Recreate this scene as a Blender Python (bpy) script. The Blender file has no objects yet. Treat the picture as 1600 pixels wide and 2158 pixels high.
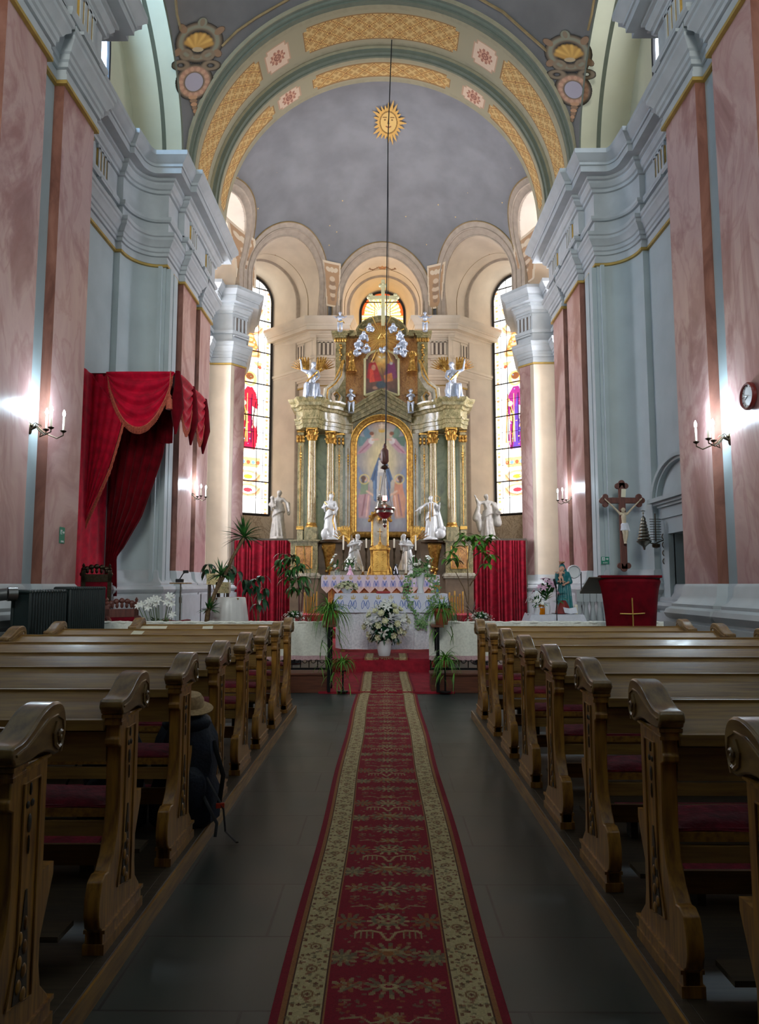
import bpy, bmesh, math, random
import numpy as np
from mathutils import Vector, Matrix

# ------------------------------------------------------------------ camera, light, exposure
SC = bpy.context.scene
COL = SC.collection
PI = math.pi
FPX, CX, CY = 1520.0, 800.0, 1079.0
PITCH, YAW = math.radians(5.75), math.radians(0.415)
EYE = 1.55
cam_d = bpy.data.cameras.new('camera')
cam_d.sensor_fit = 'VERTICAL'; cam_d.sensor_height = 36.0
cam_d.lens = 36.0 * FPX / 2158.0
cam_d.clip_start = 0.05; cam_d.clip_end = 200
cam = bpy.data.objects.new('camera', cam_d); COL.objects.link(cam)
cam.location = (0, 0, EYE)
cam.rotation_euler = (math.radians(90) + PITCH, 0, YAW)
SC.camera = cam

SC.view_settings.view_transform = 'Standard'
SC.view_settings.look = 'None'
SC.view_settings.gamma = 1.0
SC.view_settings.use_curve_mapping = False
SC.view_settings.exposure = 1.1

W = bpy.data.worlds.new('world'); SC.world = W
W.use_nodes = True
W.node_tree.nodes['Background'].inputs[0].default_value = (0.35, 0.42, 0.55, 1)
W.node_tree.nodes['Background'].inputs[1].default_value = 0.25

GLASS_E = 1.4
SIDE_E = 15.0
CLERE_E = 3.0
ADDED_BAY_E = 2.0          # unseen nave windows, added to brighten the altar
ADDED_WEST_E = 14.0  # unseen west window, added to light faces turned to the camera
SCONCE_W = 8.0

X0 = -0.08           # church axis

# ------------------------------------------------------------------ helpers
def s2l(c):
    c = c / 255.0
    return c / 12.92 if c <= 0.04045 else ((c + 0.055) / 1.055) ** 2.4
def rgb(r, g, b): return (s2l(r), s2l(g), s2l(b), 1.0)

def at(px, py, d):
    """photo pixel seen at depth Y = d -> point of the place"""
    u = (px - CX) / FPX; v = (CY - py) / FPX
    y = math.cos(PITCH) - v * math.sin(PITCH); z = math.sin(PITCH) + v * math.cos(PITCH)
    x2 = u * math.cos(YAW) - y * math.sin(YAW); y2 = u * math.sin(YAW) + y * math.cos(YAW)
    k = d / y2
    return Vector((x2 * k, d, EYE + z * k))

def tag(o, label=None, cat=None, group=None, kind=None):
    if label: o['label'] = label
    if cat: o['category'] = cat
    if group: o['group'] = group
    if kind: o['kind'] = kind
    return o

def empty(name, loc=(0, 0, 0), rz=0.0, label=None, cat=None, group=None):
    o = bpy.data.objects.new(name, None); COL.objects.link(o)
    o.location = loc; o.rotation_euler = (0, 0, rz); o.empty_display_size = 0.1
    return tag(o, label, cat, group)

def copy_tree(o, parent=None):
    c = o.copy(); COL.objects.link(c)
    if parent is not None: c.parent = parent
    for ch in list(o.children): copy_tree(ch, c)
    return c

class MB:
    def __init__(s, M=None): s.v = []; s.f = []; s.M = M or Matrix(); s.c = None
    def add(s, vs, fs):
        n = len(s.v)
        s.v += [tuple(s.M @ Vector(p)) for p in vs]
        s.f += [tuple(i + n for i in f) for f in fs]
        return s
    def box(s, c, d, rz=0, rx=0, ry=0):
        hx, hy, hz = d[0] / 2, d[1] / 2, d[2] / 2
        M = Matrix.Translation(c) @ Matrix.Rotation(rz, 4, 'Z') @ Matrix.Rotation(ry, 4, 'Y') @ Matrix.Rotation(rx, 4, 'X')
        vs = [M @ Vector((x, y, z)) for z in (-hz, hz) for x, y in ((-hx, -hy), (hx, -hy), (hx, hy), (-hx, hy))]
        return s.add(vs, [(3, 2, 1, 0), (4, 5, 6, 7), (0, 1, 5, 4), (1, 2, 6, 5), (2, 3, 7, 6), (3, 0, 4, 7)])
    def span(s, x0, x1, y0, y1, z0, z1):
        return s.box(((x0 + x1) / 2, (y0 + y1) / 2, (z0 + z1) / 2), (abs(x1 - x0), abs(y1 - y0), abs(z1 - z0)))
    def bbox(s, c, d, b=0.01, rz=0):
        """box with chamfered vertical and top edges"""
        hx, hy = d[0] / 2, d[1] / 2
        def ring(k, z): return [(hx - k, -hy + 0), (hx, -hy + k), (hx, hy - k), (hx - k, hy), (-hx + k, hy), (-hx, hy - k), (-hx, -hy + k), (-hx + k, -hy)], z
        M = Matrix.Translation(c) @ Matrix.Rotation(rz, 4, 'Z')
        vs = []; fs = []
        lv = [(-d[2] / 2, b), (-d[2] / 2 + b, 0), (d[2] / 2 - b, 0), (d[2] / 2, b)]
        for z, sh in lv:
            for x, y in ring(b, z)[0]:
                fx = (hx - sh) / hx; fy = (hy - sh) / hy
                vs.append(M @ Vector((x * fx, y * fy, z)))
        for l in range(3):
            for i in range(8):
                a = l * 8 + i; b2 = l * 8 + (i + 1) % 8
                fs.append((a, b2, b2 + 8, a + 8))
        fs.append(tuple(range(7, -1, -1))); fs.append(tuple(range(24, 32)))
        return s.add(vs, fs)
    def lathe(s, prof, c=(0, 0, 0), n=20, cap=True, sx=1, sy=1, wob=None):
        vs = []; fs = []
        for (r, z) in prof:
            for i in range(n):
                a = 2 * PI * i / n
                k = wob(a, z) if wob else 1.0
                vs.append((c[0] + r * k * sx * math.cos(a), c[1] + r * k * sy * math.sin(a), c[2] + z))
        for j in range(len(prof) - 1):
            for i in range(n):
                a = j * n + i; b = j * n + (i + 1) % n
                fs.append((a, b, b + n, a + n))
        if cap:
            fs.append(tuple(range(n - 1, -1, -1)))
            m = (len(prof) - 1) * n; fs.append(tuple(range(m, m + n)))
        return s.add(vs, fs)
    def tube(s, pts, r, n=8, cap=True, flat=1.0):
        pts = [Vector(p) for p in pts]
        m = len(pts)
        rs = r if hasattr(r, '__len__') else [r] * m
        vs = []; fs = []
        t = (pts[1] - pts[0]).normalized()
        up = Vector((0, 0, 1)) if abs(t.z) < 0.9 else Vector((0, 1, 0))
        u = t.cross(up).normalized()
        for k in range(m):
            if k == 0: t = pts[1] - pts[0]
            elif k == m - 1: t = pts[k] - pts[k - 1]
            else: t = pts[k + 1] - pts[k - 1]
            if t.length < 1e-9: t = Vector((0, 0, 1))
            t.normalize()
            u = (u - t * u.dot(t))
            if u.length < 1e-6: u = t.orthogonal()
            u.normalize(); w = t.cross(u)
            for i in range(n):
                a = 2 * PI * i / n
                vs.append(pts[k] + (u * math.cos(a) + w * math.sin(a) * flat) * rs[k])
        for k in range(m - 1):
            for i in range(n):
                a = k * n + i; b = k * n + (i + 1) % n
                fs.append((a, b, b + n, a + n))
        if cap:
            fs.append(tuple(range(n - 1, -1, -1))); fs.append(tuple(range((m - 1) * n, m * n)))
        return s.add(vs, fs)
    def ball(s, c, r, n=12, m=8, rz=0, rx=0, ry=0):
        if not hasattr(r, '__len__'): r = (r, r, r)
        M = Matrix.Translation(c) @ Matrix.Rotation(rz, 4, 'Z') @ Matrix.Rotation(ry, 4, 'Y') @ Matrix.Rotation(rx, 4, 'X')
        vs = [M @ Vector((0, 0, -r[2]))]
        for j in range(1, m):
            t = PI * j / m
            for i in range(n):
                a = 2 * PI * i / n
                vs.append(M @ Vector((r[0] * math.sin(t) * math.cos(a), r[1] * math.sin(t) * math.sin(a), -r[2] * math.cos(t))))
        vs.append(M @ Vector((0, 0, r[2])))
        fs = []
        for i in range(n): fs.append((0, 1 + (i + 1) % n, 1 + i))
        for j in range(m - 2):
            for i in range(n):
                a = 1 + j * n + i; b = 1 + j * n + (i + 1) % n
                fs.append((a, b, b + n, a + n))
        L = len(vs) - 1; q = 1 + (m - 2) * n
        for i in range(n): fs.append((q + i, q + (i + 1) % n, L))
        return s.add(vs, fs)
    def cap(s, a, b, ra, rb=None, n=10):
        """tapered capsule"""
        rb = ra if rb is None else rb
        a = Vector(a); b = Vector(b)
        d = b - a; L = d.length
        if L < 1e-6: return s.ball(a, ra, n, 6)
        d.normalize()
        P = []; Rr = []
        for t in (-1, -0.8, -0.45, 0): P.append(a + d * ra * t); Rr.append(ra * math.sqrt(max(0.0, 1 - t * t)) + 1e-4)
        for t in (0, 0.45, 0.8, 1): P.append(b + d * rb * t); Rr.append(rb * math.sqrt(max(0.0, 1 - t * t)) + 1e-4)
        return s.tube(P, Rr, n)
    def prism(s, poly, a0, a1, axis='X'):
        """polygon in the plane across axis, from a0 to a1. axis X: poly=(y,z); Y: (x,z); Z: (x,y)"""
        def P(p, a):
            if axis == 'X': return (a, p[0], p[1])
            if axis == 'Y': return (p[0], a, p[1])
            return (p[0], p[1], a)
        n = len(poly)
        vs = [P(p, a0) for p in poly] + [P(p, a1) for p in poly]
        fs = [tuple(range(n)), tuple(range(2 * n - 1, n - 1, -1))]
        for i in range(n): fs.append((i, (i + 1) % n, n + (i + 1) % n, n + i))
        return s.add(vs, fs)
    def grid(s, fn, nu, nv, keep=None, closed_u=False):
        n = len(s.v)
        for j in range(nv + 1):
            for i in range(nu + 1): s.v.append(tuple(s.M @ Vector(fn(i / nu, j / nv))))
        for j in range(nv):
            for i in range(nu):
                if keep and not keep((i + .5) / nu, (j + .5) / nv): continue
                a = n + j * (nu + 1) + i
                s.f.append((a, a + 1, a + nu + 2, a + nu + 1))
        return s
    def sheet(s, fn, nu, nv, th=0.01):
        """grid with thickness (fn gives points, th pushes along normal)"""
        P = [[Vector(fn(i / nu, j / nv)) for i in range(nu + 1)] for j in range(nv + 1)]
        N = []
        for j in range(nv + 1):
            row = []
            for i in range(nu + 1):
                a = P[j][min(i + 1, nu)] - P[j][max(i - 1, 0)]; b = P[min(j + 1, nv)][i] - P[max(j - 1, 0)][i]
                c = a.cross(b); row.append(c.normalized() if c.length > 1e-9 else Vector((0, 0, 1)))
            N.append(row)
        vs = [P[j][i] for j in range(nv + 1) for i in range(nu + 1)] + [P[j][i] - N[j][i] * th for j in range(nv + 1) for i in range(nu + 1)]
        m = (nu + 1) * (nv + 1); fs = []
        for j in range(nv):
            for i in range(nu):
                a = j * (nu + 1) + i
                fs.append((a, a + 1, a + nu + 2, a + nu + 1)); fs.append((m + a, m + a + nu + 1, m + a + nu + 2, m + a + 1))
        for i in range(nu):
            fs.append((i, m + i, m + i + 1, i + 1)); a = nv * (nu + 1) + i; fs.append((a, a + 1, m + a + 1, m + a))
        for j in range(nv):
            a = j * (nu + 1); fs.append((a, a + nu + 1, m + a + nu + 1, m + a)); a += nu; fs.append((a, m + a, m + a + nu + 1, a + nu + 1))
        return s.add(vs, fs)
    def sweep(s, prof, path, closed=False):
        """prof: (offset to the left of travel, z); path: (x, y)"""
        n = len(path); P = [Vector(p) for p in path]
        N = []
        for i in range(n - 1):
            d = (P[i + 1] - P[i]).normalized(); N.append(Vector((-d.y, d.x)))
        mit = []
        for i in range(n):
            if i == 0: m = N[0]
            elif i == n - 1: m = N[-1]
            else:
                a, b = N[i - 1], N[i]; k = 1 + a.dot(b); m = (a + b) / max(k, 0.15)
            mit.append(m)
        vs = []; fs = []; k = len(prof)
        for i in range(n):
            for (o, z) in prof:
                q = P[i] + mit[i] * o; vs.append((q.x, q.y, z))
        for i in range(n - 1):
            for j in range(k - 1):
                a = i * k + j; fs.append((a, a + 1, a + k + 1, a + k))
        return s.add(vs, fs)
    def build(s, name, m, parent=None, smooth=True, ang=38, rem=0, fix=True, label=None):
        me = bpy.data.meshes.new(name)
        me.from_pydata(s.v, [], s.f)
        if smooth or fix:
            bm = bmesh.new(); bm.from_mesh(me)
            if fix: bmesh.ops.recalc_face_normals(bm, faces=bm.faces)
            if smooth:
                th = math.radians(ang)
                for f in bm.faces: f.smooth = True
                for e in bm.edges:
                    if len(e.link_faces) == 2 and e.calc_face_angle(0) > th: e.smooth = False
            bm.to_mesh(me); bm.free()
        if m is not None: me.materials.append(m)
        o = bpy.data.objects.new(name, me); COL.objects.link(o)
        if parent is not None: o.parent = parent
        if rem:
            md = o.modifiers.new('r', 'REMESH'); md.mode = 'VOXEL'; md.voxel_size = rem; md.use_smooth_shade = True
            sm = o.modifiers.new('s', 'SMOOTH'); sm.factor = 0.5; sm.iterations = 2
            bpy.context.view_layer.update()
            dg = bpy.context.evaluated_depsgraph_get()
            nm = bpy.data.meshes.new_from_object(o.evaluated_get(dg))
            o.modifiers.clear(); old = o.data; o.data = nm; bpy.data.meshes.remove(old)
            nm.name = name
            nm.materials.clear(); nm.materials.append(m)
            for p in nm.polygons: p.use_smooth = True
        if label: o['label'] = label
        return o

TRIM = [0]
def trim(mb, m, parent=None, **k):
    TRIM[0] += 1
    o = mb.build('trim_%d' % TRIM[0], m, parent, **k)
    o['kind'] = 'structure'
    return o
def struct(mb, name, m, **k):
    o = mb.build(name, m, None, **k); o['kind'] = 'structure'; return o

# ------------------------------------------------------------------ materials
def mk(name, col, rough=0.6, metal=0.0, var=0.12, scale=6.0, bump=0.0, bscale=40.0, col2=None, spec=0.5, stretch=None, sheen=0.0, emit=0.0, detail=5.0, coat=0.0, trans=0.0):
    m = bpy.data.materials.new(name); m.use_nodes = True
    nt = m.node_tree; b = nt.nodes['Principled BSDF']
    b.inputs['Roughness'].default_value = rough; b.inputs['Metallic'].default_value = metal
    b.inputs['Specular IOR Level'].default_value = spec
    if sheen: b.inputs['Sheen Weight'].default_value = sheen; b.inputs['Sheen Roughness'].default_value = 0.4
    if coat: b.inputs['Coat Weight'].default_value = coat; b.inputs['Coat Roughness'].default_value = 0.15
    if trans: b.inputs['Transmission Weight'].default_value = trans
    tc = nt.nodes.new('ShaderNodeTexCoord'); mp = nt.nodes.new('ShaderNodeMapping')
    nt.links.new(tc.outputs['Object'], mp.inputs[0])
    if stretch: mp.inputs['Scale'].default_value = stretch
    nz = nt.nodes.new('ShaderNodeTexNoise'); nz.inputs['Scale'].default_value = scale; nz.inputs['Detail'].default_value = detail
    nt.links.new(mp.outputs[0], nz.inputs['Vector'])
    mx = nt.nodes.new('ShaderNodeMix'); mx.data_type = 'RGBA'
    c1 = col; c2 = col2 if col2 else tuple(max(0, c * (1 - var * 2.2)) for c in col[:3]) + (1,)
    mx.inputs[6].default_value = c1; mx.inputs[7].default_value = c2
    rp = nt.nodes.new('ShaderNodeMapRange'); rp.inputs[1].default_value = 0.35; rp.inputs[2].default_value = 0.68
    nt.links.new(nz.outputs[0], rp.inputs[0]); nt.links.new(rp.outputs[0], mx.inputs[0])
    nt.links.new(mx.outputs[2], b.inputs['Base Color'])
    if bump:
        n2 = nt.nodes.new('ShaderNodeTexNoise'); n2.inputs['Scale'].default_value = bscale; n2.inputs['Detail'].default_value = 4
        nt.links.new(mp.outputs[0], n2.inputs['Vector'])
        bp = nt.nodes.new('ShaderNodeBump'); bp.inputs['Strength'].default_value = bump; bp.inputs['Distance'].default_value = 0.02
        nt.links.new(n2.outputs[0], bp.inputs['Height']); nt.links.new(bp.outputs[0], b.inputs['Normal'])
    if emit:
        b.inputs['Emission Color'].default_value = col; b.inputs['Emission Strength'].default_value = emit
    return m

def marble(name, stops, scale=0.9, rough=0.28, dist=2.2, veins=True, vcol=None, vk=.75, vw=.04):
    m = bpy.data.materials.new(name); m.use_nodes = True
    nt = m.node_tree; b = nt.nodes['Principled BSDF']; b.inputs['Roughness'].default_value = rough
    tc = nt.nodes.new('ShaderNodeTexCoord'); mp = nt.nodes.new('ShaderNodeMapping'); mp.inputs['Scale'].default_value = (1, 1, 0.55)
    mp.inputs['Rotation'].default_value = (0.35, 0.2, 0)
    nt.links.new(tc.outputs['Object'], mp.inputs[0])
    nz = nt.nodes.new('ShaderNodeTexNoise'); nz.inputs['Scale'].default_value = scale; nz.inputs['Detail'].default_value = 7
    nz.inputs['Roughness'].default_value = 0.6; nz.inputs['Distortion'].default_value = dist
    nt.links.new(mp.outputs[0], nz.inputs['Vector'])
    cr = nt.nodes.new('ShaderNodeValToRGB'); el = cr.color_ramp.elements
    el[0].position = stops[0][0]; el[0].color = stops[0][1]; el[1].position = stops[-1][0]; el[1].color = stops[-1][1]
    for p, c in stops[1:-1]:
        e = el.new(p); e.color = c
    nt.links.new(nz.outputs[0], cr.inputs[0])
    out = cr.outputs[0]
    if vcol:
        n2 = nt.nodes.new('ShaderNodeTexNoise'); n2.inputs['Scale'].default_value = scale * 1.7; n2.inputs['Detail'].default_value = 6; n2.inputs['Distortion'].default_value = dist * 1.3
        nt.links.new(mp.outputs[0], n2.inputs['Vector'])
        r2 = nt.nodes.new('ShaderNodeValToRGB'); e2 = r2.color_ramp.elements
        e2[0].position = 0.5 - vw; e2[0].color = (0, 0, 0, 1); e2[1].position = 0.5 + vw; e2[1].color = (0, 0, 0, 1)
        e = e2.new(0.5); e.color = (vk, vk, vk, 1)
        nt.links.new(n2.outputs[0], r2.inputs[0])
        mx = nt.nodes.new('ShaderNodeMix'); mx.data_type = 'RGBA'; mx.inputs[7].default_value = vcol
        nt.links.new(r2.outputs[0], mx.inputs[0]); nt.links.new(out, mx.inputs[6]); out = mx.outputs[2]
    nt.links.new(out, b.inputs['Base Color'])
    return m

def vcol_mat(name, rough=0.7, emit=0.0, bump=0.0, metal=0.0, sheen=0):
    m = bpy.data.materials.new(name); m.use_nodes = True
    nt = m.node_tree; b = nt.nodes['Principled BSDF']; b.inputs['Roughness'].default_value = rough; b.inputs['Metallic'].default_value = metal
    if sheen: b.inputs['Sheen Weight'].default_value = sheen
    a = nt.nodes.new('ShaderNodeVertexColor'); a.layer_name = 'Col'
    if emit:
        b.inputs['Base Color'].default_value = (0.02, 0.02, 0.02, 1)
        nt.links.new(a.outputs[0], b.inputs['Emission Color']); b.inputs['Emission Strength'].default_value = emit
    else:
        nt.links.new(a.outputs[0], b.inputs['Base Color'])
    if bump:
        tc = nt.nodes.new('ShaderNodeTexCoord'); n2 = nt.nodes.new('ShaderNodeTexNoise'); n2.inputs['Scale'].default_value = 300
        nt.links.new(tc.outputs['Object'], n2.inputs['Vector'])
        bp = nt.nodes.new('ShaderNodeBump'); bp.inputs['Strength'].default_value = bump; bp.inputs['Distance'].default_value = 0.01
        nt.links.new(n2.outputs[0], bp.inputs['Height']); nt.links.new(bp.outputs[0], b.inputs['Normal'])
    return m

def floor_mat():
    m = bpy.data.materials.new('stone_slabs'); m.use_nodes = True
    nt = m.node_tree; b = nt.nodes['Principled BSDF']
    tc = nt.nodes.new('ShaderNodeTexCoord')
    br = nt.nodes.new('ShaderNodeTexBrick'); br.inputs['Scale'].default_value = 1.0
    br.inputs['Brick Width'].default_value = 1.05; br.inputs['Row Height'].default_value = 0.56; br.inputs['Mortar Size'].default_value = 0.006
    br.inputs['Color1'].default_value = rgb(48, 59, 56); br.inputs['Color2'].default_value = rgb(59, 69, 65); br.inputs['Mortar'].default_value = rgb(30, 32, 32)
    nt.links.new(tc.outputs['Object'], br.inputs['Vector'])
    nz = nt.nodes.new('ShaderNodeTexNoise'); nz.inputs['Scale'].default_value = 2.3; nz.inputs['Detail'].default_value = 8
    nt.links.new(tc.outputs['Object'], nz.inputs['Vector'])
    mx = nt.nodes.new('ShaderNodeMix'); mx.data_type = 'RGBA'; mx.blend_type = 'MULTIPLY'; mx.inputs[0].default_value = 0.8
    cr = nt.nodes.new('ShaderNodeValToRGB'); cr.color_ramp.elements[0].position = 0.3; cr.color_ramp.elements[0].color = (0.5, 0.5, 0.52, 1)
    cr.color_ramp.elements[1].position = 0.7; cr.color_ramp.elements[1].color = (1, 1, 1, 1)
    nt.links.new(nz.outputs[0], cr.inputs[0]); nt.links.new(br.outputs[0], mx.inputs[6]); nt.links.new(cr.outputs[0], mx.inputs[7])
    nt.links.new(mx.outputs[2], b.inputs['Base Color'])
    mr = nt.nodes.new('ShaderNodeMapRange'); mr.inputs[3].default_value = 0.3; mr.inputs[4].default_value = 0.5
    nt.links.new(nz.outputs[0], mr.inputs[0]); nt.links.new(mr.outputs[0], b.inputs['Roughness'])
    bp = nt.nodes.new('ShaderNodeBump'); bp.inputs['Strength'].default_value = 0.35; bp.inputs['Distance'].default_value = 0.01
    nt.links.new(br.outputs[1], bp.inputs['Height']); bp.invert = True
    nt.links.new(bp.outputs[0], b.inputs['Normal'])
    return m

def dome_mat():
    m = mk('dome_paint', rgb(134, 134, 136), 0.9, var=0.10, scale=1.2, detail=9)
    nt = m.node_tree; b = nt.nodes['Principled BSDF']
    src = [l for l in nt.links if l.to_socket == b.inputs['Base Color']][0].from_socket
    tc = nt.nodes.new('ShaderNodeTexCoord')
    vo = nt.nodes.new('ShaderNodeTexVoronoi'); vo.inputs['Scale'].default_value = 2.6
    nt.links.new(tc.outputs['Object'], vo.inputs['Vector'])
    lt = nt.nodes.new('ShaderNodeMath'); lt.operation = 'LESS_THAN'; lt.inputs[1].default_value = 0.055
    nt.links.new(vo.outputs[0], lt.inputs[0])
    sp = nt.nodes.new('ShaderNodeSeparateXYZ'); nt.links.new(tc.outputs['Object'], sp.inputs[0])
    z1 = nt.nodes.new('ShaderNodeMath'); z1.operation = 'LESS_THAN'; z1.inputs[1].default_value = 14.2
    nt.links.new(sp.outputs[2], z1.inputs[0])
    mu = nt.nodes.new('ShaderNodeMath'); mu.operation = 'MULTIPLY'; nt.links.new(lt.outputs[0], mu.inputs[0]); nt.links.new(z1.outputs[0], mu.inputs[1])
    mx = nt.nodes.new('ShaderNodeMix'); mx.data_type = 'RGBA'; mx.inputs[7].default_value = rgb(225, 190, 120)
    nt.links.new(mu.outputs[0], mx.inputs[0]); nt.links.new(src, mx.inputs[6]); nt.links.new(mx.outputs[2], b.inputs['Base Color'])
    return m

M = {}
M['plaster'] = mk('white_plaster', rgb(172, 184, 186), 0.65, var=0.05, scale=1.5, bump=0.05, bscale=12)
M['cornice'] = mk('cornice_plaster', rgb(176, 182, 184), 0.55, var=0.06, scale=3)
M['arch'] = mk('arch_paint', rgb(158, 150, 122), 0.75, var=0.06)
M['cream'] = mk('cream_plaster', rgb(196, 192, 164), 0.7, var=0.06, scale=1.2)
M['creamw'] = mk('warm_plaster', rgb(222, 208, 188), 0.65, var=0.07, scale=1.4)
M['grey'] = mk('vault_grey', rgb(112, 108, 104), 0.9, var=0.08, scale=1.6)
M['dome'] = dome_mat()
M['green'] = mk('sage_paint', rgb(108, 114, 98), 0.75, var=0.06)
M['tan'] = mk('tan_moulding', rgb(176, 160, 142), 0.7, var=0.08)
M['groove'] = mk('groove_paint', rgb(112, 100, 90), 0.8)
M['brownline'] = mk('brown_line', rgb(150, 126, 84), 0.7)
M['pink'] = marble('pink_marble', [(0.28, rgb(128, 82, 80)), (0.42, rgb(160, 118, 116)), (0.5, rgb(190, 158, 154)), (0.62, rgb(176, 140, 138)), (0.74, rgb(146, 102, 102))], 0.75, 0.3, 1.1, vcol=rgb(150, 98, 96), vk=.4, vw=.05)
M['shadedmarble'] = marble('shaded_marble', [(0.3, rgb(96, 58, 48)), (0.5, rgb(128, 84, 70)), (0.75, rgb(150, 104, 90))], 1.2, 0.35)
M['beigemarble'] = marble('beige_marble', [(0.3, rgb(196, 176, 150)), (0.5, rgb(214, 198, 176)), (0.75, rgb(190, 168, 144))], 1.4, 0.4, 3, vcol=rgb(150, 124, 100))
M['gilt'] = mk('gilding', rgb(222, 176, 92), 0.33, 0.8, var=0.18, scale=14, col2=rgb(150, 104, 44))
M['palegold'] = mk('pale_gilding', rgb(224, 216, 168), 0.35, 0.35, var=0.06)
M['giltp'] = mk('gilt_paint', rgb(214, 172, 86), 0.42, 0.5, var=0.15, scale=6)
M['gold_line'] = mk('gold_band', rgb(180, 150, 76), 0.5, 0.3, var=0.1)
M['floor'] = floor_mat()
M['wood'] = mk('pew_oak', rgb(166, 122, 54), 0.36, var=0.2, scale=5, stretch=(9, 0.9, 9), bump=0.06, bscale=30, col2=rgb(116, 80, 42), coat=0.15)
M['woodv'] = mk('pew_oak_upright', rgb(176, 126, 52), 0.36, scale=5, stretch=(9, 9, 0.9), bump=0.06, bscale=30, col2=rgb(118, 78, 38), coat=0.15)
M['woodx'] = mk('pew_oak_board', rgb(158, 124, 66), 0.4, scale=5, stretch=(0.7, 9, 9), bump=0.05, bscale=30, col2=rgb(122, 90, 54), coat=0.1)
M['woodcap'] = mk('pew_cap', rgb(150, 118, 68), 0.28, scale=5, stretch=(6, 2, 6), col2=rgb(104, 74, 44), coat=0.4)
M['woodark'] = mk('dark_board', rgb(74, 62, 46), 0.5, scale=5, stretch=(0.7, 9, 9), col2=rgb(52, 44, 34))
M['brownwood'] = mk('red_brown_board', rgb(110, 62, 40), 0.45, scale=5, stretch=(0.7, 9, 9), col2=rgb(84, 44, 30))
M['crosswood'] = mk('cross_wood', rgb(112, 66, 54), 0.45, scale=5, stretch=(9, 9, 0.9), col2=rgb(84, 46, 40))
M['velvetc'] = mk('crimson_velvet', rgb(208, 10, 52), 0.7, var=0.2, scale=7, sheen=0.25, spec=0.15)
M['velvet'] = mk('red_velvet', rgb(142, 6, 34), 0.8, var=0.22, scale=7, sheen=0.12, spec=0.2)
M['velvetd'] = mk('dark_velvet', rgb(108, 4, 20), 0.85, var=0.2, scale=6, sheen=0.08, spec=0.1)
M['cushion'] = mk('cushion_red', rgb(132, 26, 48), 0.9, scale=22, col2=rgb(96, 16, 34), bump=0.3, bscale=60)
M['redcarpet'] = mk('red_carpet', rgb(168, 30, 50), 0.95, scale=9, col2=rgb(134, 20, 38), bump=0.3, bscale=120)
M['fringe'] = mk('fringe', rgb(206, 104, 78), 0.8, var=0.2, scale=40)
M['linen'] = mk('white_linen', rgb(226, 228, 238), 0.8, var=0.04, scale=20)
M['lace'] = mk('lace_cloth', rgb(240, 240, 228), 0.4, scale=34, col2=rgb(222, 222, 210), bump=0.08, bscale=70)
M['brocade'] = mk('white_brocade', rgb(238, 240, 246), 0.4, scale=30, col2=rgb(206, 210, 218), bump=0.14, bscale=36)
M['satin'] = mk('white_satin', rgb(220, 218, 214), 0.35, var=0.05)
M['pinklace'] = mk('pink_lace', rgb(216, 186, 188), 0.8, scale=60, col2=rgb(190, 150, 156))
M['iron'] = mk('black_iron', rgb(26, 26, 28), 0.45, 0.6, var=0.1)
M['bronze'] = mk('dark_bronze', rgb(84, 72, 56), 0.35, 0.9, var=0.2, scale=30)
M['silver'] = mk('old_silver', rgb(170, 164, 150), 0.28, 1.0, var=0.2, scale=20)
M['brass'] = mk('brass', rgb(190, 150, 80), 0.3, 1.0, var=0.15)
M['radiator'] = mk('radiator_enamel', rgb(22, 38, 38), 0.35, 0.0, var=0.1)
M['pipe'] = mk('steel_pipe', rgb(150, 150, 150), 0.3, 0.9, var=0.1)
M['statue'] = mk('white_statue', rgb(196, 196, 194), 0.28, var=0.06, scale=12, coat=0.3)
M['stone'] = mk('stone_statue', rgb(174, 168, 158), 0.6, var=0.12, scale=9)
M['silverwhite'] = mk('silvered_figure', rgb(186, 194, 208), 0.3, 0.45, var=0.1, scale=16)
M['ivory'] = mk('ivory_skin', rgb(214, 198, 170), 0.4, var=0.08, scale=14)
M['skin'] = mk('painted_skin', rgb(214, 164, 138), 0.5, var=0.05)
M['teal'] = mk('teal_robe', rgb(36, 118, 124), 0.35, var=0.12, scale=10)
M['redrobe'] = mk('red_robe', rgb(150, 50, 46), 0.45)
M['hair'] = mk('brown_hair', rgb(84, 52, 34), 0.6, var=0.2, scale=30)
M['altgreen'] = marble('olive_marble', [(0.3, rgb(92, 88, 58)), (0.48, rgb(138, 128, 88)), (0.6, rgb(166, 150, 108)), (0.75, rgb(128, 112, 70))], 3.2, 0.2, 2.4, vcol=rgb(78, 66, 40))
M['altcol'] = marble('column_marble', [(0.3, rgb(120, 96, 62)), (0.5, rgb(176, 158, 116)), (0.7, rgb(150, 126, 84))], 4, 0.16, 2.4, vcol=rgb(110, 84, 56))
M['altpanel'] = marble('green_panel', [(0.3, rgb(74, 88, 62)), (0.5, rgb(104, 120, 86)), (0.75, rgb(126, 136, 98))], 3, 0.25, 2)
M['altorange'] = marble('ochre_marble', [(0.3, rgb(140, 86, 40)), (0.5, rgb(188, 132, 70)), (0.72, rgb(208, 156, 92))], 3.2, 0.25, 2, vcol=rgb(110, 64, 34))
M['altgrey'] = marble('grey_marble', [(0.3, rgb(120, 112, 96)), (0.5, rgb(168, 160, 140)), (0.75, rgb(188, 180, 160))], 4, 0.25, 2)
M['altbase'] = mk('altar_base', rgb(112, 92, 70), 0.5, var=0.15, scale=5)
M['wax'] = mk('candle_wax', rgb(236, 228, 206), 0.5, var=0.03)
M['bulb'] = mk('bulb', rgb(214, 236, 255), 0.3, emit=30.0)
M['flame'] = mk('flame', rgb(255, 120, 110), 0.3, emit=6.0)
M['leaf'] = mk('leaf_green', rgb(58, 120, 48), 0.38, scale=9, col2=rgb(24, 66, 28))
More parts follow.
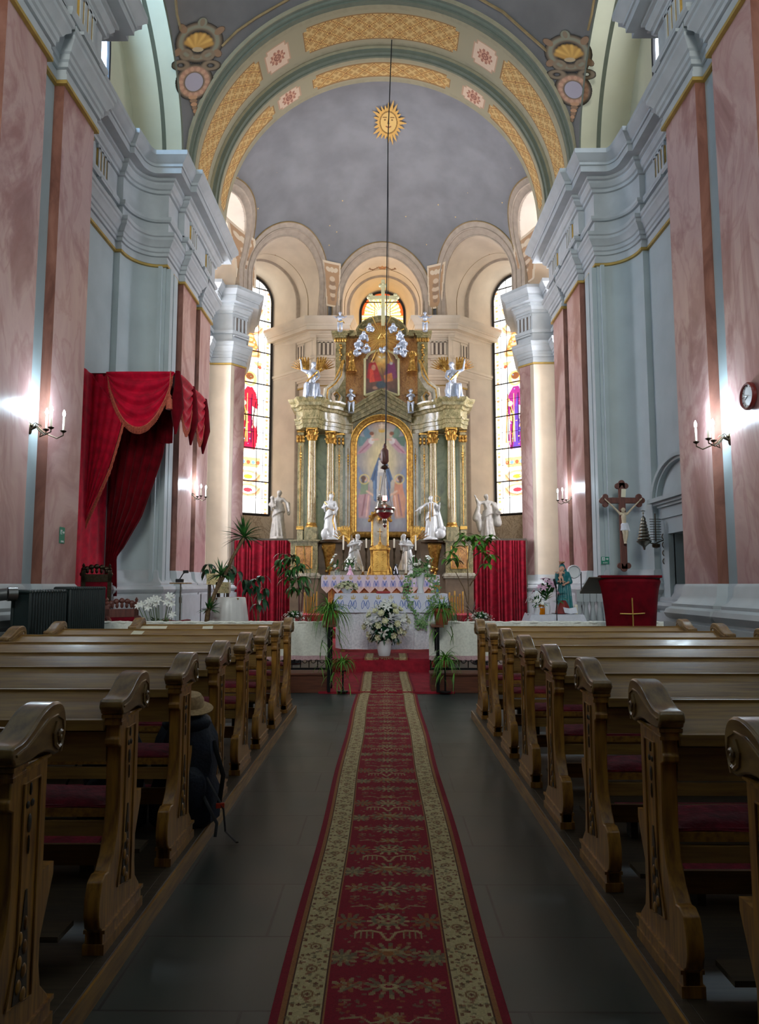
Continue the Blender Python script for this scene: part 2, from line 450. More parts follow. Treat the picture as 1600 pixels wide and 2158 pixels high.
M['leafb'] = mk('leaf_bright', rgb(110, 168, 54), 0.4, scale=9, col2=rgb(52, 106, 34))
M['leafd'] = mk('leaf_dark', rgb(34, 88, 52), 0.3, scale=9, col2=rgb(20, 58, 36))
M['stem'] = mk('woody_stem', rgb(124, 98, 64), 0.7, scale=30, col2=rgb(84, 64, 42))
M['twig'] = mk('green_stem', rgb(96, 120, 70), 0.6)
M['petal'] = mk('white_petal', rgb(236, 238, 230), 0.55, var=0.04)
M['petalc'] = mk('cream_petal', rgb(228, 228, 190), 0.55, var=0.06)
M['petalp'] = mk('pink_petal', rgb(222, 176, 200), 0.55, var=0.1)
M['petalr'] = mk('red_petal', rgb(196, 70, 70), 0.55, var=0.1)
M['petalo'] = mk('orange_petal', rgb(222, 140, 40), 0.55, var=0.1)
M['yellow'] = mk('yellow_centre', rgb(226, 190, 60), 0.6)
M['terracotta'] = mk('terracotta', rgb(156, 84, 52), 0.7, var=0.12)
M['whitepot'] = mk('white_pot', rgb(232, 234, 240), 0.3, var=0.02)
M['soil'] = mk('soil', rgb(50, 38, 28), 0.95)
M['blackpl'] = mk('black_plastic', rgb(18, 18, 20), 0.4)
M['whitepl'] = mk('white_plastic', rgb(222, 224, 226), 0.4, var=0.02)
M['paper'] = mk('paper', rgb(226, 220, 196), 0.8, var=0.02)
M['bookred'] = mk('red_cover', rgb(176, 40, 44), 0.5)
M['signgreen'] = mk('sign_green', rgb(20, 128, 100), 0.5, var=0.03)
M['signred'] = mk('sign_red', rgb(200, 50, 80), 0.5)
M['clockrim'] = mk('clock_rim', rgb(110, 36, 30), 0.3, coat=0.4)
M['navy'] = mk('navy_nylon', rgb(22, 32, 52), 0.6, var=0.2, scale=20, bump=0.2, bscale=60)
M['strap'] = mk('black_webbing', rgb(14, 16, 20), 0.7)
M['orange'] = mk('orange_tag', rgb(210, 60, 30), 0.5)
M['straw'] = mk('straw', rgb(186, 158, 116), 0.8, scale=60, col2=rgb(156, 128, 90))
M['lead'] = mk('window_lead', rgb(34, 30, 30), 0.6)
M['glassp'] = mk('clear_glass', rgb(220, 230, 230), 0.05, trans=0.9, var=0)
M['bluestitch'] = mk('blue_stitch', rgb(62, 108, 190), 0.7, var=0.03)
M['goldstitch'] = mk('gold_stitch', rgb(204, 178, 110), 0.6, var=0.05)
M['doordark'] = mk('dark_door', rgb(52, 50, 52), 0.6)
M['amber'] = mk('amber_glass', rgb(220, 130, 20), 0.15, var=0.1)
VM = vcol_mat('painted', 0.75)
VMP = vcol_mat('oil_painting', 0.42)
VMC = vcol_mat('woven_pile', 0.95, bump=0.4)
VME = vcol_mat('stained_glass', 0.3, emit=GLASS_E)

# ------------------------------------------------------------------ painter (surface patterns as vertex colours)
class Canvas:
    def __init__(s, w, h, bg):
        s.w, s.h = w, h
        s.a = np.zeros((h, w, 3)); s.a[:] = np.array(rgb(*bg)[:3])
        s.Y, s.X = np.mgrid[0:h, 0:w].astype(float)
        s.X = (s.X + .5) / w; s.Y = 1 - (s.Y + .5) / h          # x right, y up, 0..1
        s.mask = np.ones((h, w), bool)
        s.asp = w / h
    def mix(s, m, c, k=1.0):
        m = np.clip(m, 0, 1)[..., None] * k
        s.a = s.a * (1 - m) + np.array(rgb(*c)[:3]) * m
    def ell(s, x, y, rx, ry, c, k=1.0, rot=0.0, soft=0.15):
        dx = (s.X - x) * s.asp; dy = s.Y - y; rx = rx * s.asp
        ca, sa = math.cos(rot), math.sin(rot)
        u = (dx * ca + dy * sa) / rx; v = (-dx * sa + dy * ca) / ry
        d = np.sqrt(u * u + v * v); s.mix((1 - d) / max(soft, 1e-3), c, k)
    def ring(s, x, y, rx, ry, t, c, k=1.0):
        dx = (s.X - x) / rx; dy = (s.Y - y) / ry
        d = np.abs(np.sqrt(dx * dx + dy * dy) - 1); s.mix(1.5 - d / t, c, k)
    def poly(s, pts, c, k=1.0):
        ins = np.zeros(s.X.shape, bool); n = len(pts)
        for i in range(n):
            x1, y1 = pts[i]; x2, y2 = pts[(i + 1) % n]
            if y1 == y2: continue
            cnd = ((s.Y > min(y1, y2)) & (s.Y <= max(y1, y2)))
            xi = x1 + (s.Y - y1) * (x2 - x1) / (y2 - y1)
            ins ^= cnd & (s.X < xi)
        s.mix(ins.astype(float), c, k)
    def line(s, pts, w, c, k=1.0):
        for (x1, y1), (x2, y2) in zip(pts, pts[1:]):
            ax, ay, bx, by = x1 * s.asp, y1, x2 * s.asp, y2
            px, py = s.X * s.asp - ax, s.Y - ay; dx, dy = bx - ax, by - ay
            t = np.clip((px * dx + py * dy) / (dx * dx + dy * dy + 1e-12), 0, 1)
            d = np.hypot(px - t * dx, py - t * dy); s.mix(1.5 - d / w, c, k)
    def noise(s, amp, n=9, seed=1):
        r = np.random.RandomState(seed); g = r.rand(n + 2, n + 2)
        u = s.X * n; v = s.Y * n; i = u.astype(int); j = v.astype(int); fu = u - i; fv = v - j
        fu = fu * fu * (3 - 2 * fu); fv = fv * fv * (3 - 2 * fv)
        q = (g[j, i] * (1 - fu) + g[j, i + 1] * fu) * (1 - fv) + (g[j + 1, i] * (1 - fu) + g[j + 1, i + 1] * fu) * fv
        s.a *= (1 + amp * (q - .5))[..., None]
    def blur(s, n=1):
        for _ in range(n):
            p = np.pad(s.a, ((1, 1), (1, 1), (0, 0)), 'edge'); s.a = (p[:-2, 1:-1] + p[2:, 1:-1] + p[1:-1, :-2] + p[1:-1, 2:] + 2 * s.a) / 6
    def build(s, name, fn, mat, parent=None):
        """fn(u, v) -> point, u right, v up"""
        h, w = s.h, s.w
        us = np.arange(w + 1) / w; vs_ = 1 - np.arange(h + 1) / h
        pts = [fn(u, v) for v in vs_ for u in us]
        keep = np.argwhere(s.mask)
        idx = keep[:, 0] * (w + 1) + keep[:, 1]
        faces = np.stack([idx, idx + w + 1, idx + w + 2, idx + 1], 1)
        me = bpy.data.meshes.new(name)
        used = np.unique(faces); rem = np.full(len(pts), -1); rem[used] = np.arange(len(used))
        me.from_pydata([tuple(pts[i]) for i in used], [], rem[faces].tolist())
        ca = me.color_attributes.new('Col', 'FLOAT_COLOR', 'CORNER')
        c = np.ones((len(keep), 4)); c[:, :3] = np.clip(s.a[keep[:, 0], keep[:, 1]], 0, 1)
        ca.data.foreach_set('color', np.repeat(c, 4, 0).ravel().astype(np.float32))
        me.materials.append(mat)
        me.polygons.foreach_set('use_smooth', [True] * len(me.polygons))
        o = bpy.data.objects.new(name, me); COL.objects.link(o)
        if parent is not None: o.parent = parent
        return o
# ------------------------------------------------------------------ the place: floor, walls, entablature, vaults
def mir(sx): return Matrix.Translation((X0, 0, 0)) @ Matrix.Diagonal((sx, 1, 1, 1))
SPR = 10.9            # springing level of the arches
GOLD = 8.5
DB = (18.1, 5.4, 7.3, 4.3)          # dome: centre y, radii x y z

b = MB(); b.span(-7.2, 7.2, -6.2, 27.9, -0.2, 0); struct(b, 'floor', M['floor'])

def arc(cx, cy, rx, ry, a0, a1, n):
    return [(cx + rx * math.cos(math.radians(a0 + (a1 - a0) * i / n)), cy + ry * math.sin(math.radians(a0 + (a1 - a0) * i / n))) for i in range(n + 1)]
ARC = arc(4.86, 14.5, 0.62, 0.75, 0, 90, 10)
WALL = [(4.54, -6), (4.54, 10.62), (5.6, 10.62), (5.6, 14.5)] + ARC + [(4.74, 15.25), (4.74, 18.95), (5.47, 18.95), (5.47, 22.3), (4.8, 22.3), (4.45, 22.75)]
ENT_LO = [(4.54, -6), (4.54, 7.9), (4.4, 7.9), (4.4, 8.9), (4.54, 8.9), (4.54, 9.42), (4.4, 9.42), (4.4, 10.45), (4.54, 10.45), (4.54, 10.62), (5.6, 10.62), (5.6, 14.5)] + ARC + \
         [(4.74, 15.25), (4.74, 16.15), (4.6, 16.15), (4.6, 17.3), (4.74, 17.3), (4.74, 17.7), (4.6, 17.7), (4.6, 18.75), (4.74, 18.75), (4.74, 18.95), (5.47, 18.95), (5.47, 22.3), (4.8, 22.3), (4.45, 22.75), (4.95, 24.8)]
ENT_HI = [(4.54, -6), (4.54, 7.7), (4.4, 7.7), (4.4, 10.5), (4.54, 10.5), (4.54, 10.62), (5.6, 10.62), (5.6, 14.5)] + ARC + \
         [(4.74, 15.25), (4.74, 16.0), (4.6, 16.0), (4.6, 18.95), (5.47, 18.95), (5.47, 22.3), (4.8, 22.3), (4.45, 22.75), (4.95, 24.8)]
BACK = [(4.05, 26.3), (2.5, 24.9), (1.5, 24.9), (1.25, 27.4)]
P_LO = [(.03, 8.55), (.05, 8.56), (.05, 8.64), (.03, 8.64), (.03, 8.72), (.07, 8.73), (.07, 8.8), (.1, 8.82), (.1, 8.9), (.13, 8.92), (.16, 8.98), (.21, 9.04), (.21, 9.1), (.24, 9.12), (.24, 9.2), (.04, 9.2), (.04, 9.5), (.1, 9.5), (.13, 9.54), (.13, 9.6), (.03, 9.6)]
P_HI = [(.03, 9.6), (.03, 10.16), (.08, 10.17), (.08, 10.24), (.12, 10.26), (.17, 10.33), (.17, 10.38), (.22, 10.4), (.22, 10.46), (.4, 10.46), (.4, 10.6), (.43, 10.6), (.43, 10.66), (.47, 10.69), (.52, 10.76), (.56, 10.8), (.56, 10.9), (-.2, 10.93)]
P_GOLD = [(.0, GOLD), (.055, GOLD), (.055, GOLD + .05), (.0, GOLD + .05)]
P_BASE = [(.24, 0), (.24, 1.02), (.17, 1.02), (.17, 1.06), (.21, 1.09), (.235, 1.15), (.21, 1.21), (.15, 1.24), (.15, 1.28), (.09, 1.32), (.045, 1.4), (.03, 1.52), (.0, 1.56)]

def wallsweep(nm, sx):
    mb = MB(mir(sx)); i1 = WALL.index((5.6, 10.62)); i2 = WALL.index((5.47, 18.95)) + 1
    if sx > 0:      # opening for the sacristy door
        mb.sweep([(0, 0), (0, SPR)], WALL[:i1 + 1]); mb.sweep([(0, 0), (0, SPR)], WALL[i1 + 1:i2])
        mb.sweep([(0, 0), (0, SPR)], [(5.6, 10.62), (5.6, 12.3)]); mb.sweep([(0, 0), (0, SPR)], [(5.6, 13.8), (5.6, 14.5)]); mb.sweep([(0, 2.52), (0, SPR)], [(5.6, 12.3), (5.6, 13.8)])
        for a, b_ in (((5.6, 12.3), (6.1, 12.3)), ((5.6, 13.8), (6.1, 13.8))): mb.sweep([(0, 0), (0, 2.52)], [a, b_])
        mb.add([(5.6, 12.3, 2.52), (6.1, 12.3, 2.52), (6.1, 13.8, 2.52), (5.6, 13.8, 2.52)], [(0, 1, 2, 3)])
    else: mb.sweep([(0, 0), (0, SPR)], WALL[:i2])
    q = MB(mir(sx)); q.sweep([(0, 0), (0, SPR)], [(5.47, 21.85)] + WALL[i2 + 0:]); trim(q, M['creamw']); return mb
struct(wallsweep('r', 1), 'wall_right', M['plaster'])
struct(wallsweep('l', -1), 'wall_left', M['plaster'])

def raised(prof, dz): return [(o, z + dz if z > 0 else 0) for o, z in prof]
for sx in (1, -1):
    T = mir(sx)
    for prof, path in ((P_LO, ENT_LO), (P_HI, ENT_HI)):
        i2 = path.index((5.47, 18.95)) + 1
        for pp in (path[:i2], [(5.9, 21.85), (5.47, 21.85)] + path[i2:]):
            mb = MB(T); mb.sweep(prof, pp); trim(mb, M['cornice'], ang=25)
    for prof in (P_LO, P_HI):
        mb = MB(T); mb.sweep(prof, BACK[::1]); trim(mb, M['creamw'], ang=25)
    mb = MB(T); mb.sweep(P_GOLD, ENT_LO[:ENT_LO.index((5.47, 18.95)) + 1]); mb.sweep(P_GOLD, ENT_LO[ENT_LO.index((5.47, 22.3)):]); mb.sweep(P_GOLD, BACK); trim(mb, M['gold_line'])
    mb = MB(T); mb.sweep(P_BASE, ENT_LO[:12]); trim(mb, M['cornice'])
    i2 = ENT_LO.index((5.47, 18.95)) + 1
    mb = MB(T); mb.sweep(raised(P_BASE, .3), ENT_LO[11:i2]); mb.sweep(raised(P_BASE, .3), ENT_LO[i2:]); trim(mb, M['cornice'])
    # pink marble pilaster shafts
    for (y0, y1, x) in ((7.9, 8.9, 4.4), (9.42, 10.45, 4.4), (16.15, 17.3, 4.6), (17.7, 18.75, 4.6)):
        mb = MB(T)
        mb.add([(x, y0, 1.3), (x, y1, 1.3), (x, y1, GOLD), (x, y0, GOLD)], [(0, 1, 2, 3)])
        trim(mb, M['pink'])
        mb = MB(T)
        mb.add([(x, y0, 1.3), (x + .2, y0, 1.3), (x + .2, y0, GOLD), (x, y0, GOLD)], [(0, 1, 2, 3)])
        mb.add([(x, y1, 1.3), (x + .2, y1, 1.3), (x + .2, y1, GOLD), (x, y1, GOLD)], [(0, 1, 2, 3)])
        trim(mb, M['shadedmarble'])  # darker marble paints the unlit shade onto the shaft sides
    mb = MB(T); mb.sweep([(.012, 1.3), (.012, GOLD)], [(4.72, 22.41), (4.45, 22.75), (4.53, 23.1)]); trim(mb, M['pink'])
    # thin rib strips where the concave corner meets the arch pier
    mb = MB(T)
    for (x0, x1, y0, y1) in ((4.8, 4.88, 15.16, 15.25), (4.64, 4.76, 15.3, 15.5), (4.66, 4.76, 15.62, 15.9)):
        mb.span(x0, x1, y0, y1, 1.6, GOLD)
    trim(mb, M['plaster'])
    # triglyphs: a block with three grooves
    for (x, y, dx, dy, mt) in [(4.37, 8.4, 0, 1, 0), (4.37, 9.9, 0, 1, 0), (5.57, 11.6, 0, 1, 0), (5.57, 13.6, 0, 1, 0), (4.57, 16.7, 0, 1, 0), (4.57, 18.2, 0, 1, 0),
                               (4.6, 22.55, -.35, .45, 0), (3.0, 25.33, -1.55, -1.4, 1), (2.0, 24.87, -1, 0, 1)]:
        L = math.hypot(dx, dy); dx /= L; dy /= L; a = math.atan2(dy, dx)
        mb = MB(T @ Matrix.Translation((x, y, 0)) @ Matrix.Rotation(a, 4, 'Z'))
        for k in range(4): mb.span(-.26 + k * .15, -.26 + k * .15 + .075, -.04, .05, 9.64, 10.12)
        mb.span(-.3, .3, -.02, .05, 10.08, 10.16); mb.span(-.3, .3, -.1, .13, 9.42, 9.47)
        trim(mb, M['creamw' if mt else 'cornice'])
        g = MB(mb.M); g.span(-.27, .27, -.01, .032, 9.66, 10.08); trim(g, M['groove' if mt or y > 20 else 'giltp'])
        TR_LAST = g

# ---- sail vault over the crossing bay (sphere), arches to the sides
SV = (X0, 12.4, SPR); SR = math.hypot(4.5, 3.1)
def sail(u, v):
    x = -4.5 + 9 * u; y = -3.1 + 6.2 * v
    return (SV[0] + x, SV[1] + y, SV[2] + math.sqrt(max(0, SR * SR - x * x - y * y)))
mb = MB(); mb.grid(sail, 80, 60); struct(mb, 'ceiling', M['grey'])
# nave barrel vault behind and above the camera
mb = MB(); mb.grid(lambda u, v: (X0 + 4.5 * math.cos(PI * u), -6 + 15.3 * v, SPR + 4.5 * math.sin(PI * u)), 40, 4); trim(mb, M['grey'])
# side walls over the entablature: barrel soffits over the shallow transepts and their lunette walls
def half(n, r): return [(r * math.cos(PI * i / n), r * math.sin(PI * i / n)) for i in range(n + 1)]
for sx in (1, -1):
    T = mir(sx)
    for (xa, xb, r, mt) in ((4.5, 4.9, 3.1, 'cream'), (4.9, 4.9, 3.1, 'green'), (4.95, 5.6, 3.02, 'cream')):
        if xa == xb: continue
        mb = MB(T); mb.grid(lambda u, v: (xa + (xb - xa) * v, 12.4 + r * math.cos(PI * u), SPR + r * math.sin(PI * u)), 48, 1); trim(mb, M[mt])
    mb = MB(T)      # painted line and step in the soffit
    mb.grid(lambda u, v: (4.88 + .08 * v, 12.4 + (3.1 - .08 * v) * math.cos(PI * u), SPR + (3.1 - .08 * v) * math.sin(PI * u)), 48, 1); trim(mb, M['green'])
    # archivolt band on the sail side
    mb = MB(T); mb.grid(lambda u, v: (4.5 - .001 - .3 * v * 0 - .02, 12.4 + (3.1 - .02 - .16 * v) * math.cos(PI * u), SPR + (3.1 - .02 - .16 * v) * math.sin(PI * u)), 48, 1); trim(mb, M['green'])
    mb = MB(T)      # outer lunette wall with high window hole
    wz0, wz1, wr = 11.3, 12.4, 1.35
    out = [(12.4 + 3.05 * math.cos(PI * i / 24), SPR + 3.05 * math.sin(PI * i / 24)) for i in range(25)]
    inn = [(12.4 + wr * math.cos(PI * i / 24), wz1 + wr * math.sin(PI * i / 24)) for i in range(25)]
    vs = [(5.58, y, z) for y, z in out] + [(5.58, y, z) for y, z in inn] + [(5.58, 12.4 + wr, wz0), (5.58, 12.4 - wr, wz0)]
    fs = [(i, i + 1, 26 + i, 25 + i) for i in range(24)] + [(0, 25, 50), (24, 51, 49), (0, 50, 51, 24)]
    mb.add(vs, fs); trim(mb, M['cream'])
# solid spandrels above the nave arch at y = 9.3 (transverse arch)
mb = MB(); mb.grid(lambda u, v: (X0 + (4.5 - .25 * v) * math.cos(PI * u), 9.3, SPR + (4.5 - .25 * v) * math.sin(PI * u)), 48, 1); trim(mb, M['green'])
mb = MB(); mb.grid(lambda u, v: (X0 + 4.25 * math.cos(PI * u), 8.0 + 1.3 * v, SPR + 4.25 * math.sin(PI * u)), 48, 1); trim(mb, M['cream'])

# ---- the stepped chancel arch: rings (y, r)
def ringstrip(y0, r0, y1, r1, m, n=96, **k):
    mb = MB(); mb.grid(lambda u, v: (X0 + (r0 + (r1 - r0) * v) * math.cos(PI * u), y0 + (y1 - y0) * v, SPR + (r0 + (r1 - r0) * v) * math.sin(PI * u)), n, 1)
    return trim(mb, M[m], **k)
def ringprof(prof, m, n=96):
    mb = MB()
    for (a, b_) in zip(prof, prof[1:]):
        mb.grid(lambda u, v: (X0 + (a[1] + (b_[1] - a[1]) * v) * math.cos(PI * u), a[0] + (b_[0] - a[0]) * v, SPR + (a[1] + (b_[1] - a[1]) * v) * math.sin(PI * u)), n, 1)
    return trim(mb, M[m], ang=25)
ringprof([(15.5, 4.56), (15.5, 4.42), (15.53, 4.42)], 'arch')
ringprof([(15.53, 4.42), (15.60, 4.42), (15.62, 4.38), (15.68, 4.37), (15.68, 4.33), (15.8, 4.33)], 'green')
ringprof([(15.8, 4.33), (15.8, 4.32), (15.93, 4.32)], 'arch')
ringprof([(16.97, 4.32), (17.1, 4.32), (17.1, 4.25)], 'arch')
ringprof([(17.1, 4.25), (17.13, 4.22), (17.13, 4.16), (17.2, 4.13), (17.2, 4.1), (17.25, 4.1)], 'green')
ringprof([(17.25, 4.1), (17.33, 4.1)], 'arch')
ringprof([(18.0, 4.1), (18.12, 4.1), (18.12, 4.2)], 'arch')
# wall above the entablature next to the arch, facing the nave and the apse
def arch_wall(y, r, R_, m):
    mb = MB(); mb.grid(lambda u, v: (X0 + (r + (R_ - r) * v) * math.cos(PI * u), y, SPR + (r + (R_ - r) * v) * math.sin(PI * u)), 64, 1); return trim(mb, M[m])
arch_wall(15.52, 4.5, 5.6, 'cream'); arch_wall(18.13, 4.15, 7.2, 'cream')

def lattice(wm, hm, seed):
    """arch soffit: u along the arch 0..1, v across; ochre lattice panels and rosette medallions"""
    c = Canvas(1100, 30, (158, 150, 122))
    U = c.X; V = c.Y
    def panel(u0, u1):
        L = wm
        inside = (U > u0) & (U < u1) & (V > .1) & (V < .9)
        ex = np.minimum(U - u0, u1 - U) * L; ey = np.minimum(V - .1, .9 - V) * hm
        corner = (ex < .12) & (ey < .12)
        ins = inside & ~corner
        c.mix(ins.astype(float), (174, 136, 80))
        x = U * L; y = (V - .5) * hm
        p = .5; a = np.abs(((x + y * 1.15) / p) % 1 - .5); b2 = np.abs(((x - y * 1.15) / p) % 1 - .5)
        ln = (np.minimum(a, b2) < .09) & ins
        c.mix(ln.astype(float), (206, 172, 112))
        ctr = (np.maximum(a, b2) > .40) & ins
        c.mix(ctr.astype(float), (214, 172, 100)); c.mix(((np.maximum(a, b2) > .46) & ins).astype(float), (150, 104, 60))
        eb = ins & ((ex < .035) | (ey < .035)); c.mix(eb.astype(float), (146, 110, 66))
    def medal(u):
        x = (U - u) * wm; y = (V - .5) * hm
        sq = (np.abs(x) < .36) & (np.abs(y) < hm * .38) & ~((np.abs(x) > .28) & (np.abs(y) > hm * .26))
        c.mix(sq.astype(float), (186, 150, 122)); 
        sq2 = (np.abs(x) < .32) & (np.abs(y) < hm * .34) & ~((np.abs(x) > .25) & (np.abs(y) > hm * .23)); c.mix(sq2.astype(float), (216, 190, 164))
        r = np.hypot(x, y); t = np.arctan2(y, x)
        k = .2 + .025 * np.cos(10 * t)
        c.mix((r < k).astype(float), (166, 112, 92)); c.mix(((r < .15 + .03 * np.cos(8 * t)) & (r > .05)).astype(float), (206, 160, 132)); c.mix((np.abs(r - .08) < .02).astype(float), (140, 88, 72))
    panel(.355, .645); medal(.30); medal(.70); panel(.02, .262); panel(.738, .98)
    return c
c = lattice(PI * 4.32, 1.04, 1); o = c.build('trim_90', lambda u, v: (X0 - 4.32 * math.cos(PI * u), 15.93 + 1.04 * (1 - v), SPR + 4.32 * math.sin(PI * u)), VM); o['kind'] = 'structure'
c = lattice(PI * 4.10, .67, 2); o = c.build('trim_91', lambda u, v: (X0 - 4.10 * math.cos(PI * u), 17.33 + .67 * (1 - v), SPR + 4.10 * math.sin(PI * u)), VM); o['kind'] = 'structure'

# ---- niches of the apse: (origin at mouth centre, outward direction, depth, spring)
def niche_frames():
    L = []
    for ox, oy, ang in ((0, 24.9, 90), (3.475, 23.83, 52), (-3.475, 23.83, 128), (5.47, 20.4, 0), (-5.47, 20.4, 180)):
        a = math.radians(ang); L.append((Vector((X0 + ox, oy, 0)), Vector((math.cos(a), math.sin(a), 0)), ang))
    return L
NR, NS = 1.45, 11.62          # niche mouth half width and springing
WR, WS, WD = 0.82, 12.0, 2.2   # window half width, springing, depth
def dome_val(p):
    return ((p.x - X0) / DB[1]) ** 2 + ((p.y - DB[0]) / DB[2]) ** 2 + ((p.z - SPR) / DB[3]) ** 2
def ns_at(s): k = max(-1.0, min(1, s / WD)); return NR + (WR - NR) * max(k, 0) * .8, NS + (WS - NS) * k
def uprofile(r, sp, z0, n=28):
    P = [(-r, z0), (-r, SPR - .05), (-r, SPR), (-r, sp)] if z0 < 1 else [(-r, z0), (-r, sp)]
    P += [(-r * math.cos(PI * i / n), sp + r * math.sin(PI * i / n)) for i in range(1, n)]
    return P + ([(r, sp), (r, SPR), (r, SPR - .05), (r, z0)] if z0 < 1 else [(r, sp), (r, z0)])
def hit(o, d, q, z, ext):
    side = Vector((-d.y, d.x, 0))
    lo, hi = -4.5, 1.2
    f = lambda t: dome_val(o + side * q + d * t + Vector((0, 0, z))) - 1
    for _ in range(30):
        mid = (lo + hi) / 2
        if f(mid) > 0: hi = mid
        else: lo = mid
    return lo
keep_tests = []
for i, (o, d, ang) in enumerate(niche_frames()):
    side = Vector((-d.y, d.x, 0))
    wall_m = 'creamw'
    pr = uprofile(NR, NS, 0); pw = uprofile(WR * 1.12, WS, 0)
    mid = 0.5
    loops = []
    first = []
    for (q, z) in pr:
        t = 0.0
        if z >= SPR - .01:
            t = min(0.0, hit(o, d, q, z, 0))
        first.append(o + side * q + d * t + Vector((0, 0, z)))
    def loop(s, r, sp): return [o + side * q + d * s + Vector((0, 0, z)) for q, z in uprofile(r, sp, 0)]
    loops = [first, loop(0.9, 1.32, 11.68), loop(0.95, 1.22, 11.72), loop(1.0, 1.2, 11.75), loop(2.0, WR * 1.12, WS), loop(WD, WR * 1.08, WS)]
    mats = ['creamw', 'tan', 'tan', 'creamw', 'creamw']
    for a, b2, mt in zip(loops, loops[1:], mats):
        mb = MB(); n = len(a); mb.add(a + b2, [(k, k + 1, n + k + 1, n + k) for k in range(n - 1)]); trim(mb, M[mt], ang=50)
    # thin painted line round the reveal
    mb = MB(); mb.tube([p + (o + d * .5 + Vector((0, 0, 11)) - p).normalized() * .01 for p in loop(.45, 1.385, 11.65)], .014, 5, cap=False); trim(mb, M['brownline'])
    # archivolt on the dome
    ca, cb, cc = [], [], []
    for k in range(41):
        for (lst, r, lift) in ((ca, NR, .05), (cb, NR + .17, .07), (cc, NR + .34, .02)):
            q = -r * math.cos(PI * k / 40); z = NS + r * math.sin(PI * k / 40)
            t = hit(o, d, q, z, 0); p = o + side * q + d * t + Vector((0, 0, z)); lst.append(p - d * lift)
    for dz in (0,):
        mb = MB()
        A = [ca[0] - Vector((0, 0, .75))] + ca + [ca[-1] - Vector((0, 0, .75))]; B = [cb[0] - Vector((0, 0, .75))] + cb + [cb[-1] - Vector((0, 0, .75))]; Cc = [cc[0] - Vector((0, 0, .75))] + cc + [cc[-1] - Vector((0, 0, .75))]
        n = len(A); A0 = [p + d * .12 for p in A]
        mb.add(A0 + A + B, [(k, k + 1, n + k + 1, n + k) for k in range(n - 1)] + [(n + k, n + k + 1, 2 * n + k + 1, 2 * n + k) for k in range(n - 1)]); trim(mb, M['tan'], ang=30)
        mb = MB(); mb.add(B + Cc, [(k, k + 1, n + k + 1, n + k) for k in range(n - 1)]); trim(mb, M['creamw'] if False else M['tan'], ang=30)
        mb = MB(); mb.tube(Cc, .022, 5, cap=False); trim(mb, M['brownline'])
        mb = MB(); mb.tube(B, .035, 6, cap=False); mb.tube(A, .03, 6, cap=False); trim(mb, M['tan'])
    # marble under the sill, sill, window wall filling
    mb = MB()
    zs = 4.0
    P = [o + side * q + d * (WD - .12) for q in (-1.1, 1.1)]
    mb.add([P[0], P[1], P[1] + Vector((0, 0, zs)), P[0] + Vector((0, 0, zs))], [(0, 1, 2, 3)])
    mb.add([P[0] + Vector((0, 0, zs)), P[1] + Vector((0, 0, zs)), P[1] + d * .3 + Vector((0, 0, zs)), P[0] + d * .3 + Vector((0, 0, zs))], [(0, 1, 2, 3)])
    trim(mb, M['beigemarble'])
    keep_tests.append((o, side, d))
def dome_keep(u, v):
    p = Vector(dome_pt(u, v))
    for o, side, d in keep_tests:
        w = p - o; q = w.dot(side); s = w.dot(d)
        if s > -4 and abs(q) < NR + .1:
            if p.z < NS + math.sqrt(max(0, (NR + .1) ** 2 - q * q)): return False
    return True
def dome_pt(u, v):
    a = PI * u; e = -0.03 + (PI / 2 + .03) * v
    return (X0 + DB[1] * math.cos(a) * math.cos(e), DB[0] + DB[2] * math.sin(a) * math.cos(e), SPR + DB[3] * math.sin(e))
mb = MB(); mb.grid(dome_pt, 200, 100, keep=dome_keep); o = mb.build('wall_back', M['dome']); o['kind'] = 'structure'
# piers of the apse: pale faces
for sx in (1, -1):
    mb = MB(mir(sx)); mb.sweep([(0, 0), (0, SPR + .1)], BACK); trim(mb, M['creamw'])
    mb = MB(mir(sx)); mb.sweep([(.1, 0), (.1, 2.2), (.04, 2.26), (.04, GOLD)], [(2.38, 24.86), (1.6, 24.86)]); trim(mb, M['creamw'])
# outer shell so no light leaks
mb = MB(); mb.span(-7.4, 7.4, -6.4, -6.2, -.2, 16.5); struct(mb, 'wall_near', M['plaster'])
# unseen gallery slab and parapet, added to keep light off the near pews
mb = MB(); mb.span(-4.62, 4.46, -6.2, .2, 4.1, 4.35); mb.span(-4.62, 4.46, .02, .2, 4.35, 5.2); mb.span(-4.62, 4.46, -.04, .26, 5.2, 5.3); mb.span(-4.62, 4.46, .2, .24, 4.3, 4.42)
for k in range(7): mb.span(-4.3 + k * 1.26, -3.3 + k * 1.26, .2, .22, 4.55, 5.08)
trim(mb, M['plaster'])

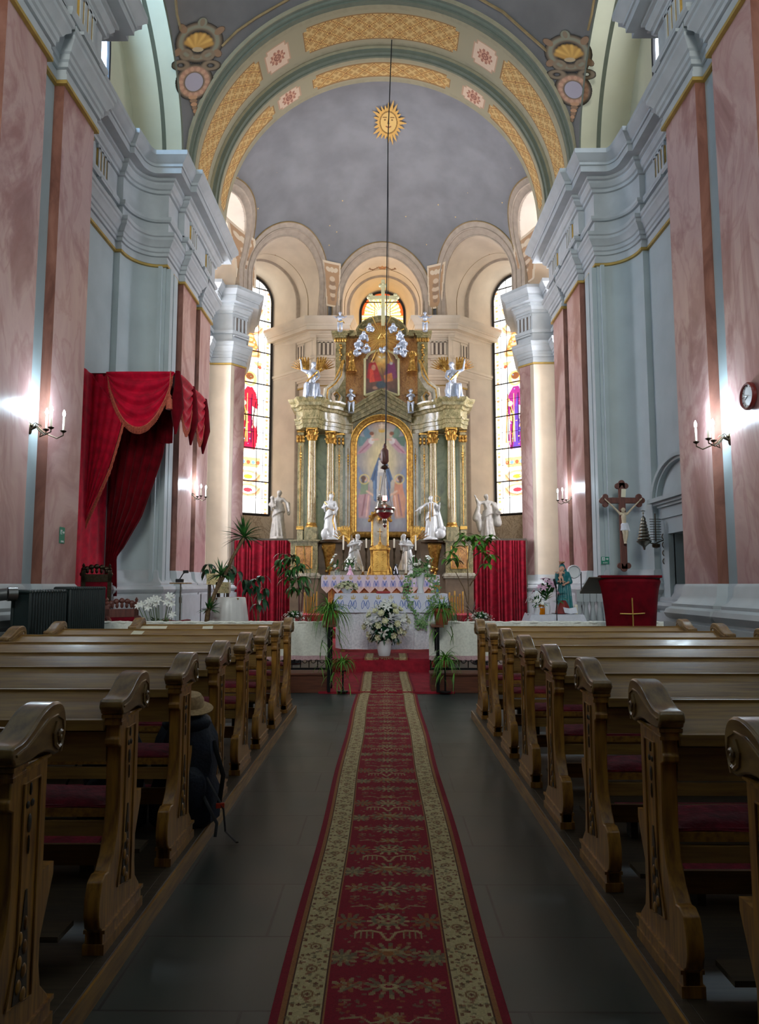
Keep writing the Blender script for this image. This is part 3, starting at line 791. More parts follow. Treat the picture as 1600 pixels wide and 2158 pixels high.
# ---- windows of stained glass
def strip_pat(c, cols, x0, x1, y0, y1, n):
    for k in range(n):
        y = y0 + (y1 - y0) * (k + .5) / n
        c.ell((x0 + x1) / 2, y, (x1 - x0) * .42, (y1 - y0) / n * .36, cols[k % len(cols)], .9)
def stained(robe, robe2, seed):
    c = Canvas(72, 400, (255, 254, 248)); r = random.Random(seed)
    c.noise(.12, 12, seed)
    # jewelled border
    for x0, x1 in ((0.0, .13), (.87, 1.0)):
        c.poly([(x0, 0), (x1, 0), (x1, 1), (x0, 1)], (252, 232, 190), .6)
        strip_pat(c, [(214, 110, 60), (246, 196, 90), (150, 170, 200), (236, 150, 70), (170, 190, 130)], x0 + .02, x1 - .02, 0, 1, 64)
    for x in (.15, .85): c.line([(x, 0), (x, 1)], .0022, (60, 50, 60), .8)
    # lower ornament: shell and heart cartouches
    for (y, col) in ((.10, (220, 60, 70)), (.155, (250, 170, 60)), (.78, (250, 170, 50)), (.86, (240, 180, 80))):
        c.ring(.5, y, .26, .022, .25, (200, 120, 40), .8); c.ell(.5, y, .12, .010, col)
        for s in (-1, 1): c.line([(.5, y - .02), (.5 + s * .2, y - .01), (.5 + s * .3, y + .012)], .0025, (220, 110, 60), .8)
    for y in (.235, .64):     # pedestal and canopy
        c.poly([(.2, y), (.8, y), (.74, y - .04), (.26, y - .04)], (246, 196, 90), .9)
        for k in range(5): c.ell(.26 + k * .12, y - .02, .05, .009, [(220, 90, 60), (120, 150, 210)][k % 2])
    c.poly([(.24, .66), (.36, .73), (.5, .77), (.64, .73), (.76, .66)], (250, 190, 80), .8)
    for k in range(4): c.ring(.5, .68 + k * .02, .24 - k * .05, .02, .2, (190, 100, 40), .8)
    # background diamonds behind figure
    c.poly([(.2, .25), (.8, .25), (.8, .6), (.5, .655), (.2, .6)], (252, 246, 232), .8)
    c.poly([(.26, .44), (.74, .44), (.74, .58), (.5, .63), (.26, .58)], (170, 196, 230), .5)
    for k in range(9): c.line([(.22 + .07 * k, .26), (.22 + .07 * k, .42)], .0012, (170, 150, 130), .7)
    # robed figure
    c.poly([(.34, .27), (.66, .27), (.72, .33), (.66, .40), (.72, .46), (.66, .505), (.57, .53), (.44, .53), (.33, .50), (.27, .45), (.36, .38), (.30, .32)], robe)
    c.poly([(.42, .27), (.58, .27), (.60, .40), (.54, .50), (.45, .42)], robe2); c.poly([(.56, .45), (.70, .44), (.66, .36), (.58, .38)], (236, 226, 214), .8); c.poly([(.36, .44), (.46, .42), (.44, .38), (.35, .39)], (240, 200, 120), .8)
    c.line([(.33, .48), (.45, .40), (.40, .30)], .002, (250, 210, 90)); c.line([(.45, .5), (.46, .3)], .0015, (250, 200, 120)); c.line([(.56, .5), (.56, .3)], .002, (40, 10, 40)); c.line([(.68, .42), (.58, .36)], .002, (250, 190, 150)); c.line([(.32, .40), (.36, .29)], .002, (250, 150, 150)); c.line([(.38, .27), (.42, .4), (.34, .47)], .0025, (60, 10, 30)); c.line([(.62, .27), (.6, .4), (.66, .47)], .0025, (60, 10, 30))
    c.ell(.5, .565, .2, .036, (255, 214, 110)); c.ell(.5, .56, .1, .022, (240, 196, 160)); c.ell(.5, .575, .11, .016, (120, 70, 40))
    c.ell(.36, .46, .07, .012, (240, 196, 160)); c.line([(.3, .5), (.25, .3)], .003, (190, 120, 50))
    c.ell(.42, .262, .08, .008, (240, 196, 160)); c.ell(.58, .262, .08, .008, (240, 196, 160))
    g = np.random.RandomState(seed); gx = (c.X * 9 + .35 * np.sin(c.Y * 60)).astype(int); gy = (c.Y * 60 + .4 * np.sin(c.X * 14)).astype(int); c.a *= (.88 + .2 * g.rand(70, 12))[gy % 70, gx % 12][..., None]
    for k in range(120): c.ell(r.random() * .66 + .17, r.random(), .02, .0022, [(230, 120, 70), (110, 150, 210), (246, 196, 90), (130, 180, 120)][k % 4], .8)
    return c
def sunrise():
    c = Canvas(64, 350, (252, 200, 110)); c.noise(.5, 18, 4)
    t = np.arctan2((c.Y - .9) * 10, (c.X - .5) * 2); k = (t / (PI / 14)) % 1
    c.mix(((k < .5) & (c.Y > .84)).astype(float), (255, 236, 170)); c.mix(((k > .82) & (c.Y > .84)).astype(float), (230, 110, 30))
    d = np.hypot((c.X - .5) * 2, (c.Y - .906) * 10); c.mix((d > .86).astype(float) * (c.Y > .9), (216, 70, 24)); c.mix((d < .22).astype(float), (255, 250, 220))
    return c
wincanv = [sunrise(), stained((140, 40, 110), (90, 60, 150), 3), stained((206, 30, 50), (150, 20, 60), 5), None, None]
SIDEM = mk('daylight_glass', rgb(236, 240, 255), 0.5, emit=SIDE_E)
CLEREM = mk('clear_daylight_glass', rgb(222, 232, 246), 0.5, emit=CLERE_E)
CLEREL = mk('cool_daylight_glass', rgb(176, 214, 255), 0.5, emit=CLERE_E * 1.9)
ADDED_WESTM = mk('added_west_glow', rgb(238, 240, 236), 0.5, emit=ADDED_WEST_E)
for i, (o, d, ang) in enumerate(niche_frames()):
    side = Vector((-d.y, d.x, 0)); z0 = 4.05; H = WS + WR - z0
    base = o + d * (WD - .02)
    wc = wincanv[i]
    if wc:
        # seen from inside, u runs to the viewer's right
        rs = -side
        zz = z0 + (1 - (np.arange(wc.h) + .5) / wc.h) * H; xx = (((np.arange(wc.w) + .5) / wc.w) * 2 - 1) * WR
        ZZ, XX = np.meshgrid(zz, xx, indexing='ij')
        wc.mask = (ZZ < WS) | (np.hypot(XX, ZZ - WS) < WR)
        win = wc.build('window_%d' % (i + 1), lambda u, v: base + rs * ((u * 2 - 1) * WR) * -1 * -1 + Vector((0, 0, z0 + v * H)), VME)
    else:
        mb = MB(); prf = uprofile(1.1, WS, 4.0); mb.add([base + d * .03 + side * q + Vector((0, 0, z)) for q, z in prf], [tuple(range(len(prf)))]); trim(mb, M['creamw']); mb = MB(); prf = uprofile(WR, 9.3, z0); mb.add([base + side * q + Vector((0, 0, z)) for q, z in prf], [tuple(range(len(prf)))]); win = mb.build('window_%d' % (i + 1), SIDEM)
    win['kind'] = 'structure'
    fb = MB()
    fr = [base - d * .05 + side * q + Vector((0, 0, z)) for q, z in uprofile(WR + .02, WS, z0)]
    fb.tube(fr, .045, 6); fb.tube([fr[0], fr[-1]], .05, 6)
    for q in (-.3, .3): fb.tube([base - d * .04 + side * q + Vector((0, 0, z)) for z in (z0, WS + math.sqrt(WR * WR - q * q))], .012, 5)
    k = 0
    for k in range(1, 15):
        z = z0 + k * .6
        w_ = WR if z < WS else math.sqrt(max(0, WR * WR - (z - WS) ** 2))
        if w_ > .1: fb.tube([base - d * .05 + side * q + Vector((0, 0, z)) for q in (-w_, w_)], .007 if k % 2 else .024, 5)
    fb.build('lead_bars', M['lead'], win)
# high transept windows and added, unseen nave windows
wi = 6
for sx in (1, -1):
    mb = MB(mir(sx)); pts = [(5.62, 12.4 - 1.35, 11.3)] + [(5.62, 12.4 - 1.35 * math.cos(PI * k / 20), 12.4 + 1.35 * math.sin(PI * k / 20)) for k in range(21)] + [(5.62, 12.4 + 1.35, 11.3)]
    mb.add(pts, [tuple(range(len(pts)))]); w = mb.build('window_%d' % wi, CLEREM if sx > 0 else CLEREL); w['kind'] = 'structure'; wi += 1
    fb = MB(mir(sx)); fb.tube([(5.57, y, z) for _, y, z in pts] + [(5.57, 11.05, 11.3)], .04, 6)
    for k in range(1, 4): fb.tube([(5.57, 11.05 + k * .675, 11.3), (5.57, 11.05 + k * .675, 13.4)], .02, 5)
    fb.build('glazing_bars', M['lead'], w)
ADDED_BAYM = mk('added_bay_glow', rgb(226, 234, 246), 0.5, emit=ADDED_BAY_E)  # glow of the out-of-view bay windows, added as extra light on the altar front
for sx in (1, -1):
    mb = MB(mir(sx)); mb.add([(4.22, 4.9, 11.0), (4.22, 7.4, 11.0), (4.22, 7.4, 12.1), (4.22, 6.15, 12.3), (4.22, 4.9, 12.1)], [(0, 1, 2, 3, 4)]); w = mb.build('window_%d' % wi, ADDED_BAYM); w['kind'] = 'structure'; wi += 1
    fb = MB(mir(sx)); fb.tube([(4.2, 4.9, 11.0), (4.2, 7.4, 11.0), (4.2, 7.4, 12.1), (4.2, 6.15, 12.3), (4.2, 4.9, 12.1), (4.2, 4.9, 11.0)], .05, 6); fb.build('glazing_bars', M['lead'], w)
mb = MB(); mb.span(-1.7, 1.5, -6.2, -6.15, 6.0, 11.0); w = mb.build('window_%d' % wi, ADDED_WESTM); w['kind'] = 'structure'  # west window added out of view to light the altar from the front

# ---- painted ornaments on the vaults
def decal(c, fn, name=None):
    TRIM[0] += 1
    o = c.build('trim_%d' % TRIM[0], fn, VM); o['kind'] = 'structure'; return o
c = Canvas(90, 90, (206, 160, 84)); x = (c.X - .5) * 2; y = (c.Y - .5) * 2; r = np.hypot(x, y); t = np.arctan2(y, x)
k = .52 + .42 * np.abs(((t * 24 / (2 * PI)) % 1) - .5) * 2 * (.72 + .28 * np.cos(t * 5)); c.mask = r < k
c.mix((r < .42).astype(float), (214, 176, 104)); c.mix((np.abs(r - .43) < .03).astype(float), (140, 104, 50))
for s in (-1, 1): c.ell(.5 + s * .09, .55, .03, .014, (110, 76, 40)); c.line([(.5 + s * .05, .6), (.5 + s * .14, .6)], .01, (130, 90, 44))
c.line([(.5, .56), (.48, .48), (.52, .48)], .01, (120, 84, 44)); c.line([(.44, .42), (.5, .4), (.56, .42)], .012, (130, 60, 40))
def sun_fn(u, v):
    x = (u - .5) * 1.16; w = (v - .5) * 1.3; e = math.radians(80.2) + w / -5.0 * -1
    e = math.asin(min(1, 4.25 / 4.3)) + (.5 - v) * -0.20
    yy = 20.0 - (v - .5) * 1.25
    xn = (x) / DB[1]; yn = (yy - DB[0]) / DB[2]; z = SPR + DB[3] * math.sqrt(max(0, 1 - xn * xn - yn * yn))
    return (X0 + x + .18, yy, z - .03)
# place the sun where the eye meets the dome
def ray_dome(px, py, lift=.03):
    lo, hi = 18.2, 26
    for _ in range(40):
        mid = (lo + hi) / 2
        if dome_val(at(px, py, mid)) < 1: lo = mid
        else: hi = mid
    return at(px, py, lo - lift)
sc_ = ray_dome(819, 257)
def sun2(u, v):
    y = sc_.y + (.5 - v) * 1.9; x = sc_.x + (u - .5) * 1.15
    xn = (x - X0) / DB[1]; yn = (y - DB[0]) / DB[2]
    return (x, y, SPR + DB[3] * math.sqrt(max(0, 1 - xn * xn - yn * yn)) - .04)
decal(c, sun2)
# pendentive cartouches on the sail vault (right one drawn, left one mirrored)
def cartouche():
    c = Canvas(120, 260, (90, 90, 90)); c.mask[:] = False
    base = c.a.copy()
    A = (140, 108, 80); Bc = (180, 156, 120); D = (130, 110, 86); G = (132, 130, 108)
    prev = c.a.copy(); c.a[:] = 0; m0 = np.zeros((c.h, c.w), bool)
    # scroll frame, shell, wreath, tail
    c.ring(.5, .76, .36, .15, .22, D); c.ring(.5, .76, .36, .15, .10, G)
    for s in (-1, 1):
        c.ell(.5 + s * .36, .88, .12, .035, A, rot=s * .8); c.ell(.5 + s * .40, .66, .1, .035, A, rot=-s * .8); c.ring(.5 + s * .22, .64, .1, .04, .35, D)
        c.ring(.5 + s * .3, .54, .13, .035, .4, D)
    c.ell(.5, .95, .1, .05, G); c.ell(.5, .95, .05, .04, D)
    for k in range(9):
        a = math.radians(20 + k * 17.5); c.line([(.5, .70), (.5 + .26 * math.cos(a), .71 + .12 * math.sin(a))], .022, (214, 166, 84) if k % 2 else (186, 138, 66))
    c.ell(.5, .69, .12, .025, Bc); c.ell(.5, .62, .08, .02, D)
    c.ring(.5, .38, .27, .125, .30, D); c.ring(.5, .38, .27, .125, .18, (176, 130, 104)); c.ell(.5, .38, .19, .092, (166, 156, 164), soft=.05)
    for k in range(14):
        a = 2 * PI * k / 14; c.ell(.5 + .27 * math.cos(a), .38 + .125 * math.sin(a), .05, .018, (190, 146, 116), rot=a)
    for k in range(6): c.ell(.5 - .015 * k, .23 - .035 * k, .10 - .012 * k, .022, A if k % 2 else (182, 136, 100))
    c.mask = c.a.sum(2) > .01
    return c
for sx in (1, -1):
    c = cartouche()
    if sx == -1: c.a = c.a[:, ::-1]; c.mask = c.mask[:, ::-1]
    cx_, top, bot = (1206, 62, 268) if sx == 1 else (412, 35, 258)
    def ray_sail(px, py):
        best = None
        lo, hi = 12.4, 15.6
        f = lambda dd: (at(px, py, dd) - Vector(SV)).length - (SR - .03)
        for _ in range(36):
            mid = (lo + hi) / 2
            if f(mid) < 0: lo = mid
            else: hi = mid
        return at(px, py, lo)
    C0 = ray_sail(cx_, (top + bot) / 2); Nn = (C0 - Vector(SV)).normalized()
    Tn = ray_sail(cx_ + (-6 if sx == 1 else 6) * 0, top); Bn = ray_sail(cx_ + sx * 22, bot) ; Rn = ray_sail(cx_ + 52, (top + bot) / 2); Ln = ray_sail(cx_ - 52, (top + bot) / 2)
    upv = (Tn - Bn); rt = (Rn - Ln)
    def cf(u, v):
        p = C0 + rt * (u - .5) + upv * (v - .5)
        return Vector(SV) + (p - Vector(SV)).normalized() * (SR - .02)
    decal(c, cf)
# gold edge lines of the sail vault
for L in (((468, 98), (500, 66), (540, 38), (580, 15), (620, -8)), ((1152, 108), (1100, 62), (1060, 26), (1000, -8)), ((371, -8), (374, 30), (382, 62)), ((1252, -8), (1246, 30), (1238, 64))):
    mb = MB(); mb.tube([Vector(SV) + (ray_sail(*q) - Vector(SV)).normalized() * (SR - .01) for q in L], .03, 5); trim(mb, M['brownline'])
# pier ornaments between the apse niches and flowers on the niche soffits
def pier_orn():
    c = Canvas(40, 110, (176, 140, 104)); c.poly([(0, .9), (1, .9), (.88, .0), (.12, .0)], (176, 140, 104))
    c.mask = (np.abs(c.X - .5) < .36 + .14 * c.Y)
    c.mix(((np.abs(c.X - .5) > .28 + .14 * c.Y) | (c.Y < .05) | (c.Y > .95)).astype(float), (214, 196, 168))
    for k in range(6): c.ell(.5, .2 + .09 * k, .22 - abs(k - 3) * .03, .06, (206, 184, 156) if k % 2 else (150, 122, 96))
    for s in (-1, 0, 1): c.ell(.5 + s * .2, .84, .12, .06, (214, 196, 168), rot=-s * .7)
    return c
for px, py in ((701, 603), (918, 607), (517, 548), (1106, 552)):
    ctr = ray_dome(px, py, .06); w_ = .62; h_ = 1.35
    def pf(u, v):
        x = ctr.x + (u - .5) * w_; z = ctr.z + (v - .5) * h_
        xn = (x - X0) / DB[1]; zn = (z - SPR) / DB[3]
        y = DB[0] + DB[2] * math.sqrt(max(0.02, 1 - xn * xn - zn * zn))
        return (x, min(y - .1, ctr.y + 1.2), z)
    decal(pier_orn(), pf)
def flower():
    c = Canvas(80, 40, (0, 0, 0)); c.a[:] = 0
    for s in (-1, 1): c.line([(.5, .5), (.5 + s * .3, .35), (.5 + s * .42, .55), (.5 + s * .34, .62)], .03, (150, 110, 80)); c.ell(.5 + s * .2, .62, .08, .06, (160, 120, 86), rot=s)
    for k in range(8):
        a = k * PI / 4; c.ell(.5 + .08 * math.cos(a), .5 + .16 * math.sin(a), .05, .1, (172, 120, 84), rot=a)
    c.ell(.5, .5, .04, .08, (200, 150, 100)); c.mask = c.a.sum(2) > .01
    return c
for (o, d, ang) in niche_frames()[:3]:
    side = Vector((-d.y, d.x, 0))
    def ff(u, v):
        a = PI / 2 - (u - .5) * .85; s = -.1 + .75 * (1 - v)
        k = max(0, s) / .9; r = (NR + (1.32 - NR) * k) - .02; sp = NS + .06 * k
        return o - side * (-r * math.cos(a)) * -1 * -1 + d * s + Vector((0, 0, sp + r * math.sin(a)))
    decal(flower(), ff)

# ---- sacristy door on the right: stone surround, entablature and segmental pediment
T = mir(1); dY0, dY1, dZ = 12.3, 13.8, 2.52
mb = MB(T)
for y0, y1 in ((dY0 - .3, dY0), (dY1, dY1 + .3)): mb.span(5.5, 5.62, y0, y1, 0, dZ + .3); mb.span(5.47, 5.62, y0 + .04, y1 - .04, 0, .5)
mb.span(5.5, 5.62, dY0, dY1, dZ, dZ + .3); mb.span(5.46, 5.62, dY0 - .34, dY1 + .34, dZ + .3, dZ + .36); mb.span(5.5, 5.62, dY0 - .3, dY1 + .3, dZ + .36, dZ + .52)
for k, (e, z0, z1) in enumerate(((.06, .52, .57), (.12, .57, .62), (.2, .62, .70))): mb.span(5.5 - e, 5.62, dY0 - .3 - e, dY1 + .3 + e, dZ + z0, dZ + z1)
trim(mb, M['plaster'])
cy, rr = 13.05, 1.28
for (r0, r1, x) in ((1.14, 1.24, 5.36), (1.06, 1.14, 5.42), (.0, 1.06, 5.52)):
    mb = MB(T); za = dZ + .66; n = 24; hh = .62
    A = [(cy + r1 * math.cos(PI * i / n), za + r1 * hh * math.sin(PI * i / n)) for i in range(n + 1)]; B_ = [(cy + r0 * math.cos(PI * i / n), za + r0 * hh * math.sin(PI * i / n)) for i in range(n + 1)]
    for i in range(n): mb.prism([A[i], A[i + 1], B_[i + 1], B_[i]] if r0 > 0 else [A[i], A[i + 1], (cy, za)], x, 5.62, 'X')
    trim(mb, M['plaster'])
mb = MB(T); mb.span(6.05, 6.1, dY0, dY1, .24, dZ); dr = mb.build('door_1', M['doordark']); dr['kind'] = 'structure'
mb = MB(T)
for z0, z1 in ((.4, 1.2), (1.35, 2.35)):
    for y0, y1 in ((12.4, 13.0), (13.1, 13.7)): mb.span(6.03, 6.06, y0, y1, z0, z1)
mb.build('door_panels', M['woodark'], dr)
# ------------------------------------------------------------------ shared builders
def bevel(o, w, seg=2):
    md = o.modifiers.new('b', 'BEVEL'); md.width = w; md.segments = seg; md.limit_method = 'ANGLE'; md.angle_limit = math.radians(35); md.harden_normals = False
    return o
def smoothpoly(P, it=2, keep=()):
    """Chaikin corner cutting of an open or closed outline, keeping listed indices sharp"""
    for _ in range(it):
        n = len(P); Q = []; K = set()
        for i in range(n):
            a, b_, c_ = P[i - 1], P[i], P[(i + 1) % n]
            if i in keep: K.add(len(Q)); Q.append(b_)
            else:
                Q.append((b_[0] * .75 + a[0] * .25, b_[1] * .75 + a[1] * .25)); Q.append((b_[0] * .75 + c_[0] * .25, b_[1] * .75 + c_[1] * .25))
        P = Q; keep = K
    return P
def blade(mb, p, d, L, w, droop=0.3, n=6, up=Vector((0, 0, 1)), taper=1.0, fold=0.0):
    """one leaf: from p along d, length L, width w, bending down"""
    d = Vector(d).normalized(); side = d.cross(up)
    if side.length < 1e-3: side = d.cross(Vector((1, 0.3, 0)))
    side.normalize(); pts = []; q = Vector(p); dd = d.copy()
    for i in range(n + 1):
        t = i / n
        ww = w * .5 * (math.sin(PI * min(1, (t * .86 + .14)) ** taper) if t < 1 else 0.02)
        nn = side.cross(dd).normalized()
        pts.append((q - side * ww + nn * fold * ww, q.copy(), q + side * ww + nn * fold * ww))
        dd = (dd - Vector((0, 0, 1)) * droop / n * 2).normalized(); q = q + dd * L / n
    vs = [v for r_ in pts for v in r_]; fs = []
    for i in range(n):
        a = i * 3; fs += [(a, a + 1, a + 4, a + 3), (a + 1, a + 2, a + 5, a + 4)]
    mb.add(vs, fs)
def rose(mb, c, r, d=Vector((0, -1, .3)), rd=R if False else random.Random(3)):
    d = Vector(d).normalized(); a = d.orthogonal().normalized(); b_ = d.cross(a)
    mb.ball(c, r * .5, 8, 6)
    for ring_, (n, rr, op) in enumerate(((4, .55, .5), (6, .85, .8))):
        for k in range(n):
            t = 2 * PI * (k + ring_ * .5) / n
            o = a * math.cos(t) + b_ * math.sin(t)
            pc = Vector(c) + o * r * rr * .7 + d * r * (.1 - .3 * ring_)
            tt = (-a * math.sin(t) + b_ * math.cos(t))
            up = (d * .8 + o * op).normalized()
            P = [pc - up * r * .4 - tt * r * .2, pc - up * r * .4 + tt * r * .2, pc + tt * r * .45 + up * r * .15, pc + tt * r * .2 + up * r * .5 + o * r * .1, pc - tt * r * .2 + up * r * .5 + o * r * .1, pc - tt * r * .45 + up * r * .15]
            mb.add(P, [(0, 1, 2, 5), (5, 2, 3, 4)])
def lily(mb, c, r, d=Vector((0, -1, .2))):
    d = Vector(d).normalized(); a = d.orthogonal().normalized(); b_ = d.cross(a)
    for k in range(6):
        t = 2 * PI * k / 6; o = a * math.cos(t) + b_ * math.sin(t); tt = d.cross(o)
        P = []
        for (f, w_, h) in ((0, .08, -.35), (.35, .2, .05), (.7, .2, .12), (1.0, .02, -.08)):
            q = Vector(c) + o * r * f + d * r * h; P += [q - tt * r * w_, q + tt * r * w_]
        mb.add(P, [(0, 1, 3, 2), (2, 3, 5, 4), (4, 5, 7, 6)])
def daisy(mb, c, r, d, n=9):
    d = Vector(d).normalized(); a = d.orthogonal().normalized(); b_ = d.cross(a)
    for k in range(n):
        t = 2 * PI * k / n; o = a * math.cos(t) + b_ * math.sin(t); tt = d.cross(o)
        c_ = Vector(c); w_ = r * 1.9 / n
        mb.add([c_ + o * r * .15, c_ + o * r * .6 - tt * w_, c_ + o * r + d * r * .1, c_ + o * r * .6 + tt * w_], [(0, 1, 2, 3)])

# ------------------------------------------------------------------ pews
def pew(name_label, length, mirror):
    """origin: outer face of the aisle end panel, y = 0 at the far edge of the scroll; extends to +x (mirror: -x)"""
    root = empty('pew')
    sx = -1 if mirror else 1
    T = Matrix.Diagonal((sx, 1, 1, 1))
    body = [(0, .09), (0, .17), (-.02, .2), (-.07, .25), (-.085, .32), (-.085, .985), (-.325, 1.0), (-.325, .905), (-.335, .9), (-.335, .875), (-.305, .86), (-.30, .62), (-.315, .52), (-.35, .44), (-.395, .385), (-.43, .39), (-.465, .37), (-.487, .31), (-.49, .25), (-.475, .2), (-.45, .18), (-.45, .09)]
    def endpanel(x0):
        p = MB(T); p.prism(body, x0, x0 + .062, 'X')
        o = p.build('end_panel', M['woodv'], root); bevel(o, .006)
        # scroll cap
        cap = [(-.365, 1.03), (-.36, 1.06), (-.345, 1.068), (-.30, 1.07), (-.24, 1.095), (-.18, 1.135), (-.12, 1.155), (-.06, 1.157), (-.02, 1.14), (0.003, 1.10), (0.006, 1.05), (-.012, 1.0), (-.04, .982), (-.075, .98), (-.10, .995), (-.16, 1.01), (-.25, 1.0), (-.34, .998), (-.35, 1.02)]
        q = MB(T); q.prism(smoothpoly(cap, 1), x0 - .018, x0 + .08, 'X')
        cp = q.build('scroll_cap', M['woodcap'], o); bevel(cp, .008)
        s_ = MB(T)
        for xs in (x0 - .02, x0 + .082):
            sp = [(xs, -.055 + (.048 - .0048 * k) * math.cos(k * .8 + 2), 1.04 + (.054 - .0054 * k) * math.sin(k * .8 + 2)) for k in range(10)]
            s_.tube(sp, .009, 6); s_.ball((xs, -.048, 1.033), (.008, .012, .014), 8, 6)
            s_.tube([(xs, y, z - .014) for y, z in ((-.34, 1.05), (-.27, 1.06), (-.2, 1.09), (-.13, 1.12), (-.07, 1.125), (-.03, 1.105), (-.02, 1.06), (-.04, 1.0))], .005, 5)
        s_.build('volute', M['woodcap'], cp)
        mo = MB(T)
        for z, e in ((.995, .014), (.978, .008), (.965, .012)): mo.span(x0 - e, x0 + .062 + e, -.325 - e, -.25, z - .008, z + .006)
        # rising moulding under the cap
        mo.tube([(x0 - .004, -.33, .965), (x0 - .004, -.085, .985)], .008, 5)
        mo.build('neck_moulding', M['woodv'], o)
        mo = MB(T); mo.span(x0 - .012, x0 + .074, -.45, .008, .168, .182); mo.span(x0 - .012, x0 + .074, -.455, .004, .09, .13); mo.span(x0 - .004, x0 + .066, -.45, 0, .12, .17); mo.build('base_moulding', M['woodv'], o)
        cv = MB(T)
        for xs in (x0 - .002,):
            for (y, z, ry_, rz_) in ((-.2, .905, .006, .02), (-.215, .86, .010, .012), (-.185, .86, .010, .012), (-.2, .80, .012, .03), (-.2, .735, .004, .03)):
                cv.ball((xs, y, z), (.004, ry_, rz_), 8, 6)
            cv.prism([(-.205, .60), (-.195, .60), (-.18, .45), (-.17, .26), (-.26, .28), (-.235, .4)], xs - .001, xs + .004, 'X')
        cv.build('carving', M['woodark'], o)
        rb = MB(T)
        rb.tube([(x0 - .003, -.14, .93), (x0 - .003, -.14, .26), (x0 - .003, -.30, .29), (x0 - .003, -.245, .45), (x0 - .003, -.245, .93), (x0 - .003, -.14, .93)], .004, 5)
        for k in range(7): rb.ball((x0 - .004, -.2 - (k % 2) * .03, .29 + .035 * k), (.006, .018 - .0015 * k, .022), 8, 6)
        rb.build('relief', M['woodv'], o)
        return o
    endpanel(0.0); endpanel(length - .062)
    xa, xb = .062, length - .062
    def bar(nm, m, *spans):
        p = MB(T)
        for sp in spans: p.span(*sp)
        return p.build(nm, m, root)
    # sloping book ledge with lip, back boards
    p = MB(T); p.prism([(-.10, 1.068), (-.10, 1.045), (-.335, .955), (-.335, .985), (-.32, .992)], xa, xb, 'X'); p.prism([(-.335, .985), (-.35, .98), (-.352, .938), (-.335, .934), (-.325, .955)], xa, xb, 'X')
    p.build('book_ledge', M['woodx'], root)
    p = MB(T); p.prism([(-.115, 1.075), (-.09, 1.075), (-.075, .8), (-.1, .8)], xa, xb, 'X')
    p.build('back_board', M['woodx'], root)
    bar('lower_board', M['woodx'], (xa, xb, -.31, -.285, .80, .925))
    st = bar('seat', M['wood'], (xa - .03, xb, -.28, .03, .565, .6))
    p = MB(T); p.prism([(.035, .60), (.035, .56), (-.07, .33), (-.085, .33), (-.085, .6)], .02, .06, 'X'); p.build('seat_bracket', M['woodv'], root)
    p = MB(T); p.prism([(.035, .60), (.035, .56), (-.07, .33), (-.085, .33), (-.085, .6)], length - .06, length - .02, 'X'); p.build('seat_bracket', M['woodv'], root)
    bar('rail', M['woodx'], (xa, xb, -.29, -.262, .49, .55), (xa, xb, -.1, -.08, .30, .39))
    kn = bar('kneeler', M['woodark'], (xa + .03, xb, -.64, -.5, .225, .245), (xa + .3, xa + .34, -.6, -.52, .09, .22), (xb - .34, xb - .3, -.6, -.52, .09, .22))
    return root
def make_cushion(length, mirror):
    sx = -1 if mirror else 1
    def fn(u, v):
        x = (.07 + (length - .14) * u) * sx; y = -.275 + .30 * v
        e = min(u * 14, (1 - u) * 14, v * 4, (1 - v) * 4, 1)
        return (x, y, .602 + .032 * math.sqrt(max(0, e)) + .004 * math.sin(u * 31) * math.cos(v * 5))
    mb = MB(); mb.grid(fn, 70, 10)
    mb.span(.07 * sx, (length - .07) * sx, -.27, .02, .6, .612)
    return mb.build('seat_cushion', M['cushion'])
ordinal = ['nearest the camera', 'second from the camera', 'third from the camera', 'fourth from the camera', 'fourth from the rail', 'third from the rail', 'second from the rail', 'closest to the communion rail']
protoR = pew('', 2.40, False); protoL = pew('', 2.43, True); protoLs = pew('', 1.86, True)
cuR = make_cushion(2.40, False); cuL = make_cushion(2.43, True); cuLs = make_cushion(1.86, True)
kp = MB(); kp.sheet(lambda u, v: (.3 + 1.8 * u, -.655 + .15 * v, .262 + .012 * math.sin(PI * v)), 20, 4, .016); kpR = kp.build('kneeler_pad', M['cushion'])
kp = MB(); kp.sheet(lambda u, v: (-.3 - 1.8 * u, -.655 + .15 * v, .262 + .012 * math.sin(PI * v)), 20, 4, .016); kpL = kp.build('kneeler_pad', M['cushion'])
used = set()
def inst(proto, loc, label, cat, group):
    if proto.name in used: o = copy_tree(proto)
    else: o = proto; used.add(proto.name)
    o.location = loc; tag(o, label, cat, group); return o
for j in range(8):
    y = 2.29 + .888 * j
    inst(protoR, (1.065, y, 0), 'carved oak pew right of the aisle, row %s' % ordinal[j], 'pew', 'oak pews right of the aisle')
    inst(cuR, (1.065, y, 0), 'thin red cushion on the right-hand pew %s' % ordinal[j], 'cushion', 'red seat cushions')
    inst(kpR, (1.065, y, 0), 'red kneeler pad behind the right-hand pew %s' % ordinal[j], 'kneeler pad', 'red kneeler pads')
    y = 2.56 + .9 * j
    inst(protoL if j < 7 else protoLs, (-1.126, y, 0), 'carved oak pew left of the aisle, row %s' % ordinal[j], 'pew', 'oak pews left of the aisle')
    inst(cuL if j < 7 else cuLs, (-1.126, y, 0), 'thin red cushion on the left-hand pew %s' % ordinal[j], 'cushion', 'red seat cushions')
    if j < 7: inst(kpL, (-1.126, y, 0), 'red kneeler pad behind the left-hand pew %s' % ordinal[j], 'kneeler pad', 'red kneeler pads')
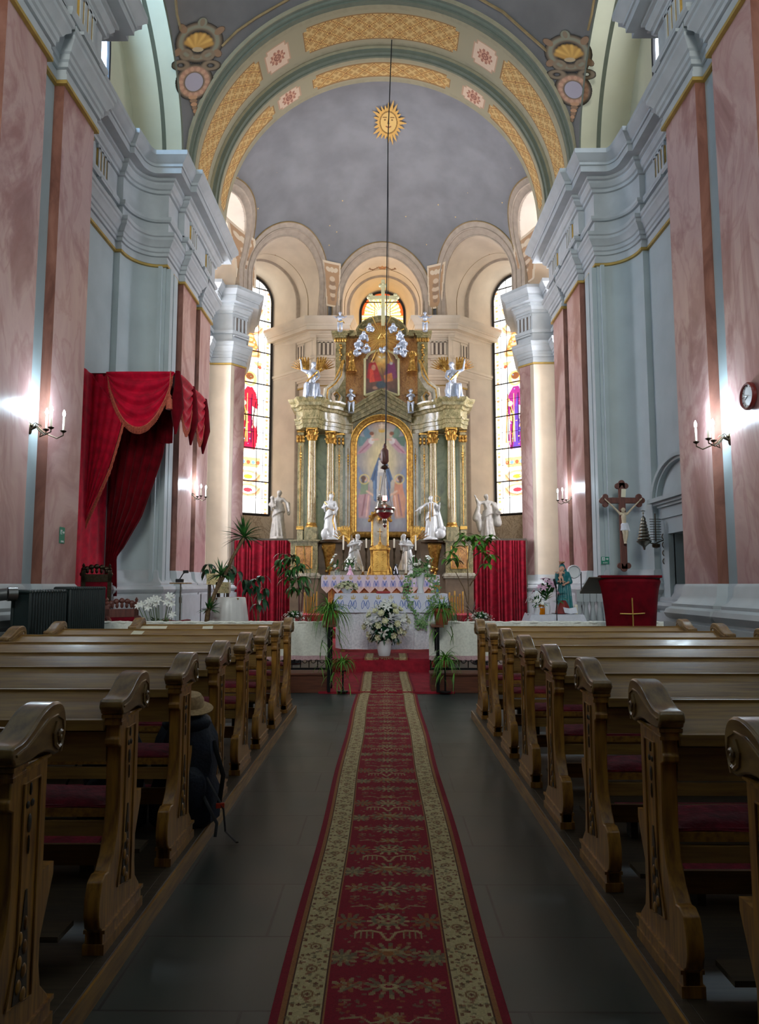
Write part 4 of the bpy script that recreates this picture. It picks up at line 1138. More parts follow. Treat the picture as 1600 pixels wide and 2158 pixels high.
for sx, xe, y1, side in ((1, 1.02, 8.62, 'right'), (-1, -1.085, 8.96, 'left')):
    mb = MB(); w_ = 2.55
    mb.span(xe, xe + sx * w_, -1.0, y1, 0, .082); mb.span(xe - sx * .0, xe + sx * .05, -1.0, y1, .082, .09); mb.span(xe + sx * .05, xe + sx * w_, -1.0, y1 - .03, .082, .088)
    o = mb.build('pew_platform', M['woodark']); bevel(o, .008)
    e = MB(); e.span(xe - sx * .012, xe, -1.0, y1, .0, .086); e.build('edge_board', M['wood'], o)
    tag(o, 'low wooden platform under the %s-hand pews' % side, 'platform')

# ------------------------------------------------------------------ runner carpet
def runner_canvas():
    w, h = 132, 140
    c = Canvas(w, h, (132, 10, 36)); c.asp = .86 / .9
    c.noise(.12, 7, 5)
    G1, G2, G3, OR = (150, 136, 96), (112, 104, 78), (176, 156, 112), (150, 92, 50)
    def spray(x, y, r, n, cols, ph=0, ring_=3, sq=.8):
        for q in range(ring_):
            rr = r * (q + 1) / ring_
            for k in range(n + q * 2):
                a = ph + 2 * PI * (k + .5 * (q % 2)) / (n + q * 2)
                c.ell(x + rr * math.cos(a), y + rr * math.sin(a) * sq, .021, .012, cols[(k + q) % len(cols)], .85, rot=a)
    def sym(f):
        f(1); f(-1)
    # field ornaments: rosette, vases, side palmettes, drooping pair
    spray(.5, .16, .10, 9, [G1, G2]); c.ell(.5, .16, .045, .025, G3); c.ell(.5, .16, .022, .012, (134, 22, 40))
    sym(lambda s: (spray(.5 + s * .19, .17, .055, 6, [G1, OR], 0, 2), c.line([(.5 + s * .06, .17), (.5 + s * .13, .19), (.5 + s * .2, .13)], .006, G2)))
    spray(.5, .44, .13, 11, [G2, G1, OR], .2, 4, .62); c.ell(.5, .44, .03, .03, OR); c.ell(.5, .47, .05, .012, G3)
    sym(lambda s: spray(.5 + s * .22, .40, .06, 7, [G1, G2], 0, 3, 1))
    sym(lambda s: c.line([(.5 + s * .015, .58), (.5 + s * .04, .64), (.5 + s * .09, .66), (.5 + s * .15, .655), (.5 + s * .17, .63)], .007, G3))
    sym(lambda s: [c.line([(.5 + s * (.08 + .03 * k), .65), (.5 + s * (.08 + .03 * k), .585)], .005, G1) for k in range(4)])
    c.ell(.5, .565, .02, .012, G3)
    spray(.5, .76, .10, 8, [G3, G1], 0, 3, .8); c.ring(.5, .78, .08, .06, .12, G2); sym(lambda s: spray(.5 + s * .21, .76, .075, 8, [G2, OR], 0, 3, 1))
    sym(lambda s: c.line([(.5, .92), (.5 + s * .08, .9), (.5 + s * .12, .94), (.5 + s * .2, .93)], .005, G1)); spray(.5, .93, .05, 7, [G1, OR], 0, 2, .6)
    r5 = random.Random(9)
    for k in range(90):
        x_, y_, a_ = r5.random() * .22, r5.random(), r5.random() * 3
        sym(lambda s: c.ell(.5 + s * x_, y_, .013, .008, [G1, G2, (150, 60, 50), OR][k % 4], .55, rot=s * a_))
    # borders
    ax = np.abs(c.X - .5)
    c.mix((ax > .27).astype(float), (150, 100, 58)); c.mix(((ax > .285) & (ax < .435)).astype(float), (184, 168, 124)); c.mix(((ax > .282) & (ax < .288) | (ax > .432) & (ax < .438)).astype(float), (84, 50, 36))
    sym(lambda s: [(c.ell(.5 + s * .36, (k + .5) / 5, .032, .034, (128, 92, 58)), c.ell(.5 + s * .36, (k + .5) / 5, .02, .022, (176, 160, 118)), c.ell(.5 + s * .36, (k + .5) / 5, .009, .012, (110, 60, 44)),
                    [c.ell(.5 + s * (.36 + dx), (k + dy) / 5, .010, .012, cc) for dx, dy, cc in ((-.055, .1, (128, 92, 58)), (.055, .1, (120, 84, 54)), (0, .0, (110, 96, 66)), (-.05, .5, (110, 96, 66)), (.05, .5, (140, 96, 60)), (-.03, .9, (110, 70, 46)), (.03, .12, (110, 70, 46)), (-.055, .8, (124, 90, 60)), (.055, .8, (110, 70, 50)))]) for k in range(5)])
    for k in range(150):
        x_, y_, a_ = .292 + r5.random() * .138, r5.random(), r5.random() * 3
        sym(lambda s: c.ell(.5 + s * x_, y_, .012, .008, [(120, 86, 56), (104, 92, 66), (132, 72, 52), (196, 180, 140)][k % 4], .7, rot=s * a_))
    c.mix(((ax > .462)).astype(float), (128, 16, 38))
    # foot wear and yarn mottling
    r = np.random.RandomState(2); c.a *= (0.88 + .24 * r.rand(h, w))[..., None]
    return c
rc = runner_canvas()
def runner_path(s):
    """distance along the runner -> (y, z)"""
    y0 = 1.0
    if s < 9.5: return y0 + s, .012 + (.0 if s < 9.45 else .0)
    if s < 9.6: return y0 + s - .02, .012 + (s - 9.5) * .3
    if s < 11.8: return y0 + s - .02, .045
    if s < 12.04: return 12.78, .045 + (s - 11.8) * .96
    return 12.78 + (s - 12.04), .278
NT = 15; PER = .9
class Tiled: pass
big = Canvas(rc.w, rc.h * NT, (0, 0, 0)); big.a = np.tile(rc.a, (NT, 1, 1))
def run_fn(u, v):
    s = v * NT * PER; y, z = runner_path(min(s, 12.95)) if s <= 12.95 else (13.69, .278)
    return (.02 + (u - .5) * .86 * (1 if y < 10.4 else .95) + .006 * math.sin(s * 2.1), y, z)
cut = int(rc.h * NT * (1 - 12.9 / (NT * PER))); big.mask[:cut] = False
o = big.build('carpet_runner', run_fn, VMC); o.location = (0, 0, 0); tag(o, 'long red patterned runner carpet with beige borders down the aisle', 'carpet')

# ------------------------------------------------------------------ sanctuary floor and steps
mb = MB()
mb.span(-5.45, -.95, 11.25, 27.4, 0, .24); mb.span(1.0, 5.3, 11.25, 27.4, 0, .24); mb.span(-.95, 1.0, 12.8, 27.4, 0, .24)
trim(mb, M['floor'])
mb = MB(); mb.span(-2.9, 2.8, 17.6, 22, .24, .48); mb.span(-2.5, 2.4, 18.6, 22, .48, .76); trim(mb, M['brownwood'])
mb = MB(); mb.span(-.95, 1.0, 10.5, 12.79, .0, .028); mb.span(-.95, 1.0, 12.77, 12.795, .0, .24)
o = mb.build('red_carpet', M['redcarpet']); tag(o, 'plain red carpet between the communion rails before the altar step', 'carpet')
mb = MB(); mb.span(-2.6, 2.6, 12.79, 17.58, .242, .26); mb.span(-2.6, 2.6, 17.575, 17.6, .26, .49); mb.span(-2.6, 2.6, 17.58, 18.6, .482, .497); mb.span(-2.3, 2.3, 18.58, 18.6, .49, .775); mb.span(-2.3, 2.3, 18.6, 20.0, .762, .777)
o = mb.build('red_carpet', M['redcarpet']); tag(o, 'red carpet covering the raised floor around the altar table', 'carpet')

# ------------------------------------------------------------------ communion rails, cloths, kneeling steps
def wavy_drape(x0, x1, y, ztop, zbot, back, seed, th=.006, fold=.012, nfold=9, depth=.16):
    rr = random.Random(seed); ph = [rr.random() * 6 for _ in range(4)]
    def fn(u, v):
        x = x0 + (x1 - x0) * u
        if v < .12: t = v / .12; return (x, y + depth * (1 - t), ztop + .006 * math.sin(u * 40 + ph[0]))
        t = (v - .12) / .88
        a = fold * t * (math.sin(u * nfold * 2 * PI + ph[1] + t * 1.2) + .5 * math.sin(u * nfold * 4.7 + ph[2] + t * 3))
        return (x, y - .012 - a - .02 * t, ztop - (ztop - zbot) * t - (0.0))
    return fn
for side, xa, xb in (('left', -.88, -4.25), ('right', .69, 4.35)):
    sx = -1 if side == 'left' else 1
    root = empty('communion_rail', ((xa + xb) / 2, 11.0, 0), 0, 'black iron communion rail on the %s under a white lace cloth' % side, 'communion rail')
    off = Matrix.Translation((-(xa + xb) / 2, -11.0, 0))
    p = MB(off); p.span(xa, xb, 10.92, 11.1, .93, .97); bevel(p.build('top_rail', M['brownwood'], root), .006)
    p = MB(off); p.span(xa, xb, 10.98, 11.04, .28, .31); p.span(xa, xb, 10.98, 11.04, .86, .89)
    n = 26
    for k in range(n + 1):
        x = xa + (xb - xa) * k / n; p.tube([(x, 11.01, .0 if k % 5 == 0 else .28), (x, 11.01, .93)], .012 if k % 5 == 0 else .008, 6)
    p.build('iron_bars', M['iron'], root)
    p = MB(off)
    for k in range(n):
        x = xa + (xb - xa) * (k + .5) / n
        for s in (-1, 1):
            p.tube([(x + s * .05 * math.cos(a) * (1 - a / 8), 11.0, .40 + s * .0 + .05 * math.sin(a) * (1 - a / 8)) for a in [i * .5 for i in range(11)]], .006, 5)
        p.tube([(x, 11.0, .45), (x + .02, 11.0, .6), (x - .02, 11.0, .72), (x, 11.0, .84)], .006, 5)
    p.build('scrollwork', M['iron'], root)
    # cloth
    mb = MB(Matrix.Translation((-(xa + xb) / 2, -10.9, -.97)))
    fn = wavy_drape(xa - sx * .03, xb, 10.9, .99, .50, .2, 5 + sx, nfold=9, fold=.035, depth=.24); mb.sheet(fn, 160, 24, .004)
    mb.tube([(xa + (xb - xa) * k / 60, 10.9 + .008 * math.sin(k * 1.7), .987 + .006 * math.sin(k * 2.3)) for k in range(61)], [.018 + .005 * math.sin(k * 1.3) for k in range(61)], 8)
    cl = mb.build('rail_cloth', M['lace'], ang=60); cl.location = ((xa + xb) / 2, 10.9, .97)
    tag(cl, 'white lace cloth with pink hem draped over the %s communion rail' % side, 'cloth', 'lace cloths on the communion rails')
    mb = MB(Matrix.Translation((-(xa + xb) / 2, -10.9, -.97)))
    def hem(u, v):
        p_ = Vector(fn(u, 1.0)); z = -.055 * v - (.012 * abs(math.sin(u * 130)) if v > .9 else 0)
        return (p_.x, p_.y, p_.z + z)
    mb.sheet(hem, 260, 3, .003); mb.build('hem', M['pinklace'], cl)
    # kneeling step
    mb = MB(); x1 = -.84 if side == 'left' else .665; x2 = -3.1 if side == 'left' else 3.3
    mb.span(x1, x2, 10.56, 10.9, 0, .245)
    o = mb.build('kneeling_step', M['brownwood']); bevel(o, .006)
    q = MB(); q.span(x1 - sx * .01, x2, 10.54, 10.9, .245, .285); bevel(q.build('tread', M['brownwood'], o), .01)
    tag(o, 'red-brown wooden kneeling step before the %s communion rail' % side, 'step')
# ------------------------------------------------------------------ carved figures
def human(mb, H=1.0, head=1.0, pose=None, robe=True, fat=1.0, rmin=.1, hem=.17, turn=0.0, seed=1, hips=True, wings=False, skirt_from=.60, fingers=True):
    """figure facing -y, feet at z=0. pose overrides joints (unit height)."""
    J = dict(pel=(0, 0, .52), che=(0, 0, .72), nec=(0, 0, .83), hea=(0, -.012, .925),
             sl=(-.10, 0, .80), sr=(.10, 0, .80), el=(-.145, 0, .65), er=(.145, 0, .65), hl=(-.15, -.05, .52), hr=(.15, -.05, .52),
             pl=(-.05, 0, .51), pr=(.05, 0, .51), kl=(-.055, -.01, .28), kr=(.055, -.01, .28), al=(-.055, .01, .045), ar=(.055, .01, .045))
    if pose: J.update(pose)
    J = {k: Vector(v) * H for k, v in J.items()}
    f = fat * H
    mb.cap(J['pel'], J['pel'] * .45 + J['che'] * .55, .072 * f, .068 * f); mb.cap(J['pel'] * .45 + J['che'] * .55, J['che'], .068 * f, .082 * f)
    mb.cap(J['che'], J['nec'], .078 * f, .034 * f); mb.cap(J['sl'] + (J['che'] - J['sl']) * .1, J['sr'] + (J['che'] - J['sr']) * .1, .045 * f)
    mb.cap(J['nec'], J['hea'], .034 * f, .036 * f)
    hd = J['hea']; hs = head * H
    dirf = Vector((math.sin(turn), -math.cos(turn), 0)); sd = Vector((math.cos(turn), math.sin(turn), 0))
    mb.ball(hd, (.048 * hs, .056 * hs, .064 * hs), 14, 10, rz=turn)
    mb.ball(hd + dirf * .024 * hs - Vector((0, 0, .028 * hs)), (.034 * hs, .034 * hs, .036 * hs), 10, 8)
    mb.cap(hd + dirf * .054 * hs + Vector((0, 0, .012 * hs)), hd + dirf * .066 * hs - Vector((0, 0, .012 * hs)), .006 * hs, .010 * hs, 6)
    for s in (-1, 1):
        mb.ball(hd + dirf * .05 * hs + sd * s * .018 * hs + Vector((0, 0, .018 * hs)), (.012 * hs, .008 * hs, .005 * hs), 6, 5)
        mb.ball(hd + sd * s * .048 * hs, (.007 * hs, .012 * hs, .016 * hs), 6, 5)
    mb.ball(hd + dirf * .052 * hs - Vector((0, 0, .03 * hs)), (.014 * hs, .008 * hs, .005 * hs), 6, 5)
    mb.ball(hd + dirf * .042 * hs - Vector((0, 0, .052 * hs)), (.014 * hs, .012 * hs, .010 * hs), 6, 5)
    rd = random.Random(seed)
    for k in range(16):         # curls of hair
        a = rd.random() * PI * 1.3 + PI * .35 - PI * .5; e = rd.random() * 1.2
        v = (sd * math.cos(a) * .95 - dirf * math.sin(a)) * math.cos(e) + Vector((0, 0, math.sin(e)))
        mb.ball(hd + v * .052 * hs, .017 * hs, 6, 5)
    for s, h, e, w_ in ((-1, 'sl', 'el', 'hl'), (1, 'sr', 'er', 'hr')):
        mb.cap(J[h], J[e], .036 * f, .027 * f); mb.cap(J[e], J[w_], .027 * f, .018 * f)
        d = (J[w_] - J[e]).normalized(); q = J[w_] + d * .022 * H
        mb.cap(J[w_], q, .018 * f, .02 * f, 8)
        if fingers:
            a = d.orthogonal().normalized(); b_ = d.cross(a)
            for k in range(4):
                o = a * (k - 1.5) * .0105 * H; L = (.034, .042, .039, .028)[k] * H
                m1 = q + d * .012 * H + o; m2 = m1 + d * L * .55 + b_ * .002 * H; m3 = m2 + d * L * .4 + b_ * .012 * H
                mb.cap(m1, m2, .0068 * f, .006 * f, 6); mb.cap(m2, m3, .006 * f, .005 * f, 6)
            mb.cap(J[w_] + a * .016 * H, J[w_] + a * .032 * H + d * .03 * H, .008 * f, .006 * f, 6)
    for h, k_, a_ in (('pl', 'kl', 'al'), ('pr', 'kr', 'ar')):
        mb.cap(J[h], J[k_], .056 * f, .040 * f); mb.cap(J[k_], J[k_] * .6 + J[a_] * .4, .038 * f, .038 * f); mb.cap(J[k_] * .6 + J[a_] * .4, J[a_], .038 * f, .022 * f)
        mb.cap(J[a_] + Vector((0, .01 * H, -.02 * H)), J[a_] + Vector((0, -.075 * H, -.028 * H)), .022 * f, .016 * f, 8)
    if robe:
        n = rd.randint(7, 10); ph = rd.random() * 6
        top = skirt_from * H
        def wob(a, z): t = 1 - z / top; return 1 + (.10 * t + .02) * math.sin(n * a + ph + 1.5 * t) + .05 * t * math.sin(2.3 * n * a + 1)
        prof = []
        for k in range(13):
            t = k / 12; z = top * t; r = (hem + (rmin - hem) * t ** .8) * H
            prof.append((r, z + .012 * H))
        mb.lathe(prof, (J['pel'].x, J['pel'].y * .5, 0), 48, True, 1, .78, wob)
        # diagonal mantle folds
        for k in range(5):
            z = (.62 - .035 * k) * H; r = (.098 + .008 * k) * H
            mb.tube([(J['pel'].x + r * math.cos(a), r * .85 * math.sin(a), z + .07 * H * math.cos(a + .4)) for a in [i * 2 * PI / 16 for i in range(17)]], .016 * H, 6)
        for s in (-1, 1):
            mb.cap((J['che'].x + s * .05 * H, -.055 * H, .76 * H), (J['pel'].x - s * .03 * H, -.085 * H, .56 * H), .018 * H, .024 * H)
            e = J['el' if s < 0 else 'er']; w_ = J['hl' if s < 0 else 'hr']
            mb.cap(e, e * .4 + w_ * .6, .038 * H, .036 * H); m_ = e * .6 + w_ * .4
            mb.cap(m_, m_ + Vector((0, .01 * H, -.11 * H)), .03 * H, .016 * H)
        for k in range(7):
            a = rd.random() * 2 * PI; r0, r1 = .1 * H, hem * H * .96
            mb.cap((r0 * math.cos(a), r0 * .8 * math.sin(a), .5 * H), (r1 * math.cos(a + .25), r1 * .8 * math.sin(a + .25), .04 * H), .012 * H, .022 * H, 6)
    return J
def wing(mb, root, out, H, up=1.0, n=9):
    """feathered wing from root going out (x sign) and up"""
    for row, (L0, L1, t0) in enumerate(((.34, .2, 0), (.24, .14, .02), (.15, .09, .04))):
        for k in range(n):
            t = k / (n - 1); a = math.radians(112 - 92 * t)
            p = Vector(root) + Vector((out * (.03 + .16 * t), .02, .10 + .10 * math.sin(t * 2.2) - .02 * t)) * H
            d = Vector((out * math.cos(a) * .7 + out * .25, .12, math.sin(a) * up)).normalized()
            L = (L0 + (L1 - L0) * t) * H
            q = p + d * L
            mb.tube([p - Vector((0, t0 * H * .4, 0)), (p + q) / 2 - Vector((0, t0 * H * .6, 0)), q - Vector((0, t0 * H * .2, 0))], [.016 * H, .034 * H, .012 * H], 7, flat=.35)
    mb.cap(root, Vector(root) + Vector((out * .06, .02, .12)) * H, .022 * H, .02 * H); mb.cap(Vector(root) + Vector((out * .06, .02, .12)) * H, Vector(root) + Vector((out * .19, .02, .19)) * H, .02 * H, .014 * H)
def halo(root_o, c, r, m, rays=14):
    mb = MB(); mb.lathe([(r * .9, -.004), (r, -.004), (r, .004), (r * .9, .004), (r * .9, -.004)], (0, 0, 0), 24, False)
    for k in range(rays):
        a = 2 * PI * k / rays; L = r * (1.35 if k % 2 else 1.15)
        mb.cap((r * math.cos(a), r * math.sin(a), 0), (L * math.cos(a), L * math.sin(a), 0), .012 * r + .004, .003, 5)
    mb.M = Matrix()
    o = mb.build('halo', m, root_o); o.location = c; o.rotation_euler = (PI / 2, 0, 0); return o

PUTTO = dict(pel=(0, 0, .46), che=(0, 0, .64), nec=(0, 0, .76), hea=(0, -.02, .88), sl=(-.11, 0, .73), sr=(.11, 0, .73), pl=(-.07, 0, .44), pr=(.07, 0, .44), kl=(-.085, -.03, .24), kr=(.08, -.02, .24), al=(-.08, .0, .045), ar=(.09, 0, .045))

# ------------------------------------------------------------------ reredos (retable) of the high altar
RD = 22.4                    # column plane
ret = empty('reredos', (X0, 23.0, .24), 0, 'tall carved baroque high altarpiece of olive marble with gilt columns and two paintings', 'altarpiece')
RO = Matrix.Translation((-X0, -23.0, -.24))
AX = 804.5
def rx(px, d): return at(px, 1232, d).x
def rz(py, d): return at(AX, py, d).z
def both(f):
    f(1); f(-1)
XC = at(AX, 1000, RD).x
def RX(px, s, d=RD):       # px given on the left half; s=-1 left, +1 mirrored right
    dx = abs(at(px, 1100, d).x - at(AX, 1100, d).x); return XC + s * dx
def part(mb, name, m, parent=None, **k): return mb.build(name, M[m] if isinstance(m, str) else m, parent or ret, **k)
Zp0 = .76; Zb = rz(1212, RD); Zc = rz(1139, RD); Zt = rz(905, RD); Zk = rz(930, RD)
ZE1 = rz(845, RD)
for s in (-1, 1):
    xa, xb = RX(616, s), RX(672, s); xi = RX(722, s)
    lo, hi = min(xa, xb), max(xa, xb)
    q = MB(RO); q.span(lo, hi, 22.0, 23.4, .24, Zb - .1); q.span(lo - .04, hi + .04, 21.96, 23.4, .24, .5)
    base = part(q, 'base_block', 'altbase'); bevel(base, .01)
    q = MB(RO)
    for z0, z1, e in ((Zb - .1, Zb - .04, .05), (Zb - .04, Zb + .02, .08), (Zb + .02, Zb + .06, .04)): q.span(lo - e, hi + e, 22.0 - e, 23.4, z0, z1)
    part(q, 'base_moulding', 'altgrey')
    q = MB(RO); q.span(lo, hi, 22.04, 23.4, Zb + .06, Zc - .08); ped = part(q, 'pedestal', 'altgreen')
    q = MB(RO)
    for z0, z1, e in ((Zc - .08, Zc - .04, .03), (Zc - .04, Zc, .07)): q.span(lo - e, hi + e, 22.04 - e, 23.4, z0, z1)
    part(q, 'pedestal_cornice', 'altgreen')
    q = MB(RO); pm = (lo + hi) / 2; hw = (hi - lo) * .30; q.span(pm - hw, pm + hw, 22.02, 22.06, Zb + .2, Zc - .2); part(q, 'ochre_panel', 'altorange', ped)
    q = MB(RO); z0, z1 = Zb + .2, Zc - .2
    q.tube([(pm - hw, 22.02, z0), (pm + hw, 22.02, z0), (pm + hw, 22.02, z1), (pm - hw, 22.02, z1), (pm - hw, 22.02, z0)], .018, 5)
    q.tube([(pm, 22.02, z0 + .05), (pm, 22.02, z1 - .05)], .012, 5); part(q, 'gilt_frame', 'gilt', ped)
    # inner recessed plinth under the statue
    lo2, hi2 = min(xb, xi), max(xb, xi)
    q = MB(RO); q.span(lo2, hi2, 22.55, 23.4, .24, Zc - .06); q.span(lo2, hi2, 22.3, 23.4, Zc - .06, Zc); part(q, 'recessed_plinth', 'altbase')
    # gilt console under the statue
    cx = RX(694, s); q = MB(RO)
    q.tube([(cx, 22.5, Zb + .15), (cx, 22.36, Zb + .4), (cx, 22.3, Zb + .62), (cx, 22.26, Zc - .28), (cx, 22.22, Zc - .12)], [.1, .13, .16, .2, .22], 10)
    for e in (-1, 1): q.tube([(cx + e * (.17 + .0), 22.2 + .09 * math.cos(a) * (1 - a / 9), Zc - .22 + .10 * math.sin(a) * (1 - a / 9)) for a in [i * .6 for i in range(11)]], .035, 6)
    for k in range(12):
        a = k * 2.4; q.ball((cx + .08 * math.cos(a), 22.3 + .1 * (k / 12), Zc - .45 - .055 * k), (.05, .05, .05), 7, 5)
    part(q, 'console', 'gilt')
    # columns: outer round, inner round, flat pilasters at the sides
    for nm, px, rr, y, z0 in (('column', 656.5, .135, 22.28, Zc), ('column', 695.5, .125, 22.75, Zc + .12)):
        x = RX(px, s, y); z1 = Zk
        q = MB(RO); q.bbox((x, y, z0 + .2), (rr * 2.9, rr * 2.9, .40), .015); pe = part(q, 'column_plinth', 'altgreen')
        q = MB(RO); zb_ = z0 + .4
        q.lathe([(rr * 1.02, zb_ + .12), (rr * 1.03, zb_ + .2), (rr * 1.0, zb_ + 1.0), (rr * .86, z1)], (x, y, 0), 28); col = part(q, 'column', 'altcol')
        q = MB(RO); q.lathe([(rr * 1.4, zb_), (rr * 1.4, zb_ + .03), (rr * 1.28, zb_ + .05), (rr * 1.12, zb_ + .07), (rr * 1.22, zb_ + .1), (rr * 1.06, zb_ + .14)], (x, y, 0), 28); part(q, 'column_base', 'gilt', col)
        q = MB(RO); h = Zt - Zk
        q.lathe([(rr * .92, z1 - .02), (rr * .98, z1), (rr * .88, z1 + .03), (rr * .95, z1 + h * .5), (rr * 1.25, z1 + h * .8), (rr * 1.1, z1 + h * .82)], (x, y, 0), 20)
        for row in range(2):
            for k in range(8):
                a = 2 * PI * (k + .5 * row) / 8; r0 = rr * .92; zz = z1 + h * (.05 + .32 * row)
                q.tube([(x + r0 * math.cos(a), y + r0 * math.sin(a), zz), (x + r0 * 1.12 * math.cos(a), y + r0 * 1.12 * math.sin(a), zz + h * .25), (x + r0 * 1.5 * math.cos(a), y + r0 * 1.5 * math.sin(a), zz + h * .38), (x + r0 * 1.6 * math.cos(a), y + r0 * 1.6 * math.sin(a), zz + h * .3)], [.03, .035, .025, .012], 6)
        for k in range(4):
            a = PI / 4 + k * PI / 2; q.ball((x + rr * 1.5 * math.cos(a), y + rr * 1.5 * math.sin(a), z1 + h * .8), .045, 8, 6)
        q.box((x, y, z1 + h * .93), (rr * 2.6, rr * 2.6, h * .13)); part(q, 'capital', 'gilt', col)
    for px0, px1, y, m_ in ((626, 638, 22.6, 'altgreen'), (706, 722, 23.0, 'altgreen'), (727, 739, 23.05, 'altgrey')):
        a_, b_ = RX(px0, s, y), RX(px1, s, y); lo3, hi3 = min(a_, b_), max(a_, b_)
        q = MB(RO); q.span(lo3, hi3, y, 23.45, Zc, Zt); pil = part(q, 'pilaster', m_)
        q = MB(RO); q.tube([((lo3 + hi3) / 2, y - .01, Zc + .5), ((lo3 + hi3) / 2, y - .01, Zk - .1)], .012, 5)
        for k in range(7): q.ball(((lo3 + hi3) / 2, y - .01, Zk - .35 - .09 * k), (.035 - .003 * k, .02, .05), 6, 5)
        q.span(lo3 - .02, hi3 + .02, y - .03, 23.4, Zc + .36, Zc + .46)
        if px0 != 727:
            q.span(lo3 - .03, hi3 + .03, y - .05, 23.4, Zt - .05, Zt)
            for k in range(6): q.ball((lo3 + (hi3 - lo3) * (k % 3) / 2, y - .04, Zk + .06 + .12 * (k // 3)), (.05, .04, .07), 6, 5)
        part(q, 'gilt_trim', 'gilt', pil)
    a_, b_ = RX(636, s, 23.2), RX(740, s, 23.2); q = MB(RO); q.span(min(a_, b_), max(a_, b_), 23.2, 23.4, Zc, Zt); part(q, 'green_panel', 'altpanel')
    # entablature block: plan path, curving in to the centre
    P = [(RX(741, s, 23.1), 23.1), (RX(722, s, 23.0), 22.95), (RX(706, s, 22.8), 22.62), (RX(690, s, 22.6), 22.50), (RX(674, s, 22.3), 22.3), (RX(668, s, 22.1), 22.08), (RX(636, s, 22.1), 22.08), (RX(630, s, 22.3), 22.35), (RX(622, s, 22.4), 22.4), (RX(622, s, 22.4), 23.3)]
    q = MB(RO); hE = ZE1 - Zt
    prof = [(0, Zt), (0, Zt + hE * .14), (.03, Zt + hE * .15), (.03, Zt + hE * .28), (.06, Zt + hE * .30), (.06, Zt + hE * .36), (.0, Zt + hE * .37), (.0, Zt + hE * .62), (.05, Zt + hE * .64), (.08, Zt + hE * .72), (.16, Zt + hE * .74), (.17, Zt + hE * .84), (.22, Zt + hE * .9), (.25, Zt + hE * .97), (.25, ZE1)]
    if s < 0: prof2 = prof
    else: prof2 = [(-o, z) for o, z in prof]
    q.sweep(prof2, P)
    n0 = len(P); top = [(p[0], p[1]) for p in P]
    q.prism(top + [(RX(741, s, 23.1), 23.4)], Zt, ZE1 - .02, 'Z') if False else None
    en = part(q, 'entablature', 'altgreen', ang=30)
    q = MB(RO); cxs = [p for p in P]; 
    # solid core below and above
    q.prism([(p[0], p[1]) for p in P] , Zt + .01, Zt + .012, 'Z'); q.prism([(XC + (p[0] - XC) * 1.0 + 0, p[1] - .1) for p in P], ZE1 - .03, ZE1, 'Z'); part(q, 'cornice_cap', 'altgreen', en)
    # broken pediment wing rising to the centre
    q = MB(RO)
    x0_, x1_ = RX(741, s, 23.0), XC; zL0, zL1 = rz(893, 23), rz(867, 23); zA0, zA1 = rz(860, 23), rz(822, 23)
    zL0, zL1, zA0, zA1 = rz(890, 23), rz(862, 23), rz(860, 23), rz(822, 23)
    for (f0, f1, yy) in ((0, .25, 23.12), (.25, .5, 23.06), (.5, .72, 23.0), (.72, .88, 22.88), (.88, 1.0, 22.82)):
        q.prism([(x0_, zL0 + (zL1 - zL0) * f0), (x0_, zL0 + (zL1 - zL0) * f1), (x1_, zA0 + (zA1 - zA0) * f1), (x1_, zA0 + (zA1 - zA0) * f0)], yy - .12, 23.4, 'Y')
    part(q, 'pediment', 'altgreen')
    # upper storey scroll pilasters
    y = 22.75
    q = MB(RO); a_, b_ = RX(705, s, y), RX(727, s, y); lo3, hi3 = min(a_, b_), max(a_, b_)
    zA, zB = rz(845, y), rz(712, y); q.span(lo3, hi3, y, 23.3, ZE1 - .05, zB); up = part(q, 'upper_pilaster', 'altgreen')
    q = MB(RO)
    for z0, z1, e in ((zB, zB + .07, .02), (zB + .07, zB + .13, .07), (zB + .13, zB + .2, .13)): q.span(lo3 - e, hi3 + e, y - e, 23.3, z0, z1)
    part(q, 'upper_cornice', 'altgreen', up)
    q = MB(RO)
    for k in range(5): q.ball((lo3 + (hi3 - lo3) * (k / 4), y - .04, zB - .08), (.05, .05, .08), 7, 5)
    for k in range(9): q.ball(((lo3 + hi3) / 2 + .03 * math.sin(k * 2), y - .03, zB - .25 - .08 * k), (.05 - .004 * k, .03, .05), 6, 5)
    part(q, 'gilt_garland', 'gilt', up)
    q = MB(RO); cxv, czv = RX(707, s, y), rz(834, y)
    sp = [(cxv - s * .0 + s * (.27 - .026 * k) * math.cos(k * .62 + 1.2) * 1, y - .06, czv + (.27 - .026 * k) * math.sin(k * .62 + 1.2)) for k in range(10)]
    pth = [(RX(722, s, y), y - .06, rz(768, y)), (RX(718, s, y), y - .06, rz(795, y)), (RX(706, s, y), y - .06, rz(812, y)), (RX(690, s, y), y - .06, rz(824, y)), (RX(688, s, y), y - .06, rz(842, y)), (RX(697, s, y), y - .06, rz(853, y)), (RX(712, s, y), y - .06, rz(850, y)), (RX(716, s, y), y - .06, rz(838, y)), (RX(710, s, y), y - .06, rz(830, y)), (RX(703, s, y), y - .06, rz(835, y))]
    q.tube(pth, [.07, .11, .14, .16, .15, .13, .1, .075, .055, .04], 8)
    vo = part(q, 'scroll', 'altgrey')
    q = MB(RO); q.tube([(p[0], p[1] - .15, p[2]) for p in pth], .028, 5)
    for k in range(6): q.tube([(pth[0][0] - s * .02, y - .12, pth[0][2] + .1), (pth[0][0] + s * (.05 + .05 * k), y - .14, pth[0][2] - .12 - .1 * k)], [.05, .015], 6)
    part(q, 'gilt_leaf', 'gilt', vo)
